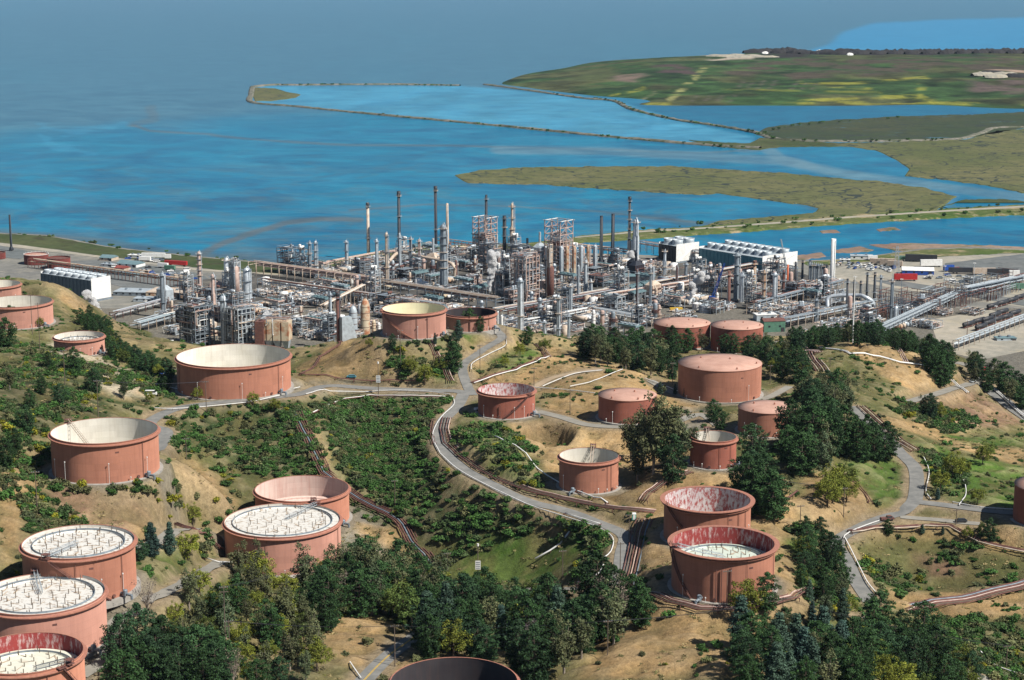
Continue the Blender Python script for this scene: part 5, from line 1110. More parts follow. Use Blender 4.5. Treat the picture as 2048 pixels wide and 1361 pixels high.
for s_ in [('pine',1776,1070,30),('pine',1680,1120,36),('blue',1845,1068,18),('blue',1885,1070,16),('pine',1860,840,50),('euc',1845,835,44),('cyp',1880,840,36),('blue',1875,1000,22)]: tree_px(*s_, 'around the right-hand road')
for s_ in [('cyp',1905,960,60),('cyp',1880,985,50),('cyp',1925,955,44),('cyp',1965,930,40),('cyp',1975,920,40),('cyp',1955,1010,36),('pine',1980,1085,46),('cyp',1935,1080,30),('cyp',1965,1075,34)]: tree_px(*s_, 'among the green shrubs near the right edge')
FRONT = [t for t in TREES]
proto = {}
GR = {}
for (kind, x, y, h, grp, sw, z) in TREES:
    z = height(x, y) if z is None else z
    px_, py_ = proj(x, y, z + h * .5)
    if px_ < -60 or px_ > 2110 or py_ > 1460: continue
    v = qt.randrange(len(TREE[kind])); tm, cm = TREE[kind][v]; s = h / 15.0; wv = s * qt.uniform(.85, 1.2)
    hw = 'tall ' if h > 17 else ('small ' if h < 9 else '')
    nm = dict(pine='pine_tree', euc='eucalyptus_tree', cyp='round_tree', blue='conifer_tree', bare='bare_tree')[kind]
    lb = hw + KINDS[kind] + (', ' + sw + ', ' + grp if sw else ' ' + near(x, y))
    o = thing(nm, lb, 'tree', (x, y, z), qt.uniform(0, 6.28), (KINDS[kind].replace('pine', 'pines').replace('conifer', 'conifers').replace('tree', 'trees') + ' ' + grp) if sw else lb)
    put('trunk', tm, o, scale=(wv, wv, s)); put('crown', cm, o, scale=(wv, wv, s))
# shrubs: where the brush grows
def shrub_mesh(kind, seed, R_=1.5):
    q = random.Random(seed); cl = []
    for k in range(9):
        a = q.uniform(0, 6.28); e = q.uniform(0, 1) * R_ * .7; cl.append((e * math.cos(a), e * math.sin(a), R_ * q.uniform(.15, .75), R_ * q.uniform(.35, .55)))
    return leaves(cl, 46, 0.17, seed, LM[kind], 'foliage', 0.85)
SHR = {k: [shrub_mesh(k, i * 7 + j) for j in range(3)] for i, k in enumerate(('shrub', 'olive', 'gorse'))}
DEN = np.zeros(XX.shape); KN = np.zeros(XX.shape)          # bushes per square metre; share of yellow ones
HZ2 = 3
DPOLY = [(0.05,.15,[(0,690),(120,700),(350,780),(600,800),(600,960),(480,1060),(380,1120),(300,1100),(0,1180)]),(0.15,.05,[(330,822),(600,808),(630,870),(640,945),(520,955),(440,900),(350,900)]),(0.17,.03,[(625,808),(900,800),(865,850),(868,905),(930,965),(990,1010),(1110,1040),(1150,1060),(1000,1075),(900,1140),(820,1060),(690,960)]),
 (0.13,.5,[(90,930),(300,950),(370,1000),(480,1030),(360,1060),(330,1010),(250,985),(160,960),(90,975)]),(0.09,.4,[(385,920),(500,960),(520,1010),(470,1100),(400,1060),(360,1040)]),
 (0.10,.25,[(0,680),(90,700),(180,760),(330,800),(320,820),(100,830),(90,930),(0,950)]),(0.04,.3,[(0,990),(100,1000),(180,1060),(60,1080),(40,1150),(0,1200)]),
 (0.05,.1,[(800,690),(900,640),(980,650),(970,690),(920,765),(820,768),(770,710)]),(0.05,.05,[(960,730),(1060,690),(1090,700),(1060,735),(990,755)]),
 (0.16,.03,[(858,880),(900,935),(985,985),(1060,1020),(1120,1040),(1200,1062),(1215,1100),(1150,1085),(1000,1060),(900,1040),(850,940)]),(0.05,.1,[(940,840),(1010,855),(1070,900),(1040,985),(950,940),(890,880)]),(0.05,.2,[(1000,930),(1070,930),(1060,985),(1010,970)]),(0.05,.0,[(1090,785),(1170,790),(1180,805),(1100,800)]),
 (0.09,.02,[(1840,900),(1890,910),(1935,960),(1925,985),(1860,990)]),(0.03,.1,[(1900,900),(2048,920),(2048,1010),(1960,1010)]),(0.03,.1,[(1700,1075),(1860,1065),(2048,1110),(2048,1180),(1760,1190),(1710,1120)]),
 (0.035,.2,[(1560,1050),(1650,1070),(1700,1200),(1800,1300),(1950,1361),(1480,1361),(1600,1260)]),(0.04,.2,[(1840,1240),(2048,1230),(2048,1361),(1920,1361)]),(0.02,.1,[(1620,700),(1720,700),(1840,820),(1740,815),(1650,750)]),
 (0.05,.05,[(1790,800),(1900,790),(1960,840),(1900,870),(1800,850)]),(0.05,.2,[(690,1200),(830,1200),(780,1240),(700,1250)]),(0.05,.1,[(1180,1090),(1225,1085),(1200,1150),(1130,1160)]),(0.03,.2,[(740,1040),(840,1040),(900,1140),(880,1160),(850,1110)]),
 (0.02,.1,[(1050,690),(1250,740),(1340,780),(1250,760),(1060,720)]),(0.07,.05,[(210,650),(330,740),(350,770),(300,760),(200,670)]),(0.012,.1,[(1270,1220),(1480,1220),(1540,1361),(1180,1361)]),(0.02,.5,[(600,1200),(700,1240),(790,1310),(760,1350),(660,1340)]),
 (0.03,.1,[(1480,760),(1620,760),(1640,810),(1590,830)]),(0.012,.1,[(1690,910),(1790,905),(1800,1000),(1720,1000)])]
DEN[:] = 0.011
for d_, ky, poly in DPOLY:
    m = inpoly(WX, WY, poly); DEN[m] = d_; KN[m] = ky
for poly in ([(858,880),(900,935),(985,985),(1060,1020),(1120,1040),(1200,1062),(1215,1100),(1150,1085),(1000,1075),(930,1100),(860,1060),(840,960)], [(640,815),(890,803),(850,900),(870,1000),(820,1040),(720,980),(660,900)]):
    m = inpoly(PXv, PYv, poly); DEN[m] = 0.19; KN[m] = .03
for d_, ky, poly in ((.17, .5, [(90,938),(200,915),(310,948),(370,1000),(355,1050),(300,1005),(200,968),(110,975)]), (.14, .4, [(350,1010),(440,1000),(500,1045),(470,1100),(390,1050)]), (.12, .4, [(30,1000),(110,1010),(200,1050),(120,1060),(50,1060)]), (.10, .1, [(1860,1240),(2048,1225),(2048,1361),(1930,1361)]), (.06, .1, [(1700,1075),(1860,1065),(2048,1110),(2048,1170),(1760,1190),(1710,1120)]), (.09, .2, [(1560,1040),(1650,1070),(1700,1200),(1640,1260),(1590,1150)]), (.10, .2, [(1770,820),(1850,800),(1930,830),(1880,850)])):
    m = inpoly(WX, WY, poly); DEN[m] = d_; KN[m] = ky
for poly in ([(100,985),(250,980),(330,1015),(345,1060),(270,1075),(150,1040)], [(350,925),(395,915),(440,955),(480,1000),(400,985)], [(0,1000),(40,1000),(50,1080),(0,1130)], [(600,745),(640,705),(690,685),(740,700),(780,750),(620,760)]):
    m = inpoly(WX, WY, poly); DEN[m] = 0.006
DEN *= np.clip(0.35 + 2.6 * (fbm(XX, YY, 26, 301, 4) + 0.25), np.where(DEN > 0.1, 0.55, 0.05), np.where(DEN > .1, 1.5, 2.2))
for (X, Y, z, w, *_r) in ROADS:
    i0, i1 = np.searchsorted(gx, [X.min() - 12, X.max() + 12]); j0, j1 = np.searchsorted(gy, [Y.min() - 12, Y.max() + 12]); sx, sy = XX[j0:j1, i0:i1], YY[j0:j1, i0:i1]; best = np.full(sx.shape, 1e9)
    for a, b in zip(X[::2], Y[::2]): best = np.minimum(best, (sx - a) ** 2 + (sy - b) ** 2)
    DEN[j0:j1, i0:i1] *= best > (w / 2 + 2.6) ** 2
for (x, y, z, r, H) in TK.values(): DEN *= np.hypot(XX - x, YY - y) > r + 4
DEN *= (HZ > 3.4) & (PXv > -40) & (PXv < 2090) & (PYv < 1400)
cnt = rng.poisson(DEN * GS * GS); jj, ii = np.nonzero(cnt); rep = cnt[jj, ii]; jj = np.repeat(jj, rep); ii = np.repeat(ii, rep); n = len(jj)
bx = XX[jj, ii] + rng.uniform(-1, 1, n); by = YY[jj, ii] + rng.uniform(-1, 1, n); bz = heights(bx, by) - 0.15
bs = 0.55 + 1.0 * rng.random(n) ** 2.0 + 0.45 * (DEN[jj, ii] > 0.05)
kk = rng.random(n); ky = KN[jj, ii]; bk = np.where(kk < ky * .45, 2, np.where(kk < ky + 0.30, 1, 0)); bv = rng.integers(0, 3, n)
order = np.argsort(-(bs / by)); ind = order[:280]; rest = order[280:]
print('shrubs', n, 'trees', len(TREES))
NMS = ('shrub', 'olive', 'gorse'); WD = ('green shrub', 'dry olive shrub', 'yellow-green shrub')
regions = [(0, 560, 'on the scrubby left hillside'), (560, 1000, 'on the slopes of the central valley'), (1000, 1560, 'on the tan ground round the middle tanks'), (1560, 2100, 'on the right-hand slopes')]
stem_me = MB().mat(M['bark']).bar((0, 0, -0.6), (0.1, 0, 0.7), 0.12, 5, 0.05).mesh('stem')
for i in ind:
    px_, _ = proj(bx[i], by[i], bz[i]); rg = [r_[2] for r_ in regions if r_[0] <= max(0, min(2099, px_)) < r_[1]][0]; lb = 'large %s %s' % (WD[bk[i]], near(bx[i], by[i]))
    o = thing('shrub', lb, 'shrub', (bx[i], by[i], bz[i]), float(rng.uniform(0, 6.28)), lb); s = float(bs[i]) * 1.1
    put('foliage', SHR[NMS[bk[i]]][bv[i]], o, scale=(s, s, s * .9)); put('stem', stem_me, o)
def instancer(name, P, Sc, mesh, label):
    src = bpy.data.objects.new('shrub_source', mesh)
    me = bpy.data.meshes.new(name); me.vertices.add(len(P)); me.vertices.foreach_set('co', P.astype(np.float32).ravel())
    a = me.attributes.new('sc', 'FLOAT_VECTOR', 'POINT'); a.data.foreach_set('vector', (Sc[:, None] * np.stack([rng.uniform(.8, 1.5, len(Sc)), rng.uniform(.7, 1.2, len(Sc)), rng.uniform(.55, 1.1, len(Sc))], 1)).astype(np.float32).ravel()); a = me.attributes.new('rz', 'FLOAT_VECTOR', 'POINT')
    rot = np.zeros((len(P), 3), np.float32); rot[:, 2] = rng.uniform(0, 6.28, len(P)); a.data.foreach_set('vector', rot.ravel())
    o = put(name, me, kind='stuff'); o['label'] = label
    ng = bpy.data.node_groups.new(name, 'GeometryNodeTree'); ng.interface.new_socket('Geometry', in_out='INPUT', socket_type='NodeSocketGeometry'); ng.interface.new_socket('Geometry', in_out='OUTPUT', socket_type='NodeSocketGeometry')
    N = ng.nodes; gi = N.new('NodeGroupInput'); go = N.new('NodeGroupOutput'); iop = N.new('GeometryNodeInstanceOnPoints'); oi = N.new('GeometryNodeObjectInfo'); oi.inputs[0].default_value = src; oi.inputs['As Instance'].default_value = True
    m2p = N.new('GeometryNodeMeshToPoints'); at = N.new('GeometryNodeInputNamedAttribute'); at.data_type = 'FLOAT_VECTOR'; at.inputs[0].default_value = 'sc'; ar = N.new('GeometryNodeInputNamedAttribute'); ar.data_type = 'FLOAT_VECTOR'; ar.inputs[0].default_value = 'rz'
    L = ng.links; L.new(gi.outputs[0], m2p.inputs[0]); L.new(m2p.outputs[0], iop.inputs['Points']); L.new(oi.outputs['Geometry'], iop.inputs['Instance']); L.new(at.outputs[0], iop.inputs['Scale']); L.new(ar.outputs[0], iop.inputs['Rotation']); L.new(iop.outputs[0], go.inputs[0])
    o.modifiers.new('scatter', 'NODES').node_group = ng; return o
for ki in range(3):
    for vi in range(3):
        m = rest[(bk[rest] == ki) & (bv[rest] == vi)]
        if len(m): instancer('brush_cover', np.stack([bx[m], by[m], bz[m]], 1), bs[m], SHR[NMS[ki]][vi], ['low green brush', 'dry olive brush', 'yellow-green brush'][ki] + ' covering the hills')

# low mats of brush that knit the thickets together
m_ = DEN > 0.055; jm, im = np.nonzero(m_ & (rng.random(DEN.shape) < 0.13)); mx = XX[jm, im] + rng.uniform(-1, 1, len(jm)); my = YY[jm, im] + rng.uniform(-1, 1, len(jm)); mz = heights(mx, my) - 0.55
kk = rng.integers(0, 3, len(jm)); oo = rng.random(len(jm)) < 0.3
for vi in range(3):
    for fl_, kn in ((False, 'shrub'), (True, 'olive')):
        m = (kk == vi) & (oo == fl_); instancer('brush_mat', np.stack([mx[m], my[m], mz[m]], 1), np.full(m.sum(), 1.7), SHR[kn][vi], 'knitted low brush on the slopes')
# dry tufts all over the open ground
def tuft(seed):
    q = random.Random(seed); return leaves([(q.gauss(0, .5), q.gauss(0, .5), .12, .45) for _ in range(5)], 12, 0.13, seed, LM['tuft'], 'tuft', .5)
LM['tuft'] = leaf_mat('dry_grass', (0.20,0.165,0.075), (0.28,0.22,0.11), (0.10,0.115,0.04))
op = (HZ > 3.4) & (PXv > -30) & (PXv < 2080) & (PYv < 1400) & (PYv > 700) & (DEN > 0)
jm, im = np.nonzero(op & (rng.random(DEN.shape) < np.clip(.10 + .5 * fbm(XX, YY, 18, 401, 4), .01, .4))); mx = XX[jm, im] + rng.uniform(-1, 1, len(jm)); my = YY[jm, im] + rng.uniform(-1, 1, len(jm)); mz = heights(mx, my)
for vi in range(3):
    m = rng.integers(0, 3, len(jm)) == vi; instancer('grass_tufts', np.stack([mx[m], my[m], mz[m]], 1), rng.uniform(.5, 1.6, m.sum()), tuft(vi), 'dry grass tufts on the open slopes')
# bushes along the breakwaters and banks
LB = []
for line in ([(760,229),(860,240),(1000,253),(1150,268),(1300,282),(1500,297)], [(1100,187),(1228,202),(1265,220),(1350,240),(1510,265),(1560,279),(1700,283),(1900,279)], [(560,171),(700,170),(900,172)], [(20,470),(150,482),(300,503),(500,524)], [(1290,460),(1700,432),(2040,410)], [(1280,470),(1700,440),(2040,424)], [(1515,270),(1600,250),(1800,236)]):
    L = spline([PZ(x, y, 1.6) for x, y in line], 9.0)
    for p in L:
        if rng.random() < .55: LB.append((p.x + rng.normal() * 3, p.y + rng.normal() * 4, p.z + rng.uniform(-.3, .6)))
LB = np.array(LB); instancer('bank_bushes', LB, rng.uniform(.8, 2.4, len(LB)), SHR['shrub'][0], 'dark low bushes along the breakwaters and banks')
# ------------------------------------------------------------ the refinery on the flat land
UA = R(-41.0); UX = Vector((math.cos(UA), math.sin(UA), 0)); VX = Vector((-math.sin(UA), math.cos(UA), 0)); ORG = PZ(1000, 625, PLAIN)
def st(s, t): return ORG + UX * s + VX * t
def topz(px, top, Y):
    dx, dy, dz = ray(px, top); return CAMZ + dz / dy * Y
def spot(px, base, top=None, w=None, z0=PLAIN):
    p = PZ(px, base, z0); fw = p.y * cp - (z0 - CAMZ) * sp
    return p, (topz(px, top, p.y) - z0 if top is not None else None), (w * fw / F / 2 if w else None)
def platform(root, z, r, m, half=False):
    b = MB().mat(m); b.lathe([(r, z), (r + 1.1, z), (r + 1.1, z + 0.12), (r, z + 0.12)], 12)
    b.lathe([(r + 1.1, z + 1.0), (r + 1.16, z + 1.0), (r + 1.16, z + 1.12), (r + 1.1, z + 1.12)], 12); b.build('platform', root)
def stack_(px, top, base, w, mat, label, kind='stack', collar=None, cone=None, plats=0, taper=0.85, group=None, cat=None, name=None, z0=PLAIN):
    p, h, r = spot(px, base, top, w, z0); nm = name or ('smoke_stack' if kind == 'stack' else 'column_tower')
    root = thing(nm, label, cat or ('smokestack' if kind == 'stack' else 'column'), tuple(p), 0, group)
    b = MB().mat(M['concrete']).cyl(0, 0, -1, r * 1.5, 1.8, 12); b.build('footing', root)
    hb = 0.6; 
    if cone:
        cw, ch = cone[0] / w * r, cone[1] / (base - top) * h
        b = MB().mat(M[mat]); b.sm = True; b.lathe([(cw, 0.6), (cw, ch * .45), (r, ch)], 16); b.build('furnace_hood', root); hb = ch
    b = MB().mat(M[mat]); b.sm = True
    if kind == 'stack': b.lathe([(r * 1.02, hb), (r * taper, h), (r * taper * .8, h), (r * taper * .8, h - 2)], 16); b.build('shaft', root)
    else: b.lathe([(r, hb), (r, h * .55), (r * taper, h * .6), (r * taper, h - r), (r * taper * .7, h - r * .35), (0.01, h)], 16); b.build('shell', root)
    if collar:
        c = MB().mat(M[collar]); c.sm = True; c.lathe([(r * taper + 0.02, h * .93), (r * taper + 0.35, h * .95), (r * taper + .35, h + .1), (r * taper * .8, h + .1)], 16); c.build('cap', root)
    q = random.Random(int(px)); 
    for i in range(plats): platform(root, h * (0.35 + 0.6 * i / max(1, plats - 1)) * .98 if plats > 1 else h * .9, r * (1 if kind == 'stack' else 1), M[q.choice(('grey', 'tanst', 'paleg'))])
    b = MB().mat(M['grey']); a = q.uniform(-2.6, -.6); x, y = (r + .25) * math.cos(a), (r + .25) * math.sin(a); b.bar((x, y, 0), (x, y, h * .97), 0.16, 4); b.build('ladder', root)
    if kind != 'stack':
        a += 1.2; x, y = (r + .5) * math.cos(a), (r + .5) * math.sin(a); b = MB().mat(M['silver']); b.tube([(x, y, 0), (x, y, h * .9), (x * .3, y * .3, h + .8), (0, 0, h)], max(.18, r * .16), 6); b.build('overhead_pipe', root)
    return root
SG = None
for a in [
 (23,430,502,4.5,'navy','thin black stack alone at the left shoreline','stack',None,(9,9)),
 (737,406,514,7,'tanst','tall pale stack with a dark top, leftmost of the tall stacks','stack','dark',None,2,.8),
 (799,383,520,7,'navy','tall black stack with a band at mid height, left of the tallest','stack','dark',None,3,.8),
 (872,373,505,6.5,'navy','tallest black stack in front of the blue bay','stack','dark',None,2,.85),
 (895,407,505,6.5,'tanst','slim buff stack flaring at its foot beside the tallest black one','stack',None,(13,13),0,.7),
 (973,390,520,6,'navy','black stack rising out of the square steel structure','stack',None,None,2,.75),
 (1009,432,520,8,'dark','dark stack with ladder right of the square structure','stack',None,None,4,.9),
 (1202,432,540,6.5,'navy','shorter left one of the black stack pair on furnaces','stack',None,(18,26),0,.95),
 (1225,428,536,7,'navy','right one of the black stack pair on furnaces','stack',None,(22,30),0,.95),
 (1258,394,520,6,'dark','dark stack beside the polished silver column','stack','navy',None,5,.85),
 (1664,478,573,10,'white','broad plain white stack right of the long cooling tower','stack',None,None,0,.97),
 (678,585,700,9,'rust','dark red rusty stack at the left foot of the tan knoll','stack','dark',None,1,.92),
 (1693,558,625,5,'navy','first dark stack of the heater row by the substation','stack',None,None,1,.95),(1707,560,622,5,'navy','second dark stack of the heater row by the substation','stack',None,None,1,.95),
 (1720,562,612,5,'navy','third dark stack of the heater row by the substation','stack',None,None,1,.95),(1733,545,602,5,'dark','back left stack of the heater row','stack',None,None,2,.9),
 (1748,545,606,5.5,'navy','back middle stack of the heater row, the thickest','stack',None,None,2,.9),(1760,550,603,4.5,'grey','back right grey stack of the heater row','stack',None,None,1,.9),
 (1590,524,570,4,'navy','dark stack left of three behind the right units','stack',None,None,1,.9),(1604,521,570,5,'navy','dark stack in the middle of three behind the right units','stack',None,None,2,.9),(1619,521,570,5,'navy','dark stack right of three behind the right units','stack',None,None,1,.9),
 (1508,522,588,8,'rustyellow','orange rust-stained stack in the right units','stack','rust',None,1,.7),(1457,543,612,7,'rust','brown stack beside the blue crane','stack',None,None,1,.95),
 (1575,530,570,4,'orange','short orange-red stack in the right units','stack',None,None,0,.9),
]: stack_(*a)
for a in [
 (1024,406,520,9,'tanst','pale twin column with thin neck right of the dark stack','column',None,None,4,.55),
 (1271,437,520,14,'silver','polished silver column with a rounded top','column',None,None,1,.8),
 (1264,480,520,7,'silver','short silver column leaning on the polished one','column',None,None,0,.9),
 (887,448,582,14,'grey','stout grey column with many platforms and a bent top pipe','column',None,None,6,.85),
 (620,483,552,6,'grey','left one of two slim columns by the shore','column',None,None,3,.8),(632,482,556,7,'paleg','right one of two slim columns by the shore','column',None,None,4,.8),
 (693,481,540,6,'paleg','slim grey column with a wide top platform near the shore bank','column',None,None,3,.9),
 (754,478,566,6,'paleg','slim pale column left of the twisted white one','column',None,None,2,.9),(774,465,572,7,'tanst','white twisted-looking column in the left units','column',None,None,3,.8),
 (822,474,548,7,'grey','dark grey column left of the brown topped one','column',None,None,3,.85),(839,478,552,8,'pinkst','brown-topped column left of the stout one','column',None,None,4,.8),(800,466,560,5,'paleg','thin pale column behind the pipe header','column',None,None,1,.9),
 (400,503,576,8,'pinkst','pink lattice-clad column in the left yard','column',None,None,5,.95),(327,545,636,9,'grey','lavender-grey column in front of the flat buff building','column',None,None,2,.95),
 (449,590,694,13,'paleg','broad grey column in front of the dark block','column',None,None,1,.95),(495,535,610,15,'silver','stout silver vessel with a looping top pipe','column',None,None,3,.95),
 (455,515,600,13,'silver','tall silver vessel at the lattice tower','column',None,None,3,.8),(428,548,640,10,'pinkst','pink column beside the round pink vessel','column',None,None,2,.7),
 (662,585,664,6,'paleg','slim pale column left of the knoll','column',None,None,2,.9),(585,595,620,5,'paleg','short pale column in the pipe yard','column',None,None,0,.9),
 (1040,555,672,11,'silver','tall half-silver column in the foreground units','column',None,None,2,.95),(1116,590,692,7,'paleg','slender pale column before the pine belt','column',None,None,3,.9),(1137,628,700,6,'paleg','short blue-white column before the pine belt','column',None,None,2,.9),
 (1088,640,690,7,'silver','short silver column right of the tall half-silver one','column',None,None,1,.9),(1003,630,672,6,'white','white column pair near the knoll, right one','column',None,None,0,.9),(996,622,668,5,'white','white column pair near the knoll, left one','column',None,None,0,.9),
 (1171,520,600,8,'paleg','grey column with side vessel at the drum row','column',None,None,2,.8),(1181,560,602,8,'paleg','short thick column at the drum row','column',None,None,1,.95),(1156,530,610,4.5,'paleg','thin pipe-like column at the drum row','column',None,None,0,.95),(1140,568,624,7,'paleg','short pale column in front of the drum row','column',None,None,1,.9),
 (1329,500,552,7,'silver','silver column in front of the small cooling tower','column',None,None,2,.7),(1353,530,578,5,'rust','thin brown column in the middle right units','column',None,None,0,.9),(1371,525,572,6,'grey','thin grey column in the middle right units','column',None,None,1,.9),
 (1472,505,600,11,'grey','stout dark column at the near end of the long cooling tower','column',None,None,4,.9),(1483,546,606,9,'silver','silver column touching the stout dark one','column',None,None,1,.9),(1300,562,596,4,'paleg','thin pole-like column by the steam','column',None,None,0,.9),
 (1527,540,622,8,'rustyellow','rust-streaked column in the right units','column',None,None,4,.85),(1548,545,618,9,'silver','silver column with a hooded top in the right units','column',None,None,2,.9),(1566,540,600,6,'rust','brown column in the right units','column',None,None,3,.9),
 (1631,598,646,7,'grey','grey column at the green shed','column',None,None,3,.9),(1781,558,640,6,'grey','slender grey column beside the silver drum','column',None,None,2,.9),(1791,612,640,10,'silver','short silver drum column before the substation','column',None,None,0,.95),
 (912,520,560,6,'rust','thin dark column in the middle left units','column',None,None,0,.9),(988,505,585,6,'rust','tall thin red-brown column by the steam','column',None,None,1,.9),(1273,540,640,4,'rust','thin brown column by the foreground rack','column',None,None,2,.9),(1300,540,615,4.5,'grey','thin dark column by the foreground rack','column',None,None,1,.9),
]: stack_(*a)
for i, (x, m) in enumerate([(1122,'paleg'),(1134,'rustyellow'),(1148,'rustyellow'),(1162,'paleg'),(1176,'rustyellow'),(1189,'paleg')]):
    stack_(x, 492 - i * .5, 566 - i * 1.5, 8, m, ['grey coke drum at the left end of the row', 'rust-stained drum second in the row', 'rust-stained drum third in the row', 'pale drum fourth in the row', 'rust-stained drum fifth in the row', 'pale drum at the right end of the row'][i], 'column', plats=0, taper=.97, group='tall drums in a row', cat='drum', name='tall_drum')
for i in range(9): stack_(1618 + 4.2 * i, 526 + i * .4, 572, 3.6, 'grey', 'grey tube of the cluster beside the white stack', 'column', plats=1, taper=.97, group='grey tubes clustered beside the white stack', cat='column')

# ---- module library
CM = ['pinkst', 'paleg', 'grey', 'paleg', 'silver', 'rust', 'white', 'white', 'tanst', 'paleg', 'silver', 'dark', 'silver', 'grey', 'pinkst']
def pipes_random(b, q, sx, sy, z0, z1, n, rr=(0.1, 0.32), mats=CM):
    for _ in range(n):
        b.mat(M[q.choice(mats)]); z = q.uniform(z0, z1); r = q.uniform(*rr); x, y = q.uniform(-sx, sx), q.uniform(-sy, sy); P = [Vector((x, y, z))]
        for _k in range(q.randint(1, 3)):
            ax = q.choice((0, 0, 1, 1, 2)); v = P[-1].copy(); lim = (sx, sy, None)[ax]
            if ax == 2: v.z = q.uniform(z0 * .3, z1)
            else: v[ax] = q.uniform(-lim, lim)
            P.append(v)
        for a, c in zip(P[:-1], P[1:]): b.bar(a, c, r, 4)
def hdrum(b, x, y, z, L, r, ang, m, n=10):
    b.mat(M[m]); b.sm = True; d = Vector((math.cos(ang), math.sin(ang), 0)); c = Vector((x, y, z))
    b.bar(c - d * L / 2, c + d * L / 2, r, n); b.bar(c - d * L / 2, c - d * (L / 2 + r * .5), r, n, r * .55); b.bar(c + d * L / 2, c + d * (L / 2 + r * .5), r, n, r * .55)
    b.sm = False; b.mat(M['concrete'])
    for s in (-.3, .3): b.box(x + d.x * L * s, y + d.y * L * s, z - r - 1.0, .5, r * 1.5, 1.2, ang)
def unit_frame(seed):
    q = random.Random(seed); nx, ny = q.randint(2, 3), q.randint(1, 2); bx_, by_ = q.uniform(4.5, 6), q.uniform(4.5, 6); lv = q.randint(2, 5); lh = q.uniform(3.4, 4.4); m = q.choice(('pinkst', 'grey', 'grey', 'paleg', 'dark', 'pinkst')); f = MB().mat(M[m]); X = [(i - nx / 2) * bx_ for i in range(nx + 1)]; Y = [(j - ny / 2) * by_ for j in range(ny + 1)]
    for x in X:
        for y in Y: f.box(x, y, 0, .4, .4, lv * lh)
    for k in range(1, lv + 1):
        for x in X: f.box(x, 0, k * lh - .4, .3, ny * by_, .4)
        for y in Y: f.box(0, y, k * lh - .4, nx * bx_, .3, .4)
    for k in range(lv):
        if q.random() < .6: i = q.randrange(nx); f.bar((X[i], Y[0], k * lh), (X[i + 1], Y[0], (k + 1) * lh), .14); f.bar((X[i + 1], Y[0], k * lh), (X[i], Y[0], (k + 1) * lh), .14)
    fl = MB().mat(M[q.choice(('rust', 'grey', 'dark', 'paleg'))])
    for k in range(1, lv + 1):
        if q.random() < .8: fl.box(q.uniform(-.1, .1) * bx_, 0, k * lh, nx * bx_ * q.uniform(.5, 1), ny * by_, .12)
    e = MB()
    for k in range(0, lv + 1):
        for _ in range(q.randint(1, 2)):
            if q.random() < .5: hdrum(e, q.uniform(-.25, .25) * nx * bx_, q.uniform(-.2, .2) * by_, k * lh + 1.6, q.uniform(3, 7), q.uniform(.6, 1.1), q.choice((0, math.pi / 2)), q.choice(CM))
            else: e.mat(M[q.choice(CM)]); e.cyl(q.uniform(-.4, .4) * nx * bx_, q.uniform(-.4, .4) * by_, k * lh + .1, q.uniform(.5, 1.1), q.uniform(1.8, 3.2), 9, dome=.4)
    p = MB(); pipes_random(p, q, nx * bx_ / 2 + 1, ny * by_ / 2 + 1, .6, lv * lh + 1, 26)
    hr = MB().mat(M[q.choice(('white', 'paleg', 'tanst'))])
    for k in range(1, lv + 1):
        for y in (Y[0], Y[-1]): hr.box(0, y, k * lh + 1.05, nx * bx_, .1, .12)
        for x in (X[0], X[-1]): hr.box(x, 0, k * lh + 1.05, .1, ny * by_, .12)
    return [('frame', f.mesh('frame'), None), ('deck', fl.mesh('deck'), None) if fl.v else None, ('equipment', e.mesh('equipment'), 'stuff'), ('piping', p.mesh('piping'), 'stuff'), ('handrail', hr.mesh('handrail'), 'stuff')]
def unit_pipes(seed):
    q = random.Random(seed); p = MB(); pipes_random(p, q, 7.5, 7.5, .6, 5.5, 46, (.12, .4)); f = MB().mat(M[q.choice(('grey', 'rust', 'tanst'))])
    pipes_random(p, q, 7.8, 7.8, .5, 3.5, 40, (.1, .28))
    for x in (-7, -2.5, 2.5, 7):
        f.box(x, -3, 0, .3, .3, 5); f.box(x, 3, 0, .3, .3, 5); f.box(x, 0, 4.6, .3, 6.4, .35)
    e = MB()
    for _ in range(4): hdrum(e, q.uniform(-6, 6), q.uniform(-6, 6), 1.7, q.uniform(2.5, 6), q.uniform(.45, .9), q.choice((0, math.pi / 2)), q.choice(CM))
    for _ in range(3): e.mat(M[q.choice(CM)]).cyl(q.uniform(-6, 6), q.uniform(-6, 6), 0, q.uniform(.5, 1.2), q.uniform(2.5, 6.5), 9, dome=.5)
    return [('piping', p.mesh('piping'), 'stuff'), ('frame', f.mesh('frame'), None), ('exchanger', e.mesh('exchanger'), 'stuff')]
def unit_cooler(seed):
    q = random.Random(seed); m = q.choice(('tealroof', 'paleg', 'tanst', 'pinkst')); f = MB().mat(M[q.choice(('grey', 'rust', 'paleg'))]); h = q.uniform(5.5, 9)
    for x in (-7, -2.3, 2.3, 7):
        for y in (-2.6, 2.6): f.box(x, y, 0, .35, .35, h)
    d = MB().mat(M[m]); d.box(0, 0, h, 15, 6, 1.1); r = MB().mat(M[q.choice(('tealroof', 'grey', 'paleg'))])
    parts = [('frame', f.mesh('frame'), None), ('tube_bank', d.mesh('tube_bank'), None)]
    r.ring(0, 0, 0, 1.5, 1.8, .7, 10); rm = r.mesh('fan_ring'); p = MB(); pipes_random(p, q, 7.5, 3.2, .6, h, 22)
    parts.append(('piping', p.mesh('piping'), 'stuff'))
    for i in range(4): parts.append(('fan_ring', rm, None, (-5.4 + 3.6 * i, 0, h + 1.1)))
    return parts
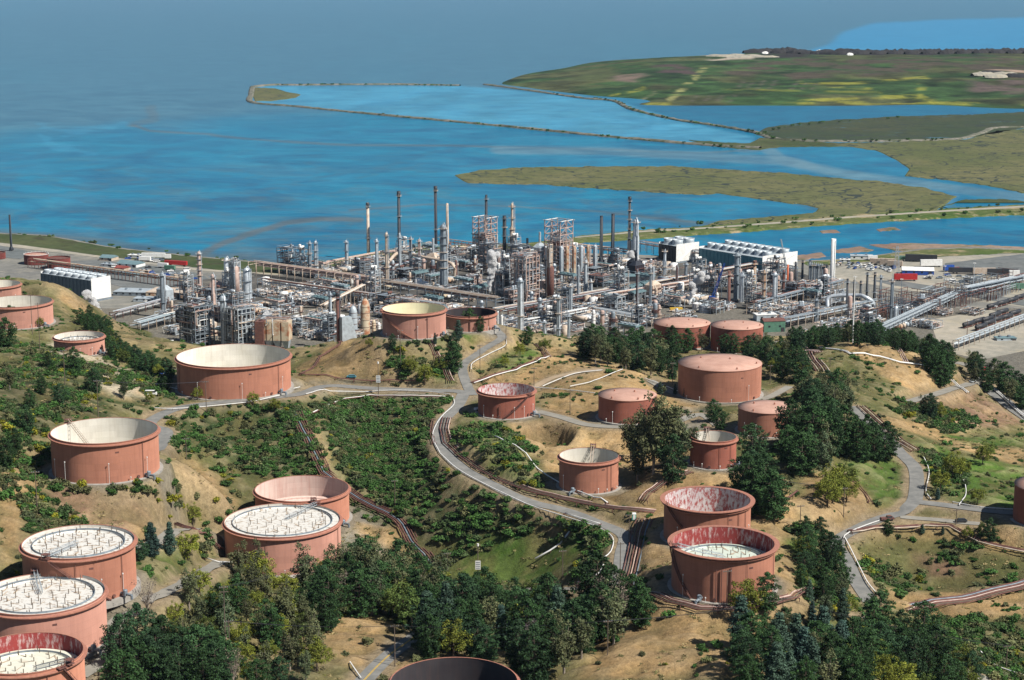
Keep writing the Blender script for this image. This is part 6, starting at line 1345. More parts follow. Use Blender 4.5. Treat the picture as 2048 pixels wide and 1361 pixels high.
def unit_drums(seed):
    q = random.Random(seed); parts = []; n = q.randint(2, 4); r = q.uniform(1.1, 1.9); L = q.uniform(8, 13)
    for i in range(n):
        b = MB(); hdrum(b, 0, 0, r + 1.2, L, r, 0, q.choice(('white', 'paleg', 'silver', 'tanst', 'rustyellow'))); parts.append(('drum', b.mesh('drum'), None, (0, (i - (n - 1) / 2) * (2 * r + 1.2), 0)))
    p = MB(); pipes_random(p, q, 7, 6, .6, 5, 18); parts.append(('piping', p.mesh('piping'), 'stuff')); return parts
def unit_towers(seed):
    q = random.Random(seed); parts = []
    for i in range(q.randint(1, 3)):
        r = q.uniform(.8, 1.7); h = q.uniform(8, 17); b = MB().mat(M[q.choice(('silver', 'paleg', 'grey', 'tanst', 'pinkst', 'rust'))]); b.sm = True; b.cyl(0, 0, 0, r, h, 10, dome=r * .7); x, y = q.uniform(-5, 5), q.uniform(-5, 5)
        parts.append(('vessel', b.mesh('vessel'), None, (x, y, 0))); b = MB().mat(M[q.choice(('tanst', 'grey', 'rust'))])
        for k in range(q.randint(1, 4)): z = h * q.uniform(.3, .98); b.lathe([(r, z), (r + 1, z), (r + 1, z + .15), (r, z + .15)], 10); b.lathe([(r + .95, z + 1), (r + 1.05, z + 1), (r + 1.05, z + 1.15), (r + .95, z + 1.15)], 10)
        parts.append(('platform', b.mesh('platform'), 'stuff', (x, y, 0)))
    p = MB(); pipes_random(p, q, 7, 7, .6, 9, 34); parts.append(('piping', p.mesh('piping'), 'stuff')); return parts
def unit_heater(seed):
    q = random.Random(seed); m = q.choice(('grey', 'paleg', 'rust', 'tanst', 'navy')); b = MB().mat(M[m]); b.box(0, 0, 2.2, 11, 7, 8); b.box(0, 0, 10.2, 11, 7, 3, 0, .3); s = MB().mat(M[q.choice((m, 'navy', 'paleg'))]).cyl(0, 0, 13, 1.0, q.uniform(5, 14), 10); l = MB().mat(M['grey'])
    for x in (-5, 0, 5):
        for y in (-3, 3): l.box(x, y, 0, .5, .5, 2.3)
    rb = MB().mat(M['rust'])
    for x in (-5.5, -2.7, 0, 2.7, 5.5): rb.box(x, -3.6, 2.2, .25, .25, 8)
    for z in (4.5, 7.5): rb.box(0, -4.1, z, 11.5, 1.1, .15)
    p = MB(); pipes_random(p, q, 7, 5.5, .6, 6, 20); return [('firebox', b.mesh('firebox'), None), ('stack', s.mesh('stack'), None), ('leg', l.mesh('leg'), 'stuff'), ('buckstay', rb.mesh('buckstay'), 'stuff'), ('piping', p.mesh('piping'), 'stuff')]
def unit_tanks(seed):
    q = random.Random(seed); parts = []
    for i in range(q.randint(1, 3)):
        r = q.uniform(2.2, 4); h = q.uniform(4, 8); b = MB().mat(M[q.choice(('white', 'paleg', 'tanst', 'rustyellow'))]); b.sm = True; b.lathe([(r, 0), (r, h), (0.01, h + r * .18)], 16); parts.append(('small_tank', b.mesh('small_tank'), None, ((i - 1) * 5.5, q.uniform(-3, 3), 0)))
    p = MB(); pipes_random(p, q, 7, 6, .6, 4, 16); parts.append(('piping', p.mesh('piping'), 'stuff')); return parts
LIB = {}
def lib(kind, fn, n):
    LIB[kind] = [[x for x in fn(100 * len(LIB) + i) if x] for i in range(n)]
for kd, fn, n in (('frame', unit_frame, 12), ('pipes', unit_pipes, 8), ('cooler', unit_cooler, 4), ('drums', unit_drums, 4), ('towers', unit_towers, 8), ('heater', unit_heater, 4), ('tanks', unit_tanks, 4)): lib(kd, fn, n)
UN = dict(frame=('process_structure', 'open steel unit full of vessels', 'process unit'), pipes=('pipe_manifold', 'low tangle of pipes', 'pipe manifold'), cooler=('air_cooler', 'raised bank of air cooler fans', 'air cooler'), drums=('drum_bank', 'bank of horizontal drums', 'drum bank'), towers=('vessel_group', 'cluster of upright vessels', 'vessel group'), heater=('fired_heater', 'box heater with short stack', 'heater'), tanks=('small_tank_group', 'group of small pale process tanks', 'tank group'))
LMK = [(PZ(x, y, PLAIN), t) for x, y, t in ((737,514,'the pale dark-topped stack'),(799,520,'the left black stack'),(872,505,'the tallest stack'),(620,552,'the slim column pair'),(693,540,'the wide-platform column'),(774,572,'the twisted white column'),(887,582,'the stout grey column'),(970,520,'the left square structure'),(1117,555,'the right square structure'),(1024,520,'the twin column'),(1050,600,'the broad pinkish structure'),(1215,538,'the furnace pair'),(1271,520,'the polished column'),(1329,552,'the small cooling tower'),(1457,612,'the brown stack'),(1472,600,'the stout dark column'),(1548,618,'the hooded column'),(1600,600,'the orange-railed structure'),(1631,646,'the green shed'),(1700,625,'the heater row'),(1791,640,'the short silver drum'),(1040,672,'the half-silver column'),(1116,692,'the slender pale column'),(1187,655,'the small white tank'),(1160,600,'the drum row'),(327,636,'the lavender column'),(400,576,'the pink lattice column'),(449,694,'the broad grey column'),(495,610,'the looped silver vessel'),(678,690,'the dark red stack'),(585,620,'the short pale column'),(1245,595,'the two-storey building'),(1400,612,'the blue crane'),(1500,570,'the long cooling tower'),(950,600,'the dark tank street'),(548,695,'the concrete hoppers'))]
def nearl(x, y):
    p, t = min(LMK, key=lambda e: math.hypot(e[0].x - x, e[0].y - y)); dx, dy = x - p.x, y - p.y
    return (('left of ' if dx < 0 else 'right of ') if abs(dx) > abs(dy) else ('behind ' if dy > 0 else 'before ')) + t
def place_unit(kind, p, rz, q, where):
    v = q.choice(LIB[kind]); nm, lb, cat = UN[kind]; s = q.uniform(.9, 1.15); lbl = lb + ' ' + nearl(p[0], p[1]) + ', ' + where; o = thing(nm, lbl, cat, tuple(p), rz, lbl); o.scale = (1, 1, s)
    for e in v: put(e[0], e[1], o, e[3] if len(e) > 3 else (0, 0, 0), 0, e[2])
    return o
ZONES = [  # polygon, weights, where
 ([(520,548),(640,540),(720,522),(870,500),(960,500),(990,560),(960,610),(760,585)], dict(frame=3.5, pipes=5, cooler=2, drums=1.2, towers=2, heater=1, tanks=.6), 'by the shore'),
 ([(930,520),(1100,515),(1200,540),(1190,600),(1000,612),(960,590)], dict(frame=6, pipes=2.5, cooler=1, drums=.5, towers=3, heater=.8), 'centre block'),
 ([(1180,515),(1300,520),(1420,560),(1500,560),(1560,570),(1480,610),(1300,660),(1190,640)], dict(frame=2.5, pipes=5, cooler=2.5, drums=2, towers=1.5, heater=1, tanks=1), 'middle right yard'),
 ([(1460,560),(1640,560),(1680,600),(1640,640),(1500,640)], dict(frame=4, pipes=4, cooler=1.2, drums=1, towers=4, heater=1), 'rust-toned units'),
 ([(1560,630),(1700,610),(1770,640),(1800,665),(1600,690),(1540,680)], dict(frame=1, pipes=6, drums=3, tanks=1.5, towers=.8), 'behind the pine row'),
 ([(1000,612),(1190,600),(1300,660),(1300,700),(1180,720),(1010,690)], dict(frame=1.5, pipes=6, cooler=1, drums=1.5, towers=1.5, tanks=1), 'bluish foreground units'),
 ([(330,600),(500,585),(520,640),(500,700),(380,690),(310,640)], dict(frame=6, pipes=2, cooler=1, towers=1.5, heater=1), 'dark left block'),
 ([(520,560),(760,590),(980,615),(1000,690),(760,640),(680,690),(520,705),(515,640)], dict(frame=1.5, pipes=5, cooler=1.2, drums=1.5, towers=1, tanks=.8), 'pipe yard'),
 ([(1690,600),(1860,590),(1990,610),(1900,650),(1830,675),(1780,655)], dict(pipes=5, drums=1, tanks=.6, frame=.4), 'substation side'),
]
qz = random.Random(5); ZW = [[(PZ(x, y, PLAIN).x, PZ(x, y, PLAIN).y) for x, y in z[0]] for z in ZONES]
HOLES = [PZ(*p, PLAIN) for p in ((970,520),(1117,552),(1202,540),(1225,536),(1271,520),(705,665),(731,662))]
cnt_u = 0
for i in range(-44, 45):
    for j in range(-40, 41):
        if i % 6 == 0 or j % 5 == 0: continue
        p = st(i * 16.0 + qz.uniform(-1.5, 1.5), j * 16.5 + qz.uniform(-1.5, 1.5)); zi = None
        for k, zw in enumerate(ZW):
            if bool(inpoly(np.array([p.x]), np.array([p.y]), zw)[0]): zi = k
        if zi is None or qz.random() < (.45 if zi == 8 else .05): continue
        if p.y < GY1 - 2 and height(p.x, p.y) > PLAIN + 1.0: continue
        if any((p - h_).length < (15 if n_ < 2 else 12) for n_, h_ in enumerate(HOLES)): continue
        w_ = ZONES[zi][1]; k = qz.choices(list(w_), weights=list(w_.values()))[0]; place_unit(k, (p.x, p.y, PLAIN - 0.1), UA + qz.choice((0, math.pi / 2, math.pi)), qz, ZONES[zi][2]); cnt_u += 1
print('units', cnt_u)

# ---- pipe racks along the plant streets
def rack(a, b, label, lv=2, n=8, w=8.0, h=6.0, mats=('pinkst', 'tanst', 'silver', 'paleg', 'rust'), group=None, name='pipe_rack'):
    a = PZ(*a, PLAIN) if len(a) == 2 else Vector(a); b = PZ(*b, PLAIN) if len(b) == 2 else Vector(b); d = b - a; L = d.length; c = (a + b) / 2; root = thing(name, label, 'pipe rack', tuple(c), math.atan2(d.y, d.x), group); q = random.Random(int(L * 10))
    nb = max(2, int(L / 8))
    be = MB().mat(M[q.choice(('grey', 'rust', 'tanst'))])
    for s in (-1, 1): be.box(0, s * w / 2, 0, .35, .35, h + (lv - 1) * 2.2)
    for k in range(lv): be.box(0, 0, h + k * 2.2 - .35, .3, w, .35)
    bm = be.mesh('rack_bent')
    for i in range(nb + 1): put('rack_bent', bm, root, (-L / 2 + L * i / nb, 0, 0))
    for k in range(lv):
        for i in range(n):
            if q.random() < .1: continue
            r = q.uniform(.14, .42); m = MB().mat(M[q.choice(mats)]); y = -w / 2 + .5 + (w - 1) * i / (n - 1); m.bar((-L / 2 + q.uniform(0, L * .1), y, h + k * 2.2 + r), (L / 2 - q.uniform(0, L * .1), y, h + k * 2.2 + r), r, 6); m.build('pipe', root)
    return root
for a, b, lb, kw in [
 ((505,548),(760,584),'long pinkish overhead conveyor-like rack along the left plant street, upper part',dict(w=9,h=8,mats=('pinkst','pinkst','tanst'))),
 ((760,584),(1000,622),'dark double pipe rack continuing the left plant street towards the dark tank',dict(w=9,h=7,mats=('rust','tanst','grey'))),
 ((520,578),(745,612),'thin frame rack parallel to the left plant street',dict(w=5,h=6,n=4)),
 ((640,640),(755,580),'pale pipe trio crossing over to the left plant street',dict(w=4,h=9,n=4,lv=1,mats=('tanst','white'))),
 ((610,548),(870,498),'pale shore-side rack following the bank',dict(w=5,h=4,n=5,mats=('tanst','pinkst'))),
 ((760,560),(905,520),'short rack between the left columns',dict(w=6,h=6)),
 ((690,600),(900,630),'rack in front of the yellow-cream tank street',dict(w=6,h=5)),
 ((990,640),(1270,590),'foreground rack rising towards the cranes, lower part',dict(w=8,h=5,mats=('tanst','paleg','rust'))),
 ((1270,590),(1560,535),'foreground rack rising towards the cranes, upper part',dict(w=8,h=5,mats=('tanst','paleg','rust','dark'))),
 ((1040,660),(1180,632),'low pale rack before the pine belt',dict(w=5,h=4,mats=('white','paleg'))),
 ((1185,632),(1310,655),'bluish rack leading to the twin closed tanks',dict(w=7,h=4,mats=('paleg','silver','white'))),
 ((1190,612),(1450,570),'second rack parallel to the foreground one',dict(w=6,h=5)),
 ((1260,500),(1600,560),'back rack in front of the cooling towers',dict(w=6,h=7,mats=('pinkst','grey','paleg'))),
 ((1500,630),(1690,580),'rack through the rust-toned units',dict(w=6,h=6,mats=('rust','grey','silver'))),
 ((1560,660),(1760,618),'pale rack behind the right pine row',dict(w=5,h=5,n=5,mats=('paleg','grey','silver'))),
 ((1730,690),(1920,600),'wide pale pipe rack running to the substation',dict(w=8,h=5,n=6,mats=('paleg','grey','paleg'))),
 ((1920,600),(2060,570),'far end of the wide pale pipe rack by the substation',dict(w=8,h=6,n=8,mats=('grey','paleg'))),
 ((1900,705),(2070,640),'long white pipe rack at the right edge by the rail cars',dict(w=4,h=4,n=4,mats=('white','paleg','paleg'))),
 ((60,535),(390,580),'pale yellow rack line across the left yard behind the white cooling tower',dict(w=4,h=5,n=4,mats=('tanst','rustyellow'))),
 ((225,640),(330,612),'rack in the earthy left yard',dict(w=5,h=3,n=5)),((270,668),(350,645),'low bluish rack above the white sheds at the left',dict(w=9,h=5,mats=('tealroof','paleg'))),
 ((870,492),(1000,510),'shore-side rack by the tallest stacks',dict(w=5,h=5)),((1130,505),(1260,520),'rack at the furnace pair',dict(w=6,h=6,mats=('pinkst','tanst'))),
]: rack(a, b, lb, **kw)

# ---- tall square structures
def tower_frame(px, base, top, wpx, label, levels, gantry, m1='pinkst', m2='dark', rz=UA, solid=.6):
    p, h, hw = spot(px, base, top, wpx); root = thing('tall_structure', label, 'steel structure', tuple(p), rz); W_ = hw * 1.42; q = random.Random(int(px)); hm = h * gantry
    f = MB().mat(M[m1]); n = 4
    for i in range(n + 1):
        for j in range(n + 1):
            if i in (0, n) or j in (0, n):
                x, y = (i / n - .5) * W_, (j / n - .5) * W_; f.box(x, y, 0, .55, .55, h if (i % 2 == 0 and j % 2 == 0) else hm)
    f.build('frame_column', root, kind='stuff')
    for k in range(1, levels + 1):
        if q.random() < .15 and k < levels: continue
        z = hm * (k + q.uniform(-.2, .2) * (k < levels)) / levels; b = MB().mat(M[m1])
        for s in (-.5, .5): b.box(0, s * W_, z - .4, W_, .4, .5); b.box(s * W_, 0, z - .4, .4, W_, .5); b.box(0, s * W_, z + .9, W_, .1, .12); b.box(s * W_, 0, z + .9, .1, W_, .12)
        b.mat(M[q.choice(('rust', 'grey', m2))]); b.box(q.uniform(-.15, .15) * W_, q.uniform(-.15, .15) * W_, z, W_ * q.uniform(.5, .9), W_ * q.uniform(.5, .9), .14); b.build('floor', root)
    if gantry < 1:
        for k in range(1, 4):
            z = hm + (h - hm) * k / 3; b = MB().mat(M['white' if k == 3 else m1])
            for s in (-.5, 0, .5): b.box(0, s * W_, z - .3, W_ * (1.25 if k == 3 else 1), .4, .5)
            for s in (-.5, .5): b.box(s * W_, 0, z - .3, .4, W_, .5)
            b.build('gantry_beam', root, kind='stuff')
        b = MB().mat(M[m1])
        for s in (-.5, .5):
            for k in range(3):
                z = hm + (h - hm) * k / 3; z2 = hm + (h - hm) * (k + 1) / 3; b.bar((-.5 * W_, s * W_, z), (0, s * W_, z2), .18); b.bar((0, s * W_, z2), (.5 * W_, s * W_, z), .18); b.bar((s * W_, -.5 * W_, z), (s * W_, 0, z2), .18); b.bar((s * W_, 0, z2), (s * W_, .5 * W_, z), .18)
        b.build('brace', root, kind='stuff')
    for i in range(5):
        x, y = q.uniform(-.32, .32) * W_, q.uniform(-.32, .32) * W_; b = MB().mat(M[q.choice((m2, 'rust', 'grey', 'pinkst'))]); b.sm = True; b.cyl(x, y, q.choice((0, hm * .25)), q.uniform(1.5, 2.8), hm * q.uniform(.5, .75), 10, dome=1.5); b.build('vessel', root)
    b = MB().mat(M[m2])  # solid inner boxes; dark and navy ones put the shaded interior into colour
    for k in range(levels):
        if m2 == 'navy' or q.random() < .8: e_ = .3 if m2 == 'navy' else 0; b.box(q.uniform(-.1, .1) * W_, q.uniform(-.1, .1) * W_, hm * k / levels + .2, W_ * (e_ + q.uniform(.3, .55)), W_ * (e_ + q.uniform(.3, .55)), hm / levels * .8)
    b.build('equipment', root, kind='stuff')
    b = MB(); pipes_random(b, q, W_ * .6, W_ * .6, 2, hm * 1.08, 220, (.12, .4)); b.build('piping', root, kind='stuff'); return root
tower_frame(970, 525, 434, 48, 'tall square steel structure with a white gantry crown, left one of two', 8, .62)
tower_frame(1117, 560, 440, 56, 'tall square steel structure with an open white crown, right one of two', 9, .66, 'pinkst', 'rust')
tower_frame(1050, 600, 512, 56, 'broad pinkish multi-storey structure in front of the centre block', 7, 1.0, 'pinkst', 'grey')
tower_frame(1098, 600, 497, 13, 'slim lattice stair tower before the right square structure', 10, 1.0, 'tanst', 'grey')
tower_frame(1005, 595, 545, 26, 'dark cubic structure beside the steam in the centre', 5, 1.0, 'grey', 'dark')
tower_frame(472, 620, 523, 22, 'grey lattice tower between the two silver vessels', 10, 1.0, 'paleg', 'grey')
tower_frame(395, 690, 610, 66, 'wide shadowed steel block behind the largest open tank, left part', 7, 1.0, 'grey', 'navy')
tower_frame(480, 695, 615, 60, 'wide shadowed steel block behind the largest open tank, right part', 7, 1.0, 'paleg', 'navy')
tower_frame(1590, 600, 566, 34, 'rust-toned structure with orange rails in the right units', 4, 1.0, 'rust', 'dark')
tower_frame(948, 580, 552, 30, 'low pinkish frame right of the stout column', 4, 1.0, 'pinkst', 'grey')
# round pink vessel
p, h, r = spot(433, 600, 560, 34); root = thing('spherical_vessel', 'large round pink vessel inside the left steel block', 'vessel', (p.x, p.y, PLAIN)); zc = topz(433, 578, p.y) - PLAIN
b = MB().mat(M['pinkst']); b.sm = True; b.lathe([(0.01, -r)] + [(r * math.cos(R(a)), r * math.sin(R(a))) for a in range(-80, 81, 10)] + [(0.01, r)], 20, 0, 0, zc); b.build('shell', root); b = MB().mat(M['rust'])
for a in range(8): b.bar((r * .95 * math.cos(a * .785), r * .95 * math.sin(a * .785), 0), (r * .95 * math.cos(a * .785), r * .95 * math.sin(a * .785), zc), .4); 
b.build('leg', root, kind='stuff')
# looping pipes
def loop_pipe(P, r, mat, label):
    c = Vector(P[0]); root = thing('large_pipe', label, 'pipe', tuple(c)); b = MB().mat(M[mat]); b.sm = True; b.tube(spline([Vector(p) - c for p in P], 2.0), r, 10); b.build('pipe_run', root)
p = PZ(800, 545, PLAIN); q_ = PZ(905, 562, PLAIN)
loop_pipe([(PZ(775,560,PLAIN).x, PZ(775,560,PLAIN).y, 16), (p.x, p.y, 19), (PZ(850,553,PLAIN).x, PZ(850,553,PLAIN).y, 18), (q_.x, q_.y, 16), (q_.x + 1, q_.y, 4)], 1.3, 'tanst', 'thick pinkish pipe bridging the left units in front of the stout column')
p = PZ(1655, 618, PLAIN); q_ = PZ(1745, 622, PLAIN)
loop_pipe([(p.x, p.y, 3), (p.x + 2, p.y + 3, 11), (p.x + 20, p.y - 2, 13), (q_.x - 6, q_.y, 13), (q_.x, q_.y, 9), (q_.x + .5, q_.y, 3)], 1.5, 'silver', 'big curved silver duct in front of the heater stacks')
# rusty hoppers and the slab wall left of the knoll
p, h, r = spot(548, 700, 642, 70); root = thing('concrete_hopper', 'rust-stained pale concrete hoppers with slanting bays', 'hopper', tuple(p), R(-8))
b = MB().mat(M['rust']); b.box(-r * .72, 0, 0, r * .5, r * .9, h); b.build('end_wall', root)
for i in range(3):
    b = MB().mat(M['rustyellow']); b.box(-r * .25 + i * r * .5, r * .1, h * .35, r * .42, r * .8, h * .65); b.build('hopper_bay', root); b = MB().mat(M['paleg']); x = -r * .25 + i * r * .5
    b.add([(x - r * .2, -r * .3, h * .35), (x + r * .2, -r * .3, h * .35), (x + r * .2, r * .3, h * .35), (x - r * .2, r * .3, h * .35), (x - r * .05, -r * .1, 0), (x + r * .1, -r * .1, 0), (x + r * .1, r * .1, 0), (x - r * .05, r * .1, 0)], [(0, 1, 5, 4), (1, 2, 6, 5), (2, 3, 7, 6), (3, 0, 4, 7), (4, 5, 6, 7), (3, 2, 1, 0)]); b.build('chute', root)
b = MB(); pipes_random(b, random.Random(3), r, r * .5, h, h + 2.5, 24); b.build('piping', root, kind='stuff')
p, h, r = spot(700, 700, 633, 38); root = thing('slanted_wall', 'pale slab building with a slanting shadowed front beside the rusty stack', 'building', tuple(p), R(30)); b = MB().mat(M['paleg'])
b.add([(-r, -2, 0), (r, -2, 0), (r, 2, 0), (-r, 2, 0), (-r, -2, h), (r * .1, -2, h), (r * .1, 2, h), (-r, 2, h)], [(3, 2, 1, 0), (4, 5, 6, 7), (0, 1, 5, 4), (1, 2, 6, 5), (2, 3, 7, 6), (3, 0, 4, 7)]); b.build('wall', root)
for px, top, base, w, m, lb in [(707,612,672,17,'paleg','white conical-topped silo with rusty streaks beside the rusty stack'),(731,598,668,19,'rustyellow','rust-orange domed silo left of the knoll tank'),(650,630,668,9,'paleg','small pale silo left of the rusty stack'),(748,640,668,8,'rustyellow','small rust-streaked silo right of the domed one'),(758,645,668,7,'white','smallest white silo by the knoll tank'),(1187,620,655,8,'white','small white tank by the foreground rack'),(1312,575,606,6,'tanst','slim buff tank by the foreground rack'),(1434,585,613,6,'white','narrow white tank by the blue crane'),(1410,608,625,24,'paleg','low pale round tank by the steam'),(1394,605,618,20,'white','low white round tank by the steam')]:
    p, h, r = spot(px, base, top, w); root = thing('silo', lb, 'silo', tuple(p)); b = MB().mat(M[m]); b.sm = True; b.lathe([(r, 0), (r, h * .78), (r * .75, h * .92), (r * .3, h), (0.01, h)], 18); b.build('shell', root); b = MB().mat(M['rust'])
    for k in (.2, .4, .6, .77): b.ring(0, 0, h * k, r, r + .12, .2, 18)
    b.build('hoop', root, kind='stuff')
# ------------------------------------------------------------ cooling towers, buildings, vehicles, poles, steam
def cooling(px0, y0, px1, y1, depth, label, hgt, side, endm, nf, rows, fr=4.0, fh=3.0):
    """long box from base point 0 to base point 1 (front long side), fans on top"""
    a = PZ(px0, y0, PLAIN); b_ = PZ(px1, y1, PLAIN); d = b_ - a; L = d.length; ang = math.atan2(d.y, d.x); n = Vector((-d.y, d.x, 0)).normalized(); c = (a + b_) / 2 + n * depth / 2
    root = thing('cooling_tower', label, 'cooling tower', tuple(c), ang)
    b = MB().mat(M[side]); b.box(0, 0, 1.2, L, depth, hgt - 1.2); b.build('casing', root); b = MB().mat(M['grey']); b.box(0, 0, -.3, L + 2, depth + 2, 1.3); b.build('basin', root)
    for s in (-1, 1):
        b = MB().mat(M[endm]); b.box(s * (L / 2 + .15), 0, 1.2, .3, depth + .3, hgt + .4); b.build('end_wall', root)
    rb = MB().mat(M[side]); rb.box(0, -depth / 2 - .15, 0, .25, .3, hgt); rbm = rb.mesh('wall_rib'); k = int(L / 4)
    for i in range(k + 1): put('wall_rib', rbm, root, (-L / 2 + L * i / k, 0, 0))
    b = MB().mat(M['paleg']); b.box(0, 0, hgt, L, depth + .4, .25)
    for s in (-1, 1): b.box(0, s * depth / 2, hgt + 1.2, L, .1, .12)
    b.build('deck', root)
    fan = MB().mat(M['paleg']); fan.sm = True; fan.lathe([(fr, 0), (fr * .82, fh * .45), (fr * .92, fh), (fr * .84, fh), (fr * .74, fh * .45), (fr * .9, .1)], 20); fm = fan.mesh('fan_cowl'); hub = MB().mat(M['grey']); hub.cyl(0, 0, fh * .4, .5, .5, 8)
    for t in range(4): hub.box(0, 0, fh * .55, fr * 1.5, .35, .1, t * .785)
    hm = hub.mesh('fan')
    for j in range(rows):
        for i in range(nf):
            x = -L / 2 + L * (i + .5) / nf; y = (j - (rows - 1) / 2) * depth / rows; o = put('fan_cowl', fm, root, (x, y, hgt + .25)); put('fan', hm, o)
    b = MB().mat(M['white']); b.bar((L / 2 + .6, -depth / 2 + 1, 0), (L / 2 + .6, depth / 2 - 2, hgt), .25); b.build('stair', root)
    return root
cooling(1398, 527, 1524, 548, 42, 'long teal cooling tower with two rows of white fans and a white end wall', 12.5, 'teal', 'white', 8, 2, 4.3, 4.0)
cooling(1318, 521, 1352, 527, 26, 'small cooling tower with white walls beside the long teal one', 14, 'dark', 'white', 2, 2, 5.2, 4.5)
cooling(84, 588, 184, 604, 18, 'white ended cooling tower with pale fans behind the left hill', 15.5, 'slate', 'white', 7, 2, 4.0, 2.5)
def building(px, base, wpx, deppx, hpx, wall, roof, label, rz=0.0, gable=False, name='industrial_building', windows=True, cat='building', z0=PLAIN):
    p, _, hw = spot(px, base, base - 5, wpx, z0); fw = hw * 2 / wpx; L = hw * 2; h = hpx * fw; D = deppx * fw; root = thing(name, label, cat, (p.x, p.y, z0 - .1), rz)
    b = MB().mat(M[wall]); b.box(0, 0, 0, L, D, h); b.build('wall', root)
    b = MB().mat(M[roof])
    if gable: b.add([(-L / 2 - .3, -D / 2 - .3, h), (L / 2 + .3, -D / 2 - .3, h), (L / 2 + .3, D / 2 + .3, h), (-L / 2 - .3, D / 2 + .3, h), (-L / 2 - .3, 0, h + D * .18), (L / 2 + .3, 0, h + D * .18)], [(0, 1, 5, 4), (2, 3, 4, 5), (1, 2, 5), (3, 0, 4), (3, 2, 1, 0)])
    else: b.box(0, 0, h, L + .5, D + .5, .35); b.mat(M['grey']); b.box(L * .2, 0, h + .35, 1.8, 1.8, 1.2); b.box(-L * .25, D * .1, h + .35, 1.4, 2.2, .9)
    b.build('roof', root)
    if windows:
        n = max(2, int(L / 5)); w = MB().mat(M['glass']); w.box(0, 0, 0, 1.4, .12, 1.2); wm = w.mesh('window')
        for i in range(n): put('window', wm, root, (-L / 2 + L * (i + .5) / n, -D / 2 - .05, h * .45))
        d_ = MB().mat(M['dark']); d_.box(L * .38, -D / 2 - .06, 0, 2.4, .14, min(3, h * .8)); d_.build('door', root)
    return root
B_ = [
 (340,590,78,60,9,'rustyellow','tanst','flat buff-roofed building right of the white cooling tower',R(-10),False),(268,588,70,46,7,'grey','paleg','low grey-roofed building in front of the buff one',R(-8),False),(300,602,60,26,6,'paleg','paleg','long low pale shed among parked cars',R(-8),False),
 (218,520,28,26,6,'tanst','tealroof','blue-green roofed shed highest in the left yard',R(-20),True),(262,532,48,30,6,'white','tealroof','long blue-green roofed shed in the left yard',R(-25),True),(245,540,24,22,5,'tanst','maroon','small shed with dark red roof in the left yard',R(-25),True),(216,532,24,14,4,'white','paleg','small white shed left of the red-roofed one',R(-20),False),
 (272,515,30,14,5,'white','white','white cabin row at the far side of the left yard',R(-15),False),(225,548,130,10,4,'paleg','tealroof','very long low pale building along the left street',R(-30),False),(290,545,22,12,4,'tanst','tanst','small buff annex in the left yard',R(-20),False),
 (365,552,32,9,3,'tanst','tanst','pale loading wall in the left yard',R(20),False),
 (325,697,42,18,14,'white','white','white box cabin on the earthy terrace behind the largest open tank',R(6),False),(295,692,20,12,9,'white','white','smaller white box cabin on the earthy terrace',R(6),False),
 (1723,518,44,22,7,'white','paleg','white flat building beyond the parked cars at the right',R(-8),False),(1690,524,20,14,5,'white','white','small white hut near the pond at the right',R(-10),False),(1672,530,20,10,4,'tanst','tanst','small buff hut near the white stack',R(-15),False),
 (1835,548,62,30,9,'blue','white','long white-roofed tent with blue sides',R(-9),True),(1272,560,48,40,10,'dark','tealroof','teal-roofed hall in the centre right units',R(5),False),(1245,595,46,26,14,'paleg','tealroof','pale two-storey building in front of the steam',R(12),False),(1215,570,40,24,6,'grey','tealroof','low teal-roofed shed left of the teal hall',R(-5),False),
 (1545,662,44,26,22,'greenp','rust','green shed with rusty roof behind the twin closed tanks',R(10),True),(1530,640,42,24,12,'paleg','white','white flat building behind the green shed',R(10),False),(1120,607,40,26,6,'tanst','rust','buff shed with brown flat roof in the centre',R(10),False),
 (1095,575,30,20,14,'pinkst','pinkst','pinkish blockhouse in the centre',R(10),False),(1010,520,22,12,10,'rust','rust','small dark red house near the tall stacks',R(0),False),
 (1890,605,12,8,8,'greenp','tanst','little green substation hut',0,False),(1840,600,14,10,6,'greenp','greenp','small green cabin in the substation',0,False),(1815,612,34,10,6,'grey','grey','long grey switch house in the substation',R(-4),False),(1850,618,34,10,6,'grey','grey','second long grey switch house in the substation',R(-4),False),
 (2010,680,40,20,5,'paleg','tealroof','low teal-roofed shelter at the right edge',R(6),False),(1562,735,20,12,6,'paleg','tealroof','small pale pump house beside the pipe crossing',R(20),False),(1700,600,30,14,8,'white','white','white building left of the heater row',R(10),False),(1655,578,22,14,5,'tanst','tanst','buff hut at the foot of the white stack',R(-20),False),
 (1955,588,14,14,6,'white','white','white box by the right lot',0,False)]
for a in B_: building(*a[:8], rz=a[8], gable=a[9])
for px, py, w, hh, m, lb in [(73,532,48,22,'maroon','red-brown tank with pale roof in the far left yard'),(118,541,46,24,'maroon','darker red-brown tank in front of its twin in the far left yard'),(-4,522,30,14,'maroon','brown tank cut by the left edge on the flat land')]:
    p, h, r = spot(px, py - 5, py - 5 - hh * .85, w); root = thing('storage_tank', lb, 'storage tank', tuple(p)); b = MB().mat(M[m]); b.sm = True; b.lathe([(r, 0), (r, h)], 40); b.build('shell', root); b = MB().mat(M['pinkroof' if px == 73 else 'rust']); b.lathe([(r, h - .8), (0.01, h - .3)], 40); b.build('roof', root)
    b = MB().mat(M['white' if px == 73 else 'rust'])
    b.ring(0, 0, h, r - .1, r + .15, .2, 40)
    for i in range(20): b.bar((r * math.cos(i * .314), r * math.sin(i * .314), h), (r * math.cos(i * .314), r * math.sin(i * .314), h + 1.2), .08)
    b.build('railing', root)
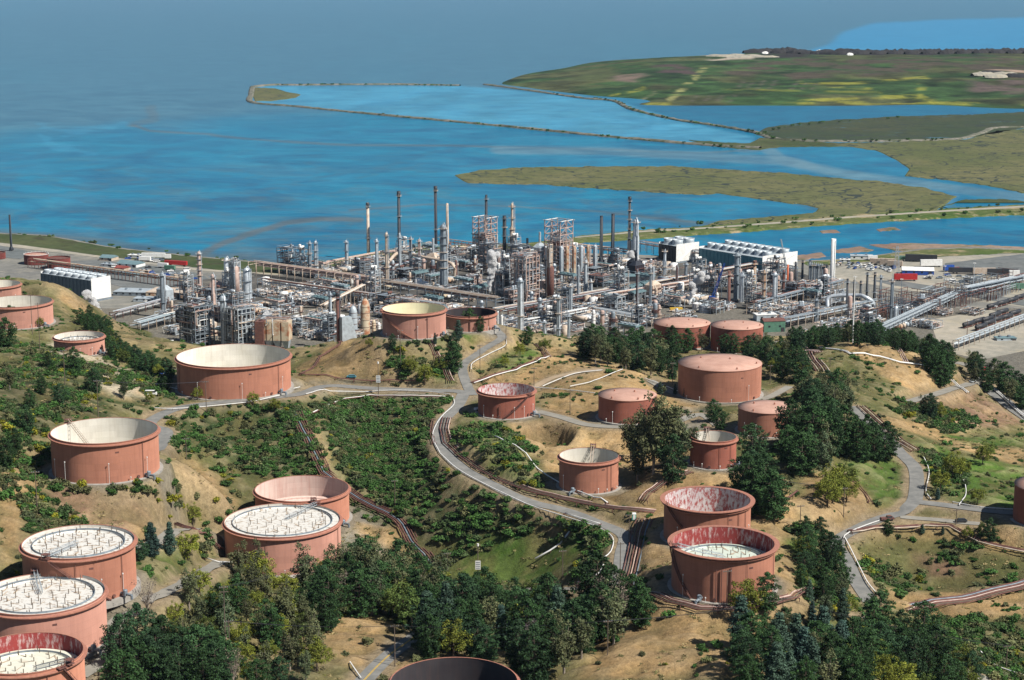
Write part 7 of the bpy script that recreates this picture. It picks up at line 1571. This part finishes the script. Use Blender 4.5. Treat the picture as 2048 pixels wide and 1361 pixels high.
# vehicles
def car_parts():
    out = {}
    for nm, L, Wd, H, cab in (('car', 4.5, 1.8, 1.45, (-.35, .42)), ('pickup', 5.4, 1.95, 1.8, (-.05, .35)), ('van', 5.8, 2.0, 2.3, (-.48, .42))):
        wh = MB().mat(M['tyre']); wh.bar((0, -.12, 0), (0, .12, 0), .34, 10); gl = MB().mat(M['glass']); cx0 = (cab[0] + cab[1]) / 2 * L; cl = (cab[1] - cab[0]) * L
        gl.box(cx0, 0, H * .56, cl * .97, Wd * .9, H * .36, 0, .84); out[nm] = (L, Wd, H, wh.mesh('wheel'), gl.mesh('windows'), cx0, cl)
    return out
CP_ = car_parts(); BODY = {}
def body_mesh(nm, col):
    if (nm, col) not in BODY:
        L, Wd, H, wm, gm, cx0, cl = CP_[nm]; b = MB().mat(M[col]); b.box(0, 0, .35, L, Wd, H * .42, 0, .96); b.box(cx0, 0, H * .9, cl * .78, Wd * .76, H * .08); BODY[(nm, col)] = b.mesh('body')
    return BODY[(nm, col)]
def car(px, py, nm, col, rz, label, group=None, ground=False):
    p = cast(px, py) if ground else PZ(px, py, PLAIN); z = p.z + (.3 if ground else 0.02); o = thing('parked_' + nm, label, {'car': 'car', 'pickup': 'pickup truck', 'van': 'van'}[nm], (p.x, p.y, z), rz, group); L, Wd, H, wm, gm, *_ = CP_[nm]
    put('body', body_mesh(nm, col), o); put('windows', gm, o)
    for sx in (-.32, .32):
        for sy in (-.5, .5): put('wheel', wm, o, (sx * L, sy * Wd, .34))
qc = random.Random(12)
for (px, py, nm, col, rz, lb) in [(960,822,'pickup','white',R(20),'white pickup on the pad right of the peeling red tank'),(1953,763,'pickup','white',R(30),'white pickup on the gravel track of the right hill'),(1945,766,'car','silver',R(30),'silver car behind the white pickup on the right hill track'),(1968,742,'pickup','red',R(60),'red truck at the trees of the right hill road'),(1975,748,'car','white',R(60),'white car beside the red truck'),(327,750,'car','blue',R(10),'small blue car on the pad left of the largest open tank'),(703,757,'car','teal',R(-5),'dark teal car on the road below the tan knoll'),(1774,1042,'pickup','rust',R(10),'reddish pickup on the track above the basin'),(1922,1046,'car','dark',R(0),'dark car near the round tank shadow'),(301,792,'van','white',R(0),'white van among the trees on the left hill')]: car(px, py, nm, col, rz, lb, ground=True)
def lot(poly, n, ang, where, seed):
    q = random.Random(seed); k = 0; t = 0
    while k < n and t < n * 30:
        t += 1; x = q.uniform(min(p[0] for p in poly), max(p[0] for p in poly)); y = q.uniform(min(p[1] for p in poly), max(p[1] for p in poly))
        if not bool(inpoly(np.array([x]), np.array([y]), poly)[0]): continue
        nm = q.choice(('car', 'car', 'pickup', 'van')); col = q.choice(('white', 'white', 'silver', 'grey', 'dark', 'blue', 'white')); lb = '%s %s %s' % ({'white': 'white', 'silver': 'silver', 'grey': 'grey', 'dark': 'black', 'blue': 'blue'}[col], nm, where); car(x, y, nm, col, ang + q.gauss(0, .06), lb, lb); k += 1
lot([(1675,526),(1790,536),(1780,546),(1670,535)], 42, R(60), 'in the dense car rows beyond the white stack', 1); lot([(280,596),(330,602),(325,608),(270,602)], 22, R(70), 'parked by the long low pale shed', 2)
lot([(200,528),(420,540),(400,560),(240,548)], 20, R(20), 'in the left yard', 3); lot([(1840,548),(2040,560),(2040,570),(1850,560)], 16, R(0), 'along the right lot road', 4); lot([(1900,560),(1960,575),(1950,580),(1890,566)], 8, R(0), 'near the substation road', 5); lot([(250,512),(330,522),(320,527),(250,518)], 12, R(10), 'at the far side of the left yard', 6)
lot([(1300,596),(1440,570),(1460,580),(1320,610)], 12, R(41), 'on the plant street by the cranes', 7)
def box_trailer(px, py, L, H, col, rz, lb, cabcol=None):
    p = PZ(px, py, PLAIN); o = thing('box_trailer', lb, 'trailer', (p.x, p.y, PLAIN), rz); b = MB().mat(M[col]); b.box(0, 0, 1.0, L, 2.6, H); b.build('box', o); w = MB().mat(M['tyre']); w.bar((0, -1.2, 0), (0, 1.2, 0), .5, 10); wm = w.mesh('wheel')
    for x in (-.35, -.25, .38): put('wheel', wm, o, (x * L, 0, .5))
    if cabcol: b = MB().mat(M[cabcol]); b.box(L / 2 + 1.6, 0, .7, 2.2, 2.4, 2.6, 0, .9); b.build('cab', o)
for a in [(307,517,20,3.6,'white',R(-2),'long white trailer at the far side of the left yard'),(352,532,20,3.2,'red',R(-18),'long dark red container in the left yard'),(326,536,9,3,'white',R(-18),'white container with green side in the left yard',),(340,541,9,3,'greenp',R(-18),'green container beside the red one'),(1811,562,18,4.5,'red',R(0),'bright red trailer on the right lot road'),(1842,524,26,5,'dark',R(-12),'long black container row behind the tent'),(1862,534,18,5,'white',R(5),'white trailer with raised end beside the tent'),(1897,543,9,4,'blue',R(20),'blue truck box right of the white trailer'),(1912,545,6,3,'red',R(20),'small red box beside the blue truck box'),(1930,548,26,4,'dark',R(-4),'long dark container on the right lot'),(1968,550,18,4.5,'tanst',R(0),'cream container on the right lot'),(2005,553,24,5,'dark',R(-4),'black containers by the white box at the right'),(2028,556,8,5,'white',R(0),'white container end at the right lot'),(2018,580,22,4,'greenp',R(-3),'long dark green container alone on the grey lot'),(1940,564,10,1.5,'dark',R(0),'flat dark trailer on the right lot'),(1745,521,8,3,'white',R(0),'white container beyond the car rows'),(1760,530,12,4,'tanst',R(-20),'buff crates left of the tent'),(1775,532,12,5,'tanst',R(-20),'taller buff crates left of the tent'),(1790,534,12,4,'tanst',R(-20),'buff crates touching the tent'),(1752,527,10,3,'tanst',R(-20),'buff crate row beyond the cars'),(1825,522,22,3,'greenp',R(-8),'thin green container row behind the tent'),(1560,527,10,4,'red',R(0),'red container behind the dark stacks'),(1963,585,7,2,'red',R(10),'small red car-like box by the substation fence'),(290,523,10,3,'white',R(-10),'short white container in the left yard'),(336,519,5,3,'white',R(0),'small white box at the far left yard'),(1425,535+88,8,3,'tealroof',R(20),'small teal box by the low round tank'),(1352,624,9,2,'yellow',R(10),'yellow machine by the foreground rack')]: box_trailer(*a)
# rail tank cars
for i, (px, py) in enumerate([(1937,655),(1958,648),(1975,645),(1990,636),(2005,630),(1962,660),(1978,652),(1995,645),(2013,640),(2030,632),(1985,618),(2005,612),(2025,606),(2040,600)]):
    p = PZ(px, py, PLAIN); o = thing('rail_tank_car', 'black rail tank car on the sidings at the right edge', 'rail car', (p.x, p.y, PLAIN), R(47), 'black rail tank cars on the right sidings'); b = MB(); hdrum(b, 0, 0, 2.7, 13, 1.5, 0, 'dark'); b.build('tank_body', o); w = MB().mat(M['rust']); w.box(0, 0, .6, 14, 2.2, .4); w.build('underframe', o); w = MB().mat(M['tyre'])
    for x in (-5.5, -4, 4, 5.5): w.bar((x, -1, .45), (x, 1, .45), .45, 8)
    w.build('wheels', o, kind='stuff')
# substation: rows of thin gantries
q = random.Random(77)
for i in range(64):
    x = q.uniform(1760, 2040); y = 640 - (x - 1760) * .18 + q.uniform(-34, 4); p = PZ(x, y, PLAIN); o = thing('substation_gantry', 'thin switchgear gantry ' + nearl(p.x, p.y) + ', ' + ('left', 'middle', 'right')[min(2, int((x - 1760) / 94))] + ' of the substation', 'gantry', tuple(p), UA + (0 if i % 2 else math.pi / 2), 'thin gantries of the substation field'); L = q.uniform(12, 26); h = q.uniform(6, 11); b = MB().mat(M[q.choice(('grey', 'paleg', 'rust'))]); n = int(L / 4)
    for k in range(n + 1): b.box(-L / 2 + L * k / n, 0, 0, .3, .3, h * (1 if k % 2 else .7))
    b.box(0, 0, h - .5, L, .35, .35); b.box(0, 0, h * .7, L, .3, .3); b.build('frame', o); b = MB().mat(M['rust'])
    for k in range(n * 2): b.cyl(-L / 2 + L * k / (n * 2), 1.2, 0, .18, h * .5, 5)
    b.build('insulator', o, kind='stuff')
# cranes
def crane(base, tip, mat, label, r=.5):
    p = PZ(*base, PLAIN); tz = topz(tip[0], tip[1], p.y); dx, dy, dz = ray(*tip); tx = dx / dy * p.y; o = thing('mobile_crane', label, 'crane', tuple(p)); v = Vector((tx - p.x, 0, tz - PLAIN)); s = v.normalized().cross(Vector((0, 1, 0))); b = MB().mat(M[mat])
    for e in ((.6, .6), (-.6, .6), (.6, -.6), (-.6, -.6)): b.bar(s * e[0] * 1.2 + Vector((0, e[1], 2)), v + s * e[0] * .4 + Vector((0, e[1] * .4, 0)), .2)
    n = 14
    for i in range(n):
        a = v * (i / n); c = v * ((i + 1) / n); b.bar(a + s * .7, c - s * .7, .14); b.bar(a - s * .7 + Vector((0, .5, 0)), c + s * .7, .14)
    b.build('boom', o); b = MB().mat(M[mat if mat != 'paleg' else 'white']); b.box(0, 0, 1.2, 4.5, 3, 2.6); b.build('cab', o); b = MB().mat(M['dark']); b.box(0, 0, 0, 7, 3.4, 1.2); b.build('undercarriage', o)
crane((1424,603), (1449,527), 'blue', 'slender bright blue crane leaning right among the units'); crane((1576,560), (1562,479), 'paleg', 'slim pale crane boom over the long cooling tower')
# light masts
def mast(px, top, base, m, label, hill=False, r=.35):
    p = cast(px, base) if hill else PZ(px, base, PLAIN); h = topz(px, top, p.y) - p.z; o = thing('light_mast', label, 'light mast', tuple(p)); b = MB().mat(M[m]); b.bar((0, 0, -.5), (0, 0, h), r, 6, r * .45); b.build('pole', o); b = MB().mat(M['white'])
    for a in range(4): b.box(.8 * math.cos(a * 1.57), .8 * math.sin(a * 1.57), h - .5, .5, .5, .5)
    b.build('lamp', o)
mast(1705, 553, 686, 'white', 'tall pale light mast standing on the bare right hill', True, .55)
for a in [(1887,532,592,'paleg','pale light mast left of two in the right lot'),(1946,526,590,'silver','bright light mast right of two in the right lot'),(1967,558,590,'grey','short grey mast near the right edge'),(1800,558,640,'grey','grey mast in the substation'),(1990,612,655,'grey','mast by the rail cars'),(1933,640,690,'rust','brown pole in the pale yard')]: mast(*a)
def lattice(px, top, base, w, label):
    p, h, r = spot(px, base, top, w); o = thing('transmission_tower', label, 'pylon', tuple(p)); b = MB().mat(M['paleg']); n = 9
    def c(k, s, t): f = 1 - .75 * (k / n); return Vector((s * r * f, t * r * f, h * k / n))
    for k in range(n):
        for s, t in ((1, 1), (-1, 1), (-1, -1), (1, -1)): b.bar(c(k, s, t), c(k + 1, s, t), .14)
        b.bar(c(k, -1, -1), c(k + 1, 1, -1), .1); b.bar(c(k, 1, -1), c(k + 1, -1, -1), .1); b.bar(c(k, -1, 1), c(k + 1, 1, 1), .1)
    for z, L in ((.7, 5), (.82, 4.2), (.94, 3.4)): b.bar((-L, 0, h * z), (L, 0, h * z), .15)
    b.build('lattice', o)
lattice(1792, 492, 560, 13, 'lattice pylon at the edge of the right lot')
# utility poles and wires on the hills
UP = {}
def upole(key, px, top, base, label, arms=1, rz=.2):
    p = cast(px, base); h = topz(px, top, p.y) - p.z; o = thing('utility_pole', label, 'utility pole', tuple(p), rz); b = MB().mat(M['wood']); b.bar((0, 0, -.8), (0, 0, h), .19, 6, .13); b.build('pole', o)
    for i in range(arms): b = MB().mat(M['wood']); b.box(0, 0, h - .7 - i * 1.4, 2.8, .18, .22); b.build('crossarm', o)
    b = MB().mat(M['paleg'])
    for x in (-1.2, -.5, .5, 1.2): b.cyl(x, 0, h - .48, .08, .25, 5)
    b.build('insulator', o, kind='stuff'); UP[key] = (p, h, rz)
for a in [('p1',413,762,826,'wooden pole on the road bank left of the largest open tank'),('p2',197,760,835,'wooden pole above the left hillside grove'),('p3',75,942,1030,'bare dark pole on the cliff edge at the far left'),('p4',373,876,920,'pole on the crest between the left tanks'),('p5',790,960,1015,'pole on the ravine edge beside the pipeway'),('p6',731,1068,1120,'wooden pole on the gravel pad beside the wide tank'),('p7',451,1172,1290,'double-armed pole among the lower left trees'),('p8',461,1240,1361,'tall pole nearest the lower left edge of the grove'),('p9',790,1250,1333,'pole at the bottom road'),('p10',1215,1240,1310,'brown pole before the dark grove'),('p11',1687,975,1035,'pole on the bare slope by the right pines'),('p12',1912,1018,1050,'pole beside the track near the round shadow'),('p13',1270,905,950,'pole at the foot of the eucalyptus clump'),('p14',1453,1140,1218,'slim lamp pole in front of the front tank'),('p15',1240,1085,1165,'pole on the road left of the front tanks'),('p16',1258,1028,1080,'pole at the road corner by the green cabin'),('p17',80,606,700,'pole in front of the upper left open tank'),('p18',960,690,740,'pole on the knoll road'),('p19',1012,640,700,'pole at the top bend of the knoll road'),('p20',1140,780,830,'pole on the tan ground between the middle tanks'),('p21',1068,735,775,'pole behind the peeling red tank'),('p22',801,660,735,'tall pole on the knoll slope'),('p23',1345,725,770,'ladder-like pole left of the largest closed tank'),('p24',1540,730,768,'lattice-like pole behind the largest closed tank'),('p25',1660,715,735,'pole on the right hill crest'),('p26',2012,1290,1340,'pole on the lower right slope'),('p27',895,1105,1155,'pole at the sign on the valley floor'),('p28',1125,1100,1160,'pole on the grassy valley floor'),('p29',130,700,770,'pole on the upper left hillside'),('p30',65,590,670,'left of two poles at the upper left tank'),('p31',1565,1195,1240,'pole by the trees right of the front tank'),('p32',1600,1010,1060,'pole in the trees beside the peeling tank')]: upole(*a, arms=2 if a[0] in ('p7', 'p8') else 1)
def wires(a, b_, label):
    (p, h, r1), (q_, k, r2) = UP[a], UP[b_]; c = p.copy(); o = thing('power_line', label, 'power line', tuple(c))
    for s in (-1.2, -.5, .5, 1.2):
        m = MB().mat(M['dark']); A = Vector((s, 0, h - .3)); B = q_ + Vector((s, 0, k - .3)) - c; n = 10; P = []
        for i in range(n + 1): t = i / n; v = A.lerp(B, t); v.z -= 4 * t * (1 - t) * (B - A).length * .02; P.append(v)
        m.tube(P, .035, 3); m.build('wire', o)
wires('p1', 'p2', 'wires over the left tanks'); wires('p9', 'p10', 'wires across the dark pine grove'); wires('p8', 'p9', 'wires over the lower left grove'); wires('p7', 'p6', 'wires in front of the wide post-roofed tank'); wires('p11', 'p13', 'wires over the tall pine stand'); wires('p15', 'p16', 'wires along the road by the front tanks'); wires('p10', 'p31', 'wires from the grove to the front tank trees'); wires('p31', 'p26', 'wires over the lower right grove')
# notice boards on posts, portable cabin, boulders and small things
for px, py, lb in ((757,792,'white striped notice board on a post at the road below the knoll'), (956,1172,'white striped notice board on a post on the valley floor')):
    p = cast(px, py); o = thing('notice_board', lb, 'sign', tuple(p)); b = MB().mat(M['wood']); b.bar((0, 0, -.5), (0, 0, 16), .2, 6, .14); b.build('post', o); b = MB().mat(M['white']); b.box(0, -.3, 6.5, 2.0, .12, 3.4)
    b.build('board', o)
    for i in range(4): b = MB().mat(M['grey']); b.box(0, -.38, 6.9 + i * .75, 1.6, .03, .3); b.build('stripe', o)
    b = MB().mat(M['white']); b.cyl(0, 0, 15.6, .4, .9, 8); b.build('lamp', o)
p = cast(1268, 1040); o = thing('portable_toilet', 'small green and white portable cabin at the road corner', 'portable toilet', tuple(p)); b = MB().mat(simple('mint_plastic', (.05, .42, .30), .5)); b.box(0, 0, .1, 1.5, 1.5, 2.2); b.build('cabin', o); b = MB().mat(M['white']); b.box(0, 0, 2.3, 1.6, 1.6, .35, 0, .8); b.build('roof', o); b = MB().mat(M['white']); b.box(0, -.78, .3, .9, .05, 1.8); b.build('door', o)
# dark compost rows and pale heaps on the landfill
q = random.Random(8)
def heap(px, py, L, Wd, h, m, label, rz=0, z=33, group=None):
    p = PZ(px, py, z); hz = float(bil(LZ, 0, 0, 1, np.array([0.0]), np.array([0.0]))[0]) if False else z; o = thing('material_heap', label, 'heap', tuple(p), rz, group); b = MB().mat(M[m]); n = 8; vs = []; fs = []
    for i in range(n + 1):
        x = -L / 2 + L * i / n; k = (math.sin(math.pi * min(1, max(0, (i + .35) / (n + .7))))) ** .35; hh = h * k * q.uniform(.8, 1.15); ww = Wd * k * q.uniform(.9, 1.1)
        for y, zz in ((-.5, -.3), (-.28, .6), (0, 1), (.28, .6), (.5, -.3)): vs.append((x, y * ww, zz * hh))
    for i in range(n):
        for j in range(4): fs.append((i * 5 + j, i * 5 + j + 1, i * 5 + j + 6, i * 5 + j + 5)[::-1])
    b.add(vs, fs); b.build('mound', o)
for i in range(22): heap(1705 + i * 17, 108 - .1 * i + (i % 2), 46, 30, 12, 'black', 'long black compost row on the landfill top', R(25), 33, 'black compost rows on the landfill top')
for i in range(14): heap(1515 + i * 15, 106 + q.uniform(-2.5, 4), q.uniform(40, 80), 40, q.uniform(7, 13), 'black', 'dark irregular heap left of the compost rows', q.uniform(-.5, .5), 33, 'dark heaps on the landfill top')
for i, (x, y) in enumerate(((1440,114),(1470,113),(1500,114),(1530,116),(1480,117))): heap(x, y, 70, 50, 6, 'paleyard', 'pale rubble heap at the left end of the landfill top', q.uniform(-.4, .4), 31, 'pale rubble heaps on the landfill top')
for i, (x, y) in enumerate(((1965,150),(1985,147),(2010,150),(2035,153),(1990,154))): heap(x, y, 50, 35, 7, ('paleyard', 'black')[i % 2], 'mixed heap on the right landfill terrace', q.uniform(-.4, .4), 24, 'mixed heaps on the right landfill terrace')
for x, y in ((1530,107),(1638,104),(1648,105),(1700,110)): heap(x, y, 16, 8, 5, 'white', 'small white machine on the landfill top', 0, 36, 'white machines on the landfill top')
hz_ = MB().mat(HAZE_MAT); hz_.box(0, 19000, -7, 70000, 42000, 7 + CAMZ + 14); o = hz_.build('haze', kind='stuff'); o['label'] = 'thin blue haze over the bay'
# steam
def steam_mat():
    m = bpy.data.materials.new('steam'); m.use_nodes = True; t = m.node_tree; t.nodes.clear(); o = node(t, 'ShaderNodeOutputMaterial'); v = node(t, 'ShaderNodeVolumePrincipled'); v.inputs['Color'].default_value = (1, 1, 1, 1); v.inputs['Anisotropy'].default_value = 0.2
    f = ramp(t, noise_tex(t, .6, 5, .65), .40, .6); mu = node(t, 'ShaderNodeMath', operation='MULTIPLY'); mu.inputs[1].default_value = 4.0; t.links.new(f, mu.inputs[0]); t.links.new(mu.outputs[0], v.inputs['Density']); t.links.new(v.outputs[0], o.inputs['Volume']); return m
M['steam'] = steam_mat()
def steam(px, py, size, drift, n, label, z0=PLAIN):
    p = PZ(px, py, z0); q = random.Random(int(px)); root = thing('steam_plume', label, 'steam', tuple(p)); b = MB().mat(M['steam'])
    pts_ = [(Vector((0, 0, 2)), size * .25)]
    for i in range(n * 4): t = (i + 1) / (n * 4); pts_.append((Vector((drift[0] * t + q.gauss(0, size * .28 * (t + .25)), q.gauss(0, size * .2), 5 + drift[1] * 1.35 * t + q.gauss(0, size * .12))), size * (.13 + .26 * t) * q.uniform(.6, 1.25)))
    import bmesh
    bm = bmesh.new()
    for c, r in pts_: bmesh.ops.create_icosphere(bm, subdivisions=2, radius=r, matrix=Matrix.Translation(c))
    me = bpy.data.meshes.new('cloud'); bm.to_mesh(me); bm.free(); tmp = put('cloud', me, root)
    me.materials.append(M['steam'])
    rm = tmp.modifiers.new('r', 'REMESH'); rm.mode = 'VOXEL'; rm.voxel_size = max(.4, size * .07)
steam(200, 636, 8, (-10, 9), 6, 'large white steam cloud at the left cooling tower'); steam(978, 600, 7, (3, 22), 8, 'tall white steam plume behind the dark tank'); steam(1275, 546, 7, (-5, 8), 5, 'white steam puff above the teal hall'); steam(1290, 552, 3, (5, 2), 4, 'small white steam puff right of the larger one'); steam(1378, 610, 7, (9, 13), 6, 'drifting steam plume by the foreground rack'); steam(515, 685, 4, (7, 11), 5, 'thin steam wisp at the concrete hoppers'); steam(1632, 618, 3, (4, 10), 4, 'thin steam wisp at the green shed')
